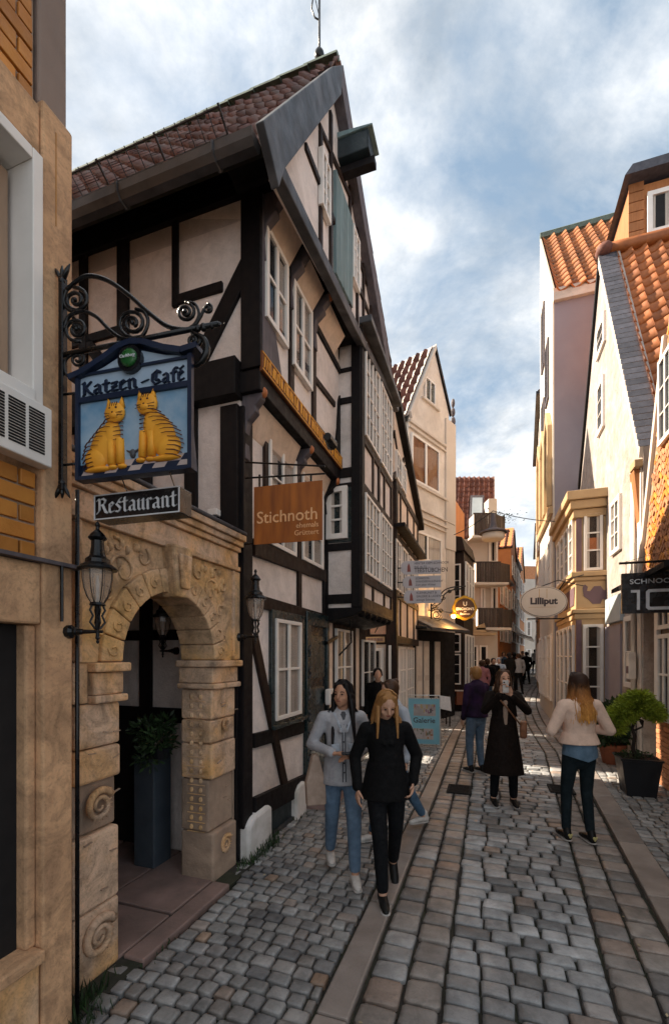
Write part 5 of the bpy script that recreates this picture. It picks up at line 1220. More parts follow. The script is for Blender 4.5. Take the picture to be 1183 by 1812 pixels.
for px in (215, 300): 
    s = rp(px, 870)[0]; MB().tube([RG.pt(s, -.05, t0_), KG.pt(kp(px, 800)[0], 0, zB)], .003, 5).build('hanging_chain', M['iron'], RS)
# ------------------------------------------------------------------ rusty steel sign
SG = Fr(FL.pt(.0, .03, 0), Vector((.966, -.259, 0)), Vector((-.259, -.966, 0))); sp = SG.at
SS = empty('rusty_steel_sign', SG.pt(.4, 0, sp(510, 960)[1]), 'rust brown square steel sign hanging on two rods from the corner of the gabled house', 'sign')
M['corten'] = mat('rusty_steel', (.42,.13,.018), (.20,.055,.01), 3, .6, .2, 60, stretch=(4,4,.6)); M['copper'] = mat('copper_letters', (.90,.52,.26), None, 6, .5, 0)
a, zt_ = sp(449, 862); b, zb__ = sp(570, 960); zb__ = sp(449, 964)[1]
MB().box(SG, a, b, -.008, .0, zb__, zt_).build('steel_plate', M['corten'], SS, bevel=.002)
kk = (b-a)
text(SG, a+kk*.04, zb__+(zt_-zb__)*.36, .001, 'Stichnoth', kk*.235, 'copper', SS, off=.0008)
text(SG, b-kk*.05, zb__+(zt_-zb__)*.235, .001, 'ehemals', kk*.10, 'copper', SS, 'RIGHT'); text(SG, b-kk*.05, zb__+(zt_-zb__)*.11, .001, 'Grüttert', kk*.10, 'copper', SS, 'RIGHT')
for y0, y1 in ((818, 825), (846, 838)): MB().tube([SG.pt(sp(434, y0)[0], 0, sp(434, y0)[1]), SG.pt(sp(575, y1)[0], 0, sp(575, y1)[1])], .008, 6).build('support_rod', M['iron'], SS)
for px in (459, 550): s = sp(px, 850)[0]; MB().box(SG, s-.008, s+.008, -.004, .004, zt_, sp(px, 840)[1]).build('hanger', M['iron'], SS)
MB().tube([SG.pt(sp(430, 963)[0], 0, zb__+.01), SG.pt(a, 0, zb__+.01)], .008, 6).build('support_rod', M['iron'], SS)
MB().tube([SG.pt(sp(582, 832)[0], -.1, 3.78), SG.pt(sp(582, 832)[0], .06, 3.78)], [.05, .035], 10).build('spotlight', M['iron'], SS)
# ------------------------------------------------------------------ gas lantern wall lamps
def lantern(name, base, dirn, sc, label, arm=.5):
    """base: wall rose; dirn: unit vector of the arm"""
    e = empty(name, base, label, 'lamp', 'lantern wall lamps'); b = Vector(base); d = Vector(dirn)
    c = b+d*arm*sc
    m = MB(); m.tube([b-d*.01, b+d*.03*sc, b+d*.06*sc, b+d*.09*sc, b+d*.10*sc, b+d*.16*sc, b+d*.17*sc, b+d*.24*sc, c-d*.02, c+d*.06*sc], [x*sc for x in (.075, .075, .045, .05, .035, .032, .024, .022, .018, .016)], 10); m.build('lamp_arm', M['iron'], e, smooth=False)
    m = MB(); m.lathe(c, [(r*sc, z*sc) for r, z in ((.004,-.13),(.014,-.12),(.016,-.10),(.010,-.09),(.026,-.07),(.018,-.05),(.018,.02),(.045,.03),(.03,.05))], 10); m.build('finial', M['iron'], e)
    m = MB()
    for k in range(4):
        a = pi/4+k*pi/2; v = Vector((cos(a), sin(a), 0)); m.tube([c+(v*r+UP*z)*sc for r, z in ((.03,.04),(.075,.10),(.045,.17),(.075,.23),(.055,.28))], .012*sc, 6)
    m.lathe(c, [(r*sc, z*sc) for r, z in ((.02,.03),(.014,.12),(.014,.2),(.02,.27),(.075,.275),(.08,.285),(.072,.31))], 10); m.build('cradle', M['iron'], e)
    g_ = [(.068,.31),(.105,.37),(.135,.46),(.15,.56),(.152,.66)]
    m = MB(); vs = [c+Vector((r*cos(k*pi/4), r*sin(k*pi/4), z))*sc for r, z in g_ for k in range(8)]
    for k in range(8):
        mm = MB(); kk_ = (k+1) % 8; q = [vs[i*8+k] for i in range(5)]+[vs[i*8+kk_] for i in range(5)]; mm.add(q, [(i, i+1, 6+i, 5+i) for i in range(4)]); mm.build('glass_pane', M['lampglass'], e, fix=False)
    for k in range(8): MB().tube([c+Vector((r*cos(k*pi/4), r*sin(k*pi/4), z))*sc for r, z in g_], .0055*sc, 4).build('glazing_bar', M['iron'], e)
    m = MB(); m.lathe(c, [(r*sc, z*sc) for r, z in ((.02,.3),(.02,.52),(.012,.6))], 8); m.build('gas_burner', M['whitestone'], e)
    m = MB(); m.lathe(c, [(r*sc, z*sc) for r, z in ((.15,.65),(.195,.655),(.2,.67),(.17,.70),(.125,.73),(.12,.77),(.085,.80),(.075,.83),(.065,.90),(.062,.97),(.085,.985),(.095,1.0),(.06,1.05),(.02,1.09),(.018,1.12),(.028,1.13),(.02,1.16),(.004,1.18))], 16); m.build('lamp_hood', M['iron'], e, smooth=False)
    return e
f_ = FA.at(122, 1118); L1 = Vector(FA.pt(FA.S(122), .0, FA.Z(122, 1118)))
lantern('wall_lantern', L1, (.93, -.05, 0), .47, 'big black lantern lamp on the concrete pillar under the blackletter box', arm=.34)
L3 = SD.pt(-.06, .03, SD.Z(416, 1128)); lantern('wall_lantern', L3+D2*.06, (.95, -.30, 0), .52, 'black lantern lamp on the corner post of the gabled house right of the archway', arm=.34)
L2 = Vector(((312-CX)/FOC*4.0, 4.0, CH+(YH-1152)/FOC*4.0)); lantern('wall_lantern', L2, (-.95, .2, 0), .46, 'dark lantern lamp inside the shaded yard seen through the arch', arm=.30)
# security light on the corner
e = empty('floodlight', SD.pt(-.2, .1, 3.1), 'small white floodlight above the right end of the portal cornice', 'lamp')
m = MB(); s_, z_ = SD.at(388, 918); m.box(SD, s_-.05, s_+.05, .05, .12, z_-.0, z_+.06); m.build('lamp_head', M['white'], e, bevel=.008); MB().box(SD, s_-.02, s_+.03, 0, .06, z_-.05, z_).build('mount', M['iron'], e)
# ------------------------------------------------------------------ grey direction boards
TG = Fr(FL.pt(5.25, T2+.05, 0), Vector((.985, -.17, 0)), Vector((-.17, -.985, 0))); tp = TG.at
M['board_grey'] = mat('grey_board', (.46,.46,.50), (.40,.40,.44), 4, .5, .05); M['ink'] = mat('ink', (.06,.05,.06), None, 5, .6, 0); M['ink_red'] = mat('ink_red', (.25,.07,.06), None, 5, .6, 0)
TS = empty('direction_boards', TG.pt(.4, 0, tp(745, 1068)[1]), 'three grey pointed direction boards hung one above the other on the small half-timbered house', 'sign')
rows = ((715, 780, 993, 1017, ('HINTER DEM SCHNOOR', 'INS ALTE', 'TEESTÜBCHEN')), (718, 780, 1020, 1041, ('SCHNOOR-', 'WANDERFALKENHOF', 'Zum alten Winkel')), (720, 780, 1045, 1068, ('KLEINKUNST &', 'GALERIE & LADEN', 'wenige Schritte'))
        )
for i, (x0, x1, y0, y1, tx) in enumerate(rows):
    a, zt_ = tp(x0, y0); b, zb__ = tp(x1, y1); zb__ = tp(x0, y1)[1]; h = zt_-zb__; c0_ = tp(x0-6, 0)[0]
    p = MB().prism(TG, [(c0_, (zt_+zb__)/2+h*.25), (a, zt_), (b, zt_+.0), (b, zb__), (a, zb__), (c0_, (zt_+zb__)/2-h*.25)], -.012, .0).build('board', M['board_grey'], TS, bevel=.003)
    for k, t_ in enumerate(tx):
        big = (i == 0 and k == 2); text(TG, a+(b-a)*.27, zt_-h*(.28, .52, .86)[k] if big else zt_-h*(.28, .55, .82)[k], .001, t_, h*(.44 if big else .25), 'ink', p, off=.001 if big else 0, sx=.9 if not big else .82)
    hx = a+(b-a)*.12; m = MB(); m.prism(TG, [(hx-.03, zb__+h*.2), (hx+.04, zb__+h*.2), (hx+.025, zb__+h*.6), (hx, zb__+h*.85), (hx-.025, zb__+h*.6)], 0, .003); m.build('church_emblem', M['ink_red'], p)
    MB().tube([TG.pt(c0_-.32, -.0, (zt_+zb__)/2), TG.pt(c0_, -.0, (zt_+zb__)/2)], .012, 5).build('fixing_arm', M['iron'], p)
    if i < 2:
        for u_ in (.2, .8): MB().tube([TG.pt(a+(b-a)*u_, -.006, zb__+.01), TG.pt(a+(b-a)*u_, -.006, zb__-.05)], .006, 4).build('hook', M['iron'], p)
# ------------------------------------------------------------------ round gilded beer sign on an iron bracket
BG = Fr(Vector(((765-CX)/FOC*12.6, 12.6, 0)), Vector((.98, .0, 0)), Vector((0, -1, 0))); bp_ = BG.at
BS_ = empty('round_pub_sign', BG.pt(.8, 0, bp_(822, 1100)[1]), 'round gold rimmed dark pub sign hanging from a scrolled iron arm', 'sign')
M['goldrim'] = mat('gold_rim', (.55,.33,.04), (.30,.17,.02), 12, .35, .2, 40, metal=.6); M['sign_brown'] = mat('sign_brown', (.05,.025,.015), None, 5, .35, 0)
c_ = bp_(822, 1076); cs_ = (c_[0], c_[1]); m = MB(); vs = []
pts = []
for k in range(48): 
    a = 2*pi*k/48; r = .34*(1+.04*cos(8*a)); pts.append((cs_[0]+r*cos(a), cs_[1]+r*sin(a)))
MB().prism(BG, pts, -.06, .0).build('gold_rim', M['goldrim'], BS_, bevel=.01)
MB().tube([BG.pt(cs_[0], 0, cs_[1]), BG.pt(cs_[0], .02, cs_[1])], .27, 32).build('dark_disc', M['sign_brown'], BS_)
text(BG, cs_[0], cs_[1]+.06, .022, 'U', .17, 'letter_w', BS_, 'CENTER'); text(BG, cs_[0], cs_[1]-.06, .022, "ERICHON'S", .10, 'letter_w', BS_, 'CENTER', off=.002)
text(BG, cs_[0], cs_[1]-.12, .022, 'AM', .05, 'letter_w', BS_, 'CENTER'); text(BG, cs_[0], cs_[1]-.19, .022, 'Brunnen', .08, 'letter_w', BS_, 'CENTER')
def bt(pts, r): MB().tube([BG.pt(bp_(*p)[0], -.03, bp_(*p)[1]) for p in pts], r, 5).build('iron_scroll', M['iron'], BS_, smooth=True)
bt([(763, 1068), (763, 1102)], .03); bt(cr([(764, 1078), (780, 1066), (786, 1052), (800, 1044), (822, 1041)]), .02); bt(cr([(764, 1072), (776, 1060), (784, 1046), (800, 1039), (824, 1037)]), .018)
for cx_, cy_, r in ((772, 1088, 8), (783, 1057, 5), (770, 1074, 5), (795, 1046, 3.5), (806, 1042, 3), (780, 1080, 4)): bt(spiral(cx_, cy_, r, 0, 1.3, 12, .6), .014)
bt([(822, 1040), (822, 1052)], .012); bt(spiral(772, 1088, 11, .3, .9, 12, .1), .014)
MB().tube([BG.pt(bp_(740, 1077)[0], -.2, bp_(740, 1077)[1]), BG.pt(bp_(806, 1084)[0], -.1, bp_(806, 1084)[1])], .012, 4).build('stay_rod', M['iron'], BS_)
# lit lamp below it
wl = empty('lit_lamp', BG.pt(bp_(803, 1090)[0], -.15, bp_(803, 1090)[1]), 'small glowing orange lamp under the round pub sign', 'lamp')
lp = BG.pt(bp_(803, 1090)[0], -.05, bp_(803, 1090)[1])
MB().ball(lp, .07, n=10).build('bulb', mat('lamp_glow', (.9,.5,.1), None, 5, .5, 0, emit=(1,.42,.08), es=5), wl, smooth=True)
MB().lathe(lp+UP*.03, [(.13, 0), (.06, .07), (.02, .12)], 12).build('lamp_shade', M['goldrim'], wl)
ld = bpy.data.lights.new('pub_lamp', 'POINT'); ld.energy = 9; ld.color = (1,.5,.15); ld.shadow_soft_size = .08; lo = bpy.data.objects.new('pub_lamp', ld); COL.objects.link(lo); lo.parent = wl; lo.location = lp-WL[wl]+Vector((0,-.16,-.02))
# ------------------------------------------------------------------ oval sign
OG = Fr(Vector(((961-CX)/FOC*9.4, 9.4, 0)), Vector((1, -.12, 0)), Vector((-.12, -1, 0)))
OS = empty('oval_sign', OG.pt(0, 0, OG.at(961, 1093)[1]), 'white oval shop sign with dark rim hanging over the lane', 'sign')
oz = OG.at(961, 1065)[1]; ow = .47; oh = .325
def oval(k, t0, t1, mt, n): MB().prism(OG, [(k*ow*cos(2*pi*i/48), oz+(1-(1-k)*ow/oh)*oh*sin(2*pi*i/48)) for i in range(48)], t0, t1).build(n, M[mt], OS)
oval(1.0, -.05, 0, 'cream2', 'oval_board'); oval(.965, .0, .004, 'ink', 'rim_line'); oval(.945, .004, .008, 'cream2', 'oval_face')
text(OG, 0, oz-.045, .009, 'Lilliput', .185, 'ink', OS, 'CENTER', off=.0085, sx=1.08, ext=.002)
for s in (-.09, .06): MB().box(OG, s, s+.008, .008, .0095, oz+.08, oz+.27).build('gold_line', M['goldrim'], OS)
MB().box(OG, -.3, .25, .008, .0095, oz-.115, oz-.11).build('gold_line', M['goldrim'], OS)
MB().box(OG, -.32, .42, -.04, -.01, oz-oh-.04, oz-oh-.015).build('lower_bar', M['iron'], OS)
MB().tube([OG.pt(.3, -.03, oz+.22), OG.pt(.45, -.03, oz+.45), OG.pt(.8, -.03, oz+.55)], .012, 5).build('bracket_arm', M['iron'], OS, smooth=True)
MB().tube([OG.pt(-.1, -.03, oz+.3), OG.pt(.3, -.03, oz+.45), OG.pt(.8, -.03, oz+.32)], .010, 5).build('bracket_arm', M['iron'], OS, smooth=True)
# ------------------------------------------------------------------ black number sign
NG = Fr(Vector(((1100-CX)/FOC*6.0, 6.0, 0)), D2, -D1); np_ = NG.at
NS = empty('black_number_sign', NG.pt(.3, 0, np_(1140, 1085)[1]), 'black shop sign reading a street name and the number ten on the brick house', 'sign')
zt_, zb__ = NG.at(1100, 1015)[1], NG.at(1100, 1086)[1]
MB().box(NG, 0, .66, -.06, 0, zb__, zt_).build('sign_panel', M['black'], NS, bevel=.003)
text(NG, .085, zt_-.145, .001, 'SCHNOOR', .088, 'letter_w', NS, off=.001, sx=1.22)
def seg(pts, wd=.034):
    for a, b in zip(pts[:-1], pts[1:]):
        if isinstance(a, tuple): MB().bar(NG, a, b, wd, .0, .006).build('numeral_stroke', M['letter_w'], NS)
zn = zb__+.06; hn = .23
seg([(.10, zn+hn-.0), (.185, zn+hn)]); seg([(.185, zn-.017), (.185, zn+hn+.017)])
MB().prism(NG, [(.30, zn-.02), (.60, zn-.02), (.63, zn+.01), (.63, zn+hn-.01), (.60, zn+hn+.02), (.30, zn+hn+.02), (.27, zn+hn-.01), (.27, zn+.01)], 0, .004).build('numeral', M['letter_w'], NS)
MB().prism(NG, [(.32, zn+.02), (.58, zn+.02), (.59, zn+.03), (.59, zn+hn-.03), (.58, zn+hn-.02), (.32, zn+hn-.02), (.31, zn+hn-.03), (.31, zn+.03)], .004, .0055).build('numeral_counter', M['black'], NS)
MB().tube([NG.pt(-.03, -.02, zt_+.14), NG.pt(.75, -.02, zt_+.14)], .016, 6).build('support_arm', M['iron'], NS)
for s in (.05, .6): MB().tube([NG.pt(s, -.02, zt_+.14), NG.pt(s, -.02, zt_)], .004, 4).build('hanger', M['iron'], NS)
MB().tube([NG.pt(.02, -.02, zt_+.15), NG.pt(.62, -.02, zt_+.30)], .003, 4).build('stay_wire', M['iron'], NS)
# ------------------------------------------------------------------ gallery A-board
g0 = ground_at(745, 1322); AG = Fr(g0, Vector((.975, -.22, 0)), Vector((-.22, -.975, 0)))
AB = empty('a_board', g0, 'pale blue gallery A-board with two small pictures standing on the pavement', 'board')
M['board_blue'] = mat('board_blue', (.22,.50,.62), (.18,.43,.55), 3, .4, .02); M['alu'] = mat('aluminium', (.6,.6,.6), None, 6, .35, 0, metal=.7)
Yb0 = g0.y; k_ = Yb0/FOC; lx, rx = -(745-724)*k_-.02, (775-745)*k_+.02; hb_ = (1322-1236)*k_
m = MB(); m.box(AG, lx, rx, -.012, 0, .06, hb_); bdo = m.build('poster_board', M['board_blue'], AB)
for a, b, c, d in ((lx-.012, lx+.006, 0, hb_+.01), (rx-.006, rx+.012, 0, hb_+.01), (lx+.006, rx-.006, hb_-.008, hb_+.01), (lx+.006, rx-.006, .05, .068)): MB().box(AG, a, b, -.016, .006, c, d).build('frame_bar', M['alu'], AB)
MB().tube([AG.pt(lx, -.05, hb_), AG.pt(lx+.01, -.05, hb_+.06), AG.pt(rx-.01, -.05, hb_+.06), AG.pt(rx, -.05, hb_), AG.pt(rx+.03, -.4, 0)], .010, 6).build('rear_leg', M['alu'], AB)
MB().tube([AG.pt(lx, -.05, hb_), AG.pt(lx-.02, -.4, 0)], .010, 6).build('rear_leg', M['alu'], AB)
wA = rx-lx; hA = hb_
def collage(x0, x1, z0, z1, seed, cols):
    rr = random.Random(seed); q0 = MB().box(AG, x0, x1, 0, .003, z0, z1).build('picture', cols[0], AB)
    for k in range(26):
        x = rr.uniform(x0, x1-.03); z = rr.uniform(z0, z1-.04); MB().box(AG, x, min(x1, x+rr.uniform(.015,.06)), .003, .0032+k*.0001, z, min(z1, z+rr.uniform(.02,.10))).build('picture_patch', rr.choice(cols[1:]), q0)
mk = lambda n, c: mat(n, c, None, 9, .6, 0)
cc = [mk('p1', (.45,.42,.42)), mk('p2', (.30,.12,.20)), mk('p3', (.12,.12,.13)), mk('p4', (.55,.50,.50)), mk('p5', (.40,.33,.34)), mk('p6', (.5,.4,.2))]
collage(lx+wA*.17, rx-wA*.13, hA*.64, hA*.88, 1, cc); collage(lx+wA*.14, rx-wA*.2, hA*.16, hA*.38, 2, [mk('q1', (.50,.44,.42)), mk('q2', (.42,.2,.1)), mk('q3', (.2,.22,.15)), cc[3]])
text(AG, lx+wA*.15, hA*.50, .002, 'Galerie', wA*.24, 'ink', AB, off=.0015)
# ------------------------------------------------------------------ cafe table
p = ground_at(806, 1262); p.z = 0; tb = empty('cafe_table', p, 'cafe table with pale cloth and red brown front beside the glazed bay', 'table')
f_ = Fr(p, (1, 0, 0), (0, -1, 0))
MB().box(f_, -.50, .45, -.4, .35, .74, .77).build('table_top', M['cream2'], tb, bevel=.008); MB().box(f_, -.05, .42, -.3, .3, .30, .735).build('table_front', M['terracotta'], tb, bevel=.01)
for x in (-.45, .38):
    for y in (-.35, .3): MB().box(f_, x, x+.04, y, y+.04, 0, .74).build('table_leg', M['timber'], tb)
p2_ = ground_at(782, 1285); ch = empty('cafe_chair', p2_, 'metal chair with white cloth over its back by the A-board', 'chair')
f_ = Fr(p2_, (1, 0, 0), (0, -1, 0)); MB().box(f_, -.16, .18, -.2, .2, .42, .46).build('seat', M['timber'], ch)
for x in (-.16, .14):
    for y in (-.2, .16): MB().box(f_, x, x+.03, y, y+.03, 0, .42 if y < 0 else .82).build('leg', M['iron'], ch)
MB().prism(f_, [(-.14, .5), (.2, .42), (.16, .8), (-.12, .84)], .19, .215).build('cloth', M['letter_w'], ch, bevel=.01)
# ------------------------------------------------------------------ overhead cable and hanging street lamp
CB0 = Vector(((872-CX)/FOC*12, 12, CH+(YH-904)/FOC*12)); CBR = FRt.pt(9.0, .05, 5.25); CBL = F3.pt(W3-.1, .05, 5.6)
mid = CB0
def sagged(a, b, sag): return [a.lerp(b, i/12)-UP*sag*4*(i/12)*(1-i/12) for i in range(13)]
tag(MB().tube(sagged(CBL, mid, .05)+sagged(mid, CBR, .12)[1:], .012, 4).build('overhead_cable', M['iron']), 'thin black cable stretched over the lane from the cream house to the white gable', 'cable')
LP = empty('hanging_lamp', mid-UP*.5, 'round street lamp with flat dark shade hanging from the cable over the lane', 'lamp')
m = MB(); m.lathe(mid-UP*.62, [(.06,.55),(.07,.35),(.10,.2),(.12,.15),(.36,.06),(.37,.03),(.10,.02)][::-1], 16); m.build('lamp_shade', M['timber_grey'], LP)
MB().lathe(mid-UP*.78, [(.24,0),(.28,.04),(.29,.17)], 16).build('lamp_glass', M['cream2'], LP, smooth=True)
# ------------------------------------------------------------------ plants
def foliage(name, parent, blobs, mt, n, size, seed, kind='stuff', wk=1.0, **kw):
    rr = random.Random(seed); m = MB(); tot = sum(b[3] for b in blobs)
    for c, r, flat, wt in blobs:
        c = Vector(c)
        for k in range(int(n*wt/tot)):
            v = Vector((rr.gauss(0,1), rr.gauss(0,1), rr.gauss(0,1))).normalized()*(rr.random()**.45)*r; v.z *= flat; p = c+v
            o = (v.normalized()+Vector((rr.uniform(-.6,.6), rr.uniform(-.6,.6), rr.uniform(-.3,.8)))).normalized(); sd_ = o.cross(Vector((rr.uniform(-1,1), rr.uniform(-1,1), rr.uniform(-1,1)))).normalized()
            L_ = size*rr.uniform(.6, 1.4); wd = L_*.28; wd *= wk; m.add([p-sd_*wd*.2, p+o*L_*.5-sd_*wd, p+o*L_, p+o*L_*.5+sd_*wd], [(0,1,2,3)])
    return m.build(name, M[mt], parent, fix=False, kind=kind, **kw)
pt_ = ground_at(1135, 1412); 
f_ = Fr(pt_, D2, -D1)
tp_ = empty('planter_tree', pt_, 'small rounded tree with thread-like light green foliage in a black tapered planter', 'potted tree')
m = MB(); hb_ = .48
def ring_(w0, d0, z): return [f_.pt(-w0, 0-.0+d0*0, z), f_.pt(w0, 0, z), f_.pt(w0, -d0, z), f_.pt(-w0, -d0, z)]
m.hexa(ring_(.17, .34, 0)+[v+f_.n*.02 for v in ring_(.235, .42, hb_)]); pb_ = m.build('planter', M['planter'], tp_, bevel=.008)
rm = MB(); W0 = .25
for a, b, c, d in ((-W0, W0, .0, .03), (-W0, W0, -.43, -.40), (-W0, -W0+.03, -.40, .0), (W0-.03, W0, -.40, .0)): rm.box(f_, a, b, c, d, hb_, hb_+.028)
rm.build('planter_rim', M['planter'], pb_, bevel=.004); MB().box(f_, -.22, .22, -.40, 0, hb_, hb_+.01).build('soil', M['soil'], pb_)
tr = MB(); B_ = lambda x, y, z: f_.pt(x, y, z)
tr.tube([B_(-.02,-.2,.47), B_(-.05,-.2,.62), B_(-.03,-.2,.78), B_(-.06,-.2,.90), B_(-.02,-.2,1.0)], [.032,.026,.022,.02,.018], 7)
for q_ in ([(-.06,-.2,.85),(.06,-.2,.92),(.07,-.2,1.0),(.0,-.22,1.04),(.02,-.2,1.15)], [(-.02,-.2,1.0),(-.12,-.18,1.05),(-.2,-.2,1.12)], [(-.02,-.2,1.0),(.1,-.2,1.12),(.16,-.2,1.25)], [(-.03,-.2,.98),(-.06,-.25,1.15),(-.1,-.2,1.3)], [(.06,-.2,.95),(.0,-.15,1.05),(-.03,-.15,1.2)]): tr.tube([B_(*p) for p in q_], [.016-.002*i for i in range(len(q_))], 6)
tr.build('trunk', M['bark'], tp_, smooth=True)
foliage('crown', tp_, [(B_(-.02,-.2,1.22), .22, .62, 4), (B_(.12,-.2,1.17), .17, .6, 2), (B_(-.18,-.2,1.08), .17, .7, 2.2), (B_(-.25,-.25,.92), .13, .9, 1.3), (B_(0,-.1,1.34), .14, .5, 1.2), (B_(.22,-.2,1.08), .11, .6, .8)], 'leaf', 17000, .058, 3, wk=.36)
foliage('groundcover', tp_, [(B_(-.1,-.2,.52), .16, .4, 1), (B_(.1,-.3,.52), .1, .4, .5)], 'leaf_d', 260, .04, 5)
pg = ground_at(1082, 1352); pg.z = 0
rb = empty('potted_shrub', pg, 'leafy dark green shrub in a terracotta pot behind the black planter', 'potted plant')
m = MB(); m.lathe(pg, [(.14,0),(.20,.28),(.21,.30),(.23,.30),(.23,.36),(.19,.36)], 16); m.build('pot', M['terracotta'], rb)
foliage('foliage', rb, [(pg+Vector((0,0,.62)), .36, .8, 2), (pg+Vector((.12,0,.95)), .26, .7, 1), (pg+Vector((-.1,0,.5)), .3, .6, 1)], 'leaf_d', 1500, .09, 8)
MB().tube([pg+UP*.3, pg+Vector((.03,0,.9))], .02, 6).build('stem', M['bark'], rb)
pc = Vector(((285-CX)/FOC*3.95, 3.95, 1.06)); cp_ = empty('yard_plant', FL.pt(-.33,-.62,1.03), 'leafy green plant on top of the blue grey plinth in the yard', 'plant')
foliage('foliage', cp_, [(pc+Vector((-.02,0,.10)), .14, .9, 2), (pc+Vector((-.12,0,.20)), .13, .7, 1.3), (pc+Vector((-.1,-.02,-.02)), .12, 1.1, .8), (pc+Vector((.03,0,.24)), .10, .7, .6)], 'leaf_d', 900, .06, 9, wk=.6)
MB().tube([pc-UP*.05, pc+UP*.2], .012, 5).build('stem', M['bark'], cp_); MB().lathe(pc-UP*.055, [(.07,0),(.1,.09),(.09,.09)], 12).build('pot', M['planter'], cp_)
# grass tufts along the foot of the walls
gm = MB(); rr = random.Random(21)
for s, t, n, h in ((.05,.12,60,.12),(.35,.12,90,.14),(.58,.05,60,.10),(-1.78,.10,90,.12),(-1.9,.22,60,.12),(1.2,.1,30,.07),(-.05,.08,40,.08),(-1.3,.17,20,.05)):
    for k in range(n):
        p = FL.pt(s+rr.gauss(0,.09), t+rr.gauss(0,.035), 0); d = Vector((rr.uniform(-.5,.5), rr.uniform(-.5,.5), 1)).normalized()*h*rr.uniform(.4,1.1); sd_ = d.cross(Vector((rr.uniform(-1,1), rr.uniform(-1,1), 0))).normalized()*.004
        gm.add([p-sd_, p+sd_, p+d*.6+sd_*.6+Vector((rr.uniform(-.01,.01),0,0)), p+d], [(0,1,2,3)])
tag(gm.build('grass_tufts', M['leaf_d'], fix=False), 'thin grass tufts growing between the cobbles at the foot of the left walls', 'grass', kind='stuff')
lt = MB(); rr = random.Random(31)
for k in range(26):
    s = rr.uniform(-1.5, 5); t = rr.choice((rr.uniform(1.5, 1.9), rr.uniform(3.0, 3.4), rr.uniform(.2, 3.2))); p = road(s, t)[0]+UP*.02; a = rr.uniform(0, 6); d = Vector((cos(a), sin(a), .2))*.014; e_ = Vector((-sin(a), cos(a), .1))*.008
    lt.add([p-d, p+e_, p+d, p-e_], [(0,1,2,3)])
tag(lt.build('fallen_leaves', mat('dry_leaf', (.45,.36,.22), None, 9, .8, 0), fix=False), 'small dry leaves and scraps lying in the cobble joints', 'litter', kind='stuff')
# ------------------------------------------------------------------ people
def clo(n, c, c2=None, **k):
    kk = dict(scale=14, rough=.85, bump=.6, bscale=16, obj=True, spec=.2, g2=.15); kk.update(k); M[n] = mat(n, c, c2, **kk); return n
clo('skin', (.50,.27,.17), (.42,.21,.13), bump=.05, rough=.5); clo('skin_pale', (.62,.37,.26), (.54,.30,.20), bump=.05, rough=.5)
clo('hair_black', (.012,.009,.009), (.006,.005,.006), stretch=(30,30,2), rough=.4, bump=.25, bscale=9); clo('hair_blond', (.42,.22,.08), (.24,.11,.035), stretch=(30,30,2), rough=.4, bump=.25, bscale=9)
clo('hair_brown', (.09,.045,.025), (.04,.02,.012), stretch=(30,30,2), rough=.4, bump=.25, bscale=9); clo('hair_tips', (.60,.31,.09), (.34,.15,.04), stretch=(30,30,2), rough=.4, bump=.25, bscale=9)
clo('coat_black', (.004,.004,.005), (.0025,.0025,.003)); clo('coat_brown', (.014,.008,.006), (.007,.004,.003)); clo('jacket_grey', (.42,.42,.44), (.34,.34,.37)); clo('jacket_pink', (.80,.60,.49), (.70,.51,.41), bump=.2)
clo('denim', (.075,.14,.22), (.045,.085,.14)); clo('denim_light', (.13,.20,.29), (.08,.13,.20)); clo('trouser_black', (.005,.006,.008), (.003,.0035,.005)); clo('legging', (.012,.022,.028), (.006,.012,.016))
clo('shoe_white', (.70,.67,.64), (.42,.40,.38), bump=.1, rough=.5); clo('shoe_black', (.012,.012,.012), None, bump=.1, rough=.4); clo('sole', (.5,.48,.46), None, bump=0)
clo('shirt_blue', (.13,.21,.30), (.08,.14,.21)); clo('purple_black', (.035,.014,.055), (.006,.005,.008), scale=6); clo('bag_tan', (.30,.14,.075), (.22,.10,.055), bump=.1, rough=.5); clo('tote', (.46,.34,.27), (.36,.26,.20)); clo('light_shirt', (.46,.50,.56), (.36,.40,.46)); clo('scarlet', (.35,.12,.05), None); clo('pink_top', (.45,.2,.22), None)
clo('eye_dark', (.02,.012,.01), None, bump=0, rough=.3); clo('lip', (.35,.10,.08), None, bump=0); clo('grey_cap', (.30,.31,.34), (.24,.25,.28)); clo('lemon', (.62,.55,.25), None, bump=0)
def _ombre():
    m, t, b = _m('hair_ombre'); co = t.nodes.new('ShaderNodeTexCoord').outputs['Object']; sp_ = t.nodes.new('ShaderNodeSeparateXYZ'); t.links.new(co, sp_.inputs[0])
    mp = t.nodes.new('ShaderNodeMapping'); mp.inputs['Scale'].default_value = (40, 40, 2); t.links.new(co, mp.inputs[0]); nz_ = _nz(t, mp.outputs[0], 3, 5)
    ad = t.nodes.new('ShaderNodeMath'); ad.operation = 'MULTIPLY_ADD'; ad.inputs[1].default_value = .22; t.links.new(nz_, ad.inputs[0]); t.links.new(sp_.outputs[2], ad.inputs[2])
    t.links.new(_rp(t, ad.outputs[0], [(.18, (.72,.36,.09)), (.38, (.34,.14,.04)), (.52, (.035,.018,.012))]), b.inputs['Base Color']); b.inputs['Roughness'].default_value = .6; b.inputs['Specular IOR Level'].default_value = .2; M['hair_ombre'] = m
_ombre()
V3_ = lambda x, y, z: Vector((x, y, z))
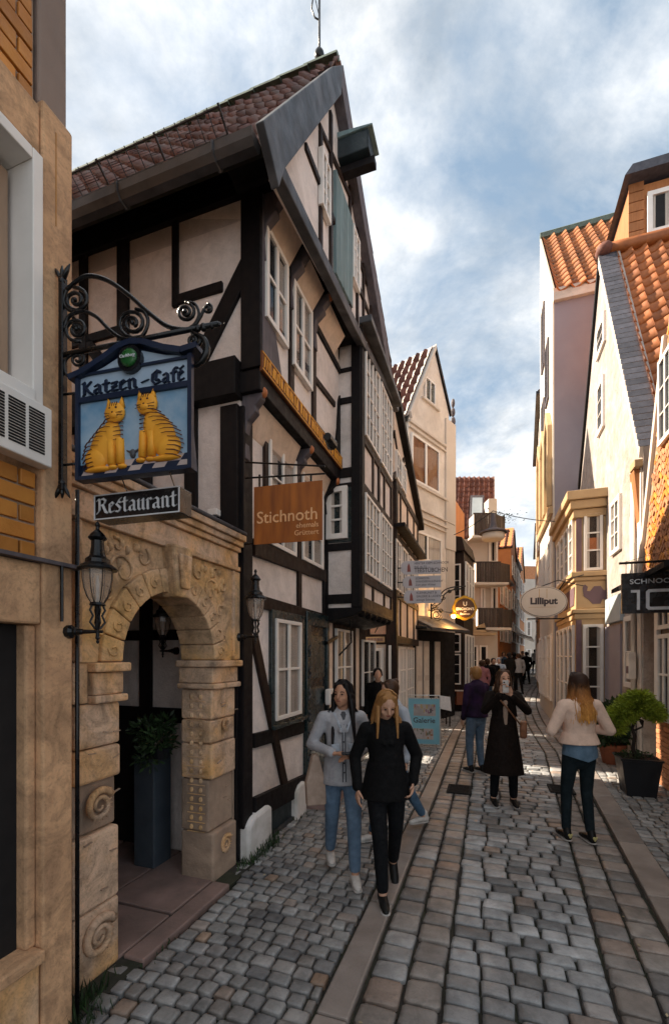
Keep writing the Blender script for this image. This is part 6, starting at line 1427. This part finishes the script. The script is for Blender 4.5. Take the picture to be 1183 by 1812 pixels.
def hand(m, wr, d, up, curl=.6, sc=1.0, side=1):
    """palm, four unequal bent fingers and a thumb; d points out of the wrist, up is the back of the hand"""
    d = Vector(d).normalized(); up = (Vector(up)-d*Vector(up).dot(d)).normalized(); lat = d.cross(up)*side
    wr = Vector(wr); pc = wr+d*.045*sc
    m.capsule(wr, wr+d*.075*sc, .024*sc, .030*sc, 8, .55, up)
    m.capsule(wr+d*.05*sc-lat*.018*sc, wr+d*.082*sc-lat*.02*sc, .018*sc, .016*sc, 8); m.capsule(wr+d*.05*sc+lat*.018*sc, wr+d*.08*sc+lat*.02*sc, .018*sc, .016*sc, 8)
    for k, ln in enumerate((.068, .078, .072, .056)):
        p = wr+d*.082*sc+lat*(.030-.020*k)*sc; dd = d
        for j, f in enumerate((.45, .32, .25)):
            a = curl*(.5+.5*j); dd = (dd*cos(a)-up*sin(a)).normalized() if False else (d*cos(curl*(j+.4))-up*sin(curl*(j+.4))).normalized()
            q = p+dd*ln*f*sc; m.capsule(p, q, (.0092-.0008*j)*sc, (.0088-.0009*j)*sc, 7); p = q
    t0 = wr+d*.022*sc+lat*.024*sc; t1 = t0+(d*.6+lat*.75-up*.25).normalized()*.036*sc; t2 = t1+(d*.85+lat*.25-up*.4).normalized()*.032*sc
    m.capsule(t0, t1, .013*sc, .0105*sc, 7); m.capsule(t1, t2, .0105*sc, .009*sc, 7)
def person(label, loc, rz, h=1.70, top='coat_black', legs='trouser_black', shoes='shoe_black', hair='hair_brown', skin='skin_pale', group=None,
           coat_len=.0, coat_flare=1.0, arms=None, feet=None, head=(0, 0), hair_len=.3, lean=0.0, fine=True, hand_obj=None, hair_kind='long', bulk=1.0, knees=None, hips_y=0.0, sleeve=1.0, shoe_top=False, jacket_hem=.0, female=True, collar=True, wavy=0.0):
    """built facing +y, x to its right hand side; rz turns it"""
    root = empty('person', loc, label, 'person', group, rz, local=True)
    s = h/1.70
    vx = .0075 if fine else .016
    cv = .010 if fine else .02
    P = dict(hip=.90, knee=.49, ank=.085, sh=1.40, neck=1.44, head=1.585)
    sw = (.165 if female else .195)*(.97+.03*bulk)
    def J(x, y, z): # lean upper body
        z0 = P['hip']; yy = y
        if z > z0: yy = y+math.tan(lean)*(z-z0); 
        return V3_(x*s, (yy+hips_y)*s, z*s)
    feet = feet or ((-.09, .05), (.09, -.06))   # left, right  (x, y) or (x, y, z)
    lg = []
    for i, sgn in enumerate((-1, 1)):
        f = feet[i]; fx, fy = f[0], f[1]; fz = f[2] if len(f) > 2 else 0.0
        hp = J(sgn*.085, 0, P['hip']); an = V3_(fx*s, fy*s, (P['ank']+fz)*s)
        kn = (hp+an)/2+V3_(0, .04*s+abs(fz)*.5*s, .02*s)
        if knees and knees[i]: kn = V3_(*[c*s for c in knees[i]])
        lg.append((hp, kn, an, fz))
    arms = arms or {}
    ar_ = []
    for i, sgn in enumerate((-1, 1)):
        k = 'LR'[i]; sh = J(sgn*sw, -.01, P['sh']-.02)
        if k in arms: el, wr = [J(*c) for c in arms[k][:2]]
        else: el = J(sgn*(sw+.055), -.03, 1.12); wr = J(sgn*(sw+.05), .05, .87)
        ar_.append((sh, el, wr, arms.get(k, (0,0,None,None))[2:] if k in arms else ()))
    # body ---------------------------------------------------------
    b = MB()
    b.capsule(J(0, 0, P['hip']-.02), J(0, .0, 1.12), .125*s, .11*s, 14, .72, (0,1,0)); b.capsule(J(0, 0, 1.12), J(0, -.01, 1.34), .115*s, .13*s, 14, .72, (0,1,0))
    b.capsule(J(-sw*.75, -.01, 1.375), J(sw*.75, -.01, 1.375), .06*s, .06*s, 10)
    yaw, pit = head; hc = J(.0, .03+.05*sin(-pit)*.5, P['head']); RH = Matrix.Rotation(yaw, 3, 'Z')@Matrix.Rotation(pit, 3, 'X')
    def Hp(x, y, z): return hc+RH@(V3_(x, y, z)*s)
    b.capsule(J(0, -.015, 1.36), hc+RH@(V3_(0, -.01, -.07)*s), .058*s, .050*s, 10)
    b.ball(Hp(0, -.012, .02), .074*s, .092*s, .098*s, 16, RH); b.ball(Hp(0, .022, -.045), .056*s, .064*s, .062*s, 14, RH); b.ball(Hp(0, .05, -.085), .026*s, .024*s, .022*s, 8, RH)
    b.capsule(Hp(0, .078, .018), Hp(0, .098, -.022), .009*s, .014*s, 7); b.ball(Hp(-.036, .055, -.03), .022*s, .02*s, .02*s, 8, RH); b.ball(Hp(.036, .055, -.03), .022*s, .02*s, .02*s, 8, RH)
    for sg in (-1, 1): b.ball(Hp(sg*.075, -.005, -.01), .010*s, .018*s, .030*s, 8, RH)
    for hp, kn, an, fz in lg:
        b.capsule(hp, kn, .078*s, .052*s, 10); b.capsule(kn, an, .052*s, .036*s, 10)
    for i, (sh, el, wr, ex) in enumerate(ar_):
        b.capsule(sh, el, .046*s, .036*s, 9); b.capsule(el, wr, .036*s, .024*s, 9)
        d = (wr-el).normalized(); up_ = Vector(ex[0]) if len(ex) > 0 and ex[0] else (Vector((0, 0, 1)) if abs(d.z) < .6 else Vector(((-1, 1)[i], 0, 0)))
        dd = Vector(ex[1]) if len(ex) > 1 and ex[1] else d
        if fine: hand(b, wr, dd, up_, ex[2] if len(ex) > 2 else .45, s*1.0, (1, -1)[i])
        else: b.capsule(wr, wr+dd*.11*s, .03*s, .022*s, 8)
    bo = b.build('body', M[skin], root, smooth=True, remesh=vx*s, sm=4 if fine else 3, keep=False)
    # face
    if fine:
        for sg in (-1, 1):
            MB().ball(Hp(sg*.031, .074, .008), .0115*s, .007*s, .006*s, 8, RH).build('eye', M['eye_dark'], bo, smooth=True)
            MB().tube([Hp(sg*.018, .084, .028), Hp(sg*.034, .081, .033), Hp(sg*.05, .070, .027)], .0032*s, 5).build('eyebrow', M[hair], bo, smooth=True)
        MB().tube([Hp(-.024, .073, -.052), Hp(-.01, .083, -.049), Hp(0, .085, -.051), Hp(.01, .083, -.049), Hp(.024, .073, -.052)], [.002*s, .0055*s, .005*s, .0055*s, .002*s], 6).build('mouth', M['lip'], bo, smooth=True)
    # trousers -----------------------------------------------------
    t = MB(); wd = 1.0 if legs not in ('legging',) else .90
    t.capsule(J(0, 0, P['hip']-.03), J(0, 0, P['hip']+.08), .135*s, .125*s, 14, .80, (0,1,0))
    for hp, kn, an, fz in lg:
        t.capsule(hp+V3_(0,0,-.02), kn, .094*s*wd, .066*s*wd, 12); e_ = kn.lerp(an, .90); t.capsule(kn, e_, .066*s*wd, .050*s*wd, 12)
        t.capsule(kn.lerp(an, .35), kn.lerp(an, .5), .060*s*wd, .058*s*wd, 10)
    t.build('trousers', M[legs], root, smooth=True, remesh=cv*s, sm=2)
    # shoes
    for i, (hp, kn, an, fz) in enumerate(lg):
        sh_ = MB(); pt_ = -.25 if fz > .05 else 0; ft = lambda x, y, z: an+V3_(x*s, (y*cos(pt_*3)-z*0)*s, (z+(-y*sin(-pt_*3) if fz > .05 else 0))*s)
        sh_.capsule(ft(0,-.03,-.03), ft(0,.09,-.045), .043*s, .040*s, 10, .8, (0,0,1)); sh_.capsule(ft(0,.09,-.048), ft(0,.155,-.056), .042*s, .030*s, 10, .7, (0,0,1)); sh_.capsule(ft(0,-.035,-.04), ft(0,-.01,.03), .040*s, .040*s, 10)
        so_ = sh_.build('shoe', M[shoes], root, smooth=True, remesh=.009*s if fine else .016, sm=2)
        if fine:
            q = MB(); q.capsule(ft(0,-.03,-.074), ft(0,.15,-.074), .043*s, .038*s, 12, .26, (0,0,1)); q.build('sole', M['sole'], so_, smooth=True)
            if shoe_top: q = MB(); q.ball(ft(-.012,-.078,-.01), .014*s, .006*s, .014*s, 8); q.ball(ft(.012,-.078,-.01), .014*s, .006*s, .014*s, 8); q.ball(ft(0,-.076,-.028), .014*s, .006*s, .016*s, 8); q.build('heart_patch', M['lemon'], so_, smooth=True)
    # top / coat ---------------------------------------------------
    c = MB(); bk = bulk
    c.capsule(J(0, 0, 1.02), J(0, 0, 1.18), .142*s*bk, .137*s*bk, 16, .80, (0,1,0)); c.capsule(J(0, 0, 1.16), J(0, -.01, 1.335), .140*s*bk, .150*s*bk, 16, .76, (0,1,0))
    c.capsule(J(-sw*.80, -.012, 1.375), J(sw*.80, -.012, 1.375), .069*s*bk, .069*s*bk, 12)
    if collar: c.capsule(J(0, -.02, 1.37), J(0, -.02, 1.445), .082*s, .066*s, 12)
    else:
        for sg in (-1, 1): c.capsule(J(sg*.055, -.03, 1.44), J(sg*.03, .115, 1.27), .028*s, .018*s, 8); c.capsule(J(sg*.055, -.03, 1.44), J(0, -.06, 1.43), .028*s, .028*s, 8)
    zb_ = .90-coat_len+jacket_hem
    r_ = []; 
    for k in range(5):
        f = k/4; z = 1.10+(zb_-1.10)*f; rx = (.148+(.035+.07*(coat_flare-1))*f*(1+coat_len*1.2))*bk; r_.append((rx, z, f))
    vs = []; n = 22
    for rx, z, f in r_:
        for k in range(n):
            a = 2*pi*k/n; w_ = 1+.05*f*sin(a*5+1)*min(1, coat_len*3)
            vs.append(J(rx*cos(a)*w_, rx*.78*sin(a)*w_, z))
    c.add(vs, [(i*n+k, i*n+(k+1)%n, (i+1)*n+(k+1)%n, (i+1)*n+k) for i in range(4) for k in range(n)]+[tuple(range(n-1,-1,-1)), tuple(4*n+k for k in range(n))])
    for sh, el, wr, ex in ar_:
        w2 = el.lerp(wr, .93*sleeve); c.capsule(sh, el, .060*s*bk, .050*s*bk, 12); c.capsule(el, w2, .051*s*bk, .042*s, 12); c.capsule(el.lerp(w2, .9), w2, .047*s, .047*s, 12)
    rr = random.Random(int(h*1000)+len(label))
    for k in range(9 if fine else 0):   # soft folds
        a = rr.uniform(0, 2*pi); z = rr.uniform(.98, 1.3); x, y = .135*bk*cos(a), .108*bk*sin(a); c.capsule(J(x, y, z), J(x*.9+rr.uniform(-.04,.04), y*1.0, z-rr.uniform(.06,.16)), .014*s, .008*s, 6)
    co_ = c.build('coat' if coat_len > .05 else 'jacket', M[top], root, smooth=True, remesh=cv*s, sm=3)
    # hair ---------------------------------------------------------
    hh = MB()
    hh.ball(Hp(0, -.030, .035), .090*s, .098*s, .098*s, 16, RH)
    for sg in (-1, 1): hh.capsule(Hp(sg*.045, .035, .095), Hp(sg*.080, .012, -.01), .020*s, .016*s, 8)
    if hair_kind == 'long':
        L_ = hair_len
        for k in range(17):
            a = pi*(k/16)*1.20-pi*.10; x, y = -.083*cos(a), -.015-.075*sin(a)
            p0, p1 = Hp(x, y, .0), Hp(x*1.05, y*1.05, -.10); wv = rr.uniform(-.012,.012)
            base_ = hc+V3_(x*1.22*s+wv, (y*1.15-.015-(.02+.05*(bulk > 1.1))*max(0,sin(a)))*s, -(L_*rr.uniform(.85,1.05))*s)
            if y > -.03 and False: pass
            hh.capsule(p0, p1, .022*s, .020*s, 7); hh.capsule(p1, base_, .020*s, .009*s, 7)
        hh.capsule(Hp(0, -.07, 0), hc+V3_(0, (-.115-.05*(bulk > 1.1))*s, -L_*.8*s), .07*s, .055*s, 12, .5, (0,1,0))
    elif hair_kind == 'bun': hh.ball(Hp(0, -.10, .085), .042*s, .042*s, .04*s, 10); hh.ball(Hp(0, -.04, -.03), .07*s, .07*s, .06*s, 10)
    else: hh.ball(Hp(0, -.045, -.01), .083*s, .075*s, .085*s, 12, RH)
    ho = hh.build('hair', M[hair], root, smooth=True, remesh=.0085*s if fine else .015, sm=1)
    if fine and hair_kind == 'long':
        st = MB(); hl = hc.z-hair_len*s
        for k in range(150):
            a = rr.uniform(-.25, pi+.25); x, y = -.094*cos(a), -.02-.085*sin(a); e_ = rr.uniform(.75, 1.08); f_ = rr.uniform(-.025, .025)
            pts = [Hp(x*.35, y*.35+.01, .135), Hp(x*.85, y*.85, .09), Hp(x*1.04, y*1.04, .0), Hp(x*1.16, y*1.12, -.10)]
            nn = 5
            for j in range(1, nn+1):
                q_ = j/nn; pts.append(hc+V3_((x*1.25+f_*q_+wavy*sin(j*1.9+k)*.5+.008*sin(k*3+j*2))*s, (y*1.25-(.02+.06*(bulk > 1.1)*max(0,sin(a)))*q_+wavy*cos(j*2.1+k)*.4)*s, -(.10+(hair_len*e_-.10)*q_)*s))
            st.tube(pts, [.0035*s]*4+[.0045*s*(1-.14*j) for j in range(nn)], 4)
        st.build('hair_strands', M[hair], ho, smooth=True, kind='stuff', fix=False)
    return root, J, Hp, s
def at_ground(px, py): 
    Y = CH*FOC/(py-YH)
    for _ in range(6): Y = (CH-gz(Y))*FOC/(py-YH)
    return Vector(((px-CX)/FOC*Y, Y, gz(Y)+.012))
# 1: dark haired woman in light denim-style jacket
r, J, Hp, s = person('young woman with long black hair, pale grey jacket and blue jeans holding a phone', at_ground(605, 1545), pi+.12, 1.66, 'jacket_grey', 'denim_light', 'shoe_white', 'hair_black', 'skin',
    arms={'R': ((.27, -.03, 1.14), (.10, .19, 1.10), (0, 0, 1), (-1, .25, 0), .5), 'L': ((-.27, -.03, 1.14), (-.08, .20, 1.07), (0, 0, 1), (1, .3, 0), .45)},
    feet=((-.08, .22), (.09, -.16, .05)), head=(-.60, 0), hair_len=.46, wavy=.03, collar=False, sleeve=.95, jacket_hem=-.10, bulk=1.02)
m = MB(); m.bx(-.04*s, .04*s, .22*s, .30*s, 1.105*s, 1.117*s); m.build('phone', M['black'], r)
clo('grey_shirt', (.10,.105,.12)); MB().capsule(J(0, .088, 1.33), J(0, .05, 1.40), .018*s, .045*s, 12).build('shirt', M['grey_shirt'], r, smooth=True)
tb_ = MB(); tb_.prism(Fr((.25*s, .03), (1, .2, 0), (-.2, 1, 0)), [(-.03, 1.04), (.02, 1.04), (.08, .80), (.07, .60), (-.10, .60), (-.10, .78)], -.04, .03); tag(tb_.build('tote_bag', M['tote'], r, bevel=.015), 'pale tote bag hanging at her side')
for sg in (-1, 1):
    MB().tube([J(sg*.014, .148, .84), J(sg*.012, .132, 1.0), J(sg*.012, .122, 1.12), J(sg*.012, .112, 1.26), J(sg*.03, .10, 1.33)], .0045, 5).build('placket_seam', M['grey_shirt'], r, smooth=True)
    MB().capsule(J(sg*.03, .118, 1.29), J(sg*.075, .055, 1.41), .012*s, .022*s, 8, .5).build('collar_flap', M['light_shirt'], r, smooth=True)
    MB().prism(Fr((sg*.075*s-.035, .118*s), (1, 0, 0), (0, 1, 0)), [(0, 1.10*s), (.07, 1.10*s), (.07, 1.165*s), (0, 1.165*s)], -.02, .012).build('pocket_flap', M['light_shirt'], r, bevel=.004)
for z in (.92, 1.0, 1.18, 1.25): MB().ball(J(0, .150-.12*(z-.84), z), .007, .005, .007, 8).build('button', M['black'], r)
for sg in (-1, 1): MB().capsule(Hp(sg*.085, .0, -.05), J(sg*.10, .12, 1.16), .028*s, .010*s, 8).build('front_lock', M['hair_black'], r, smooth=True)
# 2: blond woman in black
r, J, Hp, s = person('reddish blond woman in an open black coat and black trousers looking down', at_ground(682, 1578), pi+.05, 1.60, 'coat_black', 'trouser_black', 'shoe_black', 'hair_blond', 'skin_pale',
    arms={'R': ((.26, -.04, 1.14), (.25, .10, .90), (.9, .2, .1), (.0, .15, -1), .35), 'L': ((-.28, -.06, 1.14), (-.22, .06, .93), None, None, .6)},
    feet=((-.10, -.20, .07), (.06, .22)), head=(.12, -.50), hair_len=.27, collar=False, coat_len=.10, coat_flare=1.25, bulk=1.07, lean=.02)
for sg in (-1, 1): MB().capsule(Hp(sg*.078, .02, .0), J(sg*.085, .09, 1.32), .020*s, .009*s, 8).build('front_lock', M['hair_blond'], r, smooth=True)
# 3: person behind her, walking to the left with a long stride
r, J, Hp, s = person('person in light grey top and jeans with white trainers striding behind the woman in black', at_ground(705, 1478), pi/2+.35, 1.62, 'light_shirt', 'denim', 'shoe_white', 'hair_brown', 'skin_pale',
    feet=((-.07, .36), (.08, -.36, .05)), hair_kind='bun', hair_len=.1, lean=.12, head=(0, -.25), female=False)
# 4: woman taking a photograph
r, J, Hp, s = person('woman in a long dark brown coat raising a phone to take a photograph', at_ground(890, 1425), pi-.12, 1.70, 'coat_brown', 'trouser_black', 'shoe_black', 'hair_brown', 'skin_pale',
    arms={'R': ((.25, .12, 1.20), (.10, .30, 1.42), (0, -.4, 1), (-.15, .15, 1), .6), 'L': ((-.26, .12, 1.20), (-.02, .31, 1.40), (0, -.4, 1), (.35, .1, 1), .6)},
    feet=((-.12, .02), (.12, .0)), hair_len=.40, collar=False, coat_len=.50, coat_flare=1.35, head=(.12, .08), bulk=1.03)
m = MB(); m.bx(.02*s, .09*s, .335*s, .345*s, 1.44*s, 1.59*s); m.build('phone', M['shoe_white'], r, bevel=.004); MB().ball((.075*s, .35*s, 1.565*s), .010, .006, .010, 8).build('phone_camera', M['black'], r)
bg_ = MB(); bg_.prism(Fr((-.24*s, .02), (.3, 1, 0), (1, -.3, 0)), [(-.13, .86), (.12, .86), (.14, .98), (.10, 1.06), (-.10, 1.06), (-.14, .98)], -.04, .04); bgo = bg_.build('shoulder_bag', M['bag_tan'], r, bevel=.02)
MB().tube([J(.12, .10, 1.40), J(.0, .15, 1.25), J(-.18, .13, 1.02)], .010, 5).build('bag_strap', M['bag_tan'], bgo, smooth=True)
MB().capsule(J(0, .105, 1.04), J(0, .092, 1.30), .026*s, .034*s, 12).build('shirt', M['tote'], r, smooth=True)
# 5: fair haired person with patterned jacket behind
person('fair haired woman in a dark purple patterned jacket and blue jeans standing behind the photographer', at_ground(842, 1368), .35, 1.70, 'purple_black', 'denim_light', 'shoe_black', 'hair_blond', 'skin_pale', feet=((-.09, .03), (.08, -.03)), hair_kind='short', bulk=1.12, arms={'R': ((.25, .08, 1.18), (.16, .26, 1.26), None, None, .5)})
# 6: woman from behind in pink jacket
r, J, Hp, s = person('woman seen from behind with long ombre hair, pale pink jacket and black leggings', at_ground(1024, 1492), .05, 1.70, 'jacket_pink', 'legging', 'shoe_black', 'hair_ombre', 'skin_pale',
    arms={'R': ((.30, -.03, 1.13), (.17, .20, 1.12), None, None, .5), 'L': ((-.29, -.01, 1.13), (-.17, .20, 1.10), None, None, .5)}, feet=((-.10, .06), (.10, -.03)), hair_len=.36, bulk=1.12, jacket_hem=.10, shoe_top=True)
q = MB(); rr = random.Random(4)
for k in range(24):
    x = -.125+.25*k/23; q.capsule(J(x*.95, -.135, 1.37+rr.uniform(-.02,.03)), J(x*.92+rr.uniform(-.02,.02), -.165, 1.14+rr.uniform(-.06,.06)+abs(x)*.7), .016*s, .004*s, 6)
pass
q = MB(); n = 20; vs = []
for k_, (rx, z) in enumerate(((.155, 1.02), (.170, .92), (.172, .84))):
    for k in range(n): a = 2*pi*k/n; vs.append(J(rx*cos(a), rx*.84*sin(a)-.01, z+(.05*abs(cos(a)) if k_ == 2 else 0)))
q.add(vs, [(i*n+k, i*n+(k+1)%n, (i+1)*n+(k+1)%n, (i+1)*n+k) for i in range(2) for k in range(n)]); q.build('shirt_tail', M['shirt_blue'], r, smooth=True)
MB().tube([Hp(-.085, -.01, .07), Hp(-.05, .03, .125), Hp(.05, .03, .125), Hp(.085, -.01, .07)], .009*s, 6).build('sunglasses', M['black'], r, smooth=True)
# 7: dark figure by the shop front
person('dark haired person in black standing in the shop front under the bay window', FL.pt(4.25, .28, .01), pi, 1.66, 'coat_black', 'trouser_black', 'shoe_black', 'hair_black', 'skin_pale', hair_kind='bun', fine=False)
# 8: child with grey cap bending
r, J, Hp, s = person('small person with a pale grey cap bending forward beside the bay window', at_ground(992, 1268), -.2, 1.30, 'coat_black', 'trouser_black', 'shoe_black', 'hair_brown', 'skin_pale', fine=False, lean=.5, hair_kind='short', head=(0, -.3))
MB().lathe(Hp(0, -.02, .03), [(.19*s, 0), (.17*s, .05), (.11*s, .13), (.03*s, .16)], 14).build('cap', M['grey_cap'], r, smooth=True)
# far people
far = [
 (852, 1262, 1.68, 'pink_top', 'denim', 'hair_brown', 0.2, 'woman in a pink top nearest the balcony house', 0),
 (872, 1246, 1.66, 'coat_black', 'trouser_black', 'hair_black', pi, 'dark coated person between the pink top and the white headscarf', 0),
 (882, 1240, 1.64, 'light_shirt', 'trouser_black', 'grey_cap', pi-.3, 'person with white headscarf and pale top among the far crowd', 0),
 (900, 1232, 1.80, 'coat_black', 'trouser_black', 'hair_black', .3, 'broad person in a black coat at the middle of the crowd', .4),
 (917, 1229, 1.76, 'jacket_grey', 'trouser_black', 'hair_brown', .2, 'person with a grey jacket leaning forward at the right of the crowd', 0),
 (931, 1212, 1.74, 'coat_black', 'trouser_black', 'hair_black', .1, 'slim dark person walking away behind the grey jacket', 0),
 (946, 1194, 1.74, 'shoe_white', 'trouser_black', 'hair_black', 0, 'person in a white jacket farthest down the lane', 0),
 (966, 1215, 1.72, 'scarlet', 'trouser_black', 'hair_brown', pi+.4, 'person in dark orange by the tall white house', 0),
 (989, 1232, 1.80, 'coat_black', 'trouser_black', 'hair_black', -.6, 'man in black with a cap standing at the right wall', .2),
 (862, 1256, 1.70, 'coat_black', 'denim', 'hair_brown', 0, 'person in black directly right of the pink top', .1),
 (909, 1222, 1.78, 'coat_brown', 'trouser_black', 'hair_black', 0, 'tall dark brown coated person at the back of the crowd', .3),
 (924, 1204, 1.72, 'tote', 'trouser_black', 'hair_brown', pi, 'person in a beige top behind the grey jacket', 0),
 (890, 1215, 1.75, 'denim', 'trouser_black', 'hair_brown', pi, 'person in a blue jacket behind the broad black coat', 0),
 (958, 1196, 1.70, 'coat_black', 'denim', 'hair_black', 0, 'small dark figure to the right of the white jacket', 0)]
for px, py, h, tp2, lg2, hr, rz, lab, bk in far:
    person(lab, at_ground(px, py), rz, h, tp2, lg2, 'shoe_black', hr, 'skin_pale', fine=False, hair_kind='short', bulk=1.08+bk*.35, coat_len=.12 if bk else 0, group='people strolling far down the lane', feet=((-.1, .12), (.1, -.12)) if bk == 0 else None, female=False)
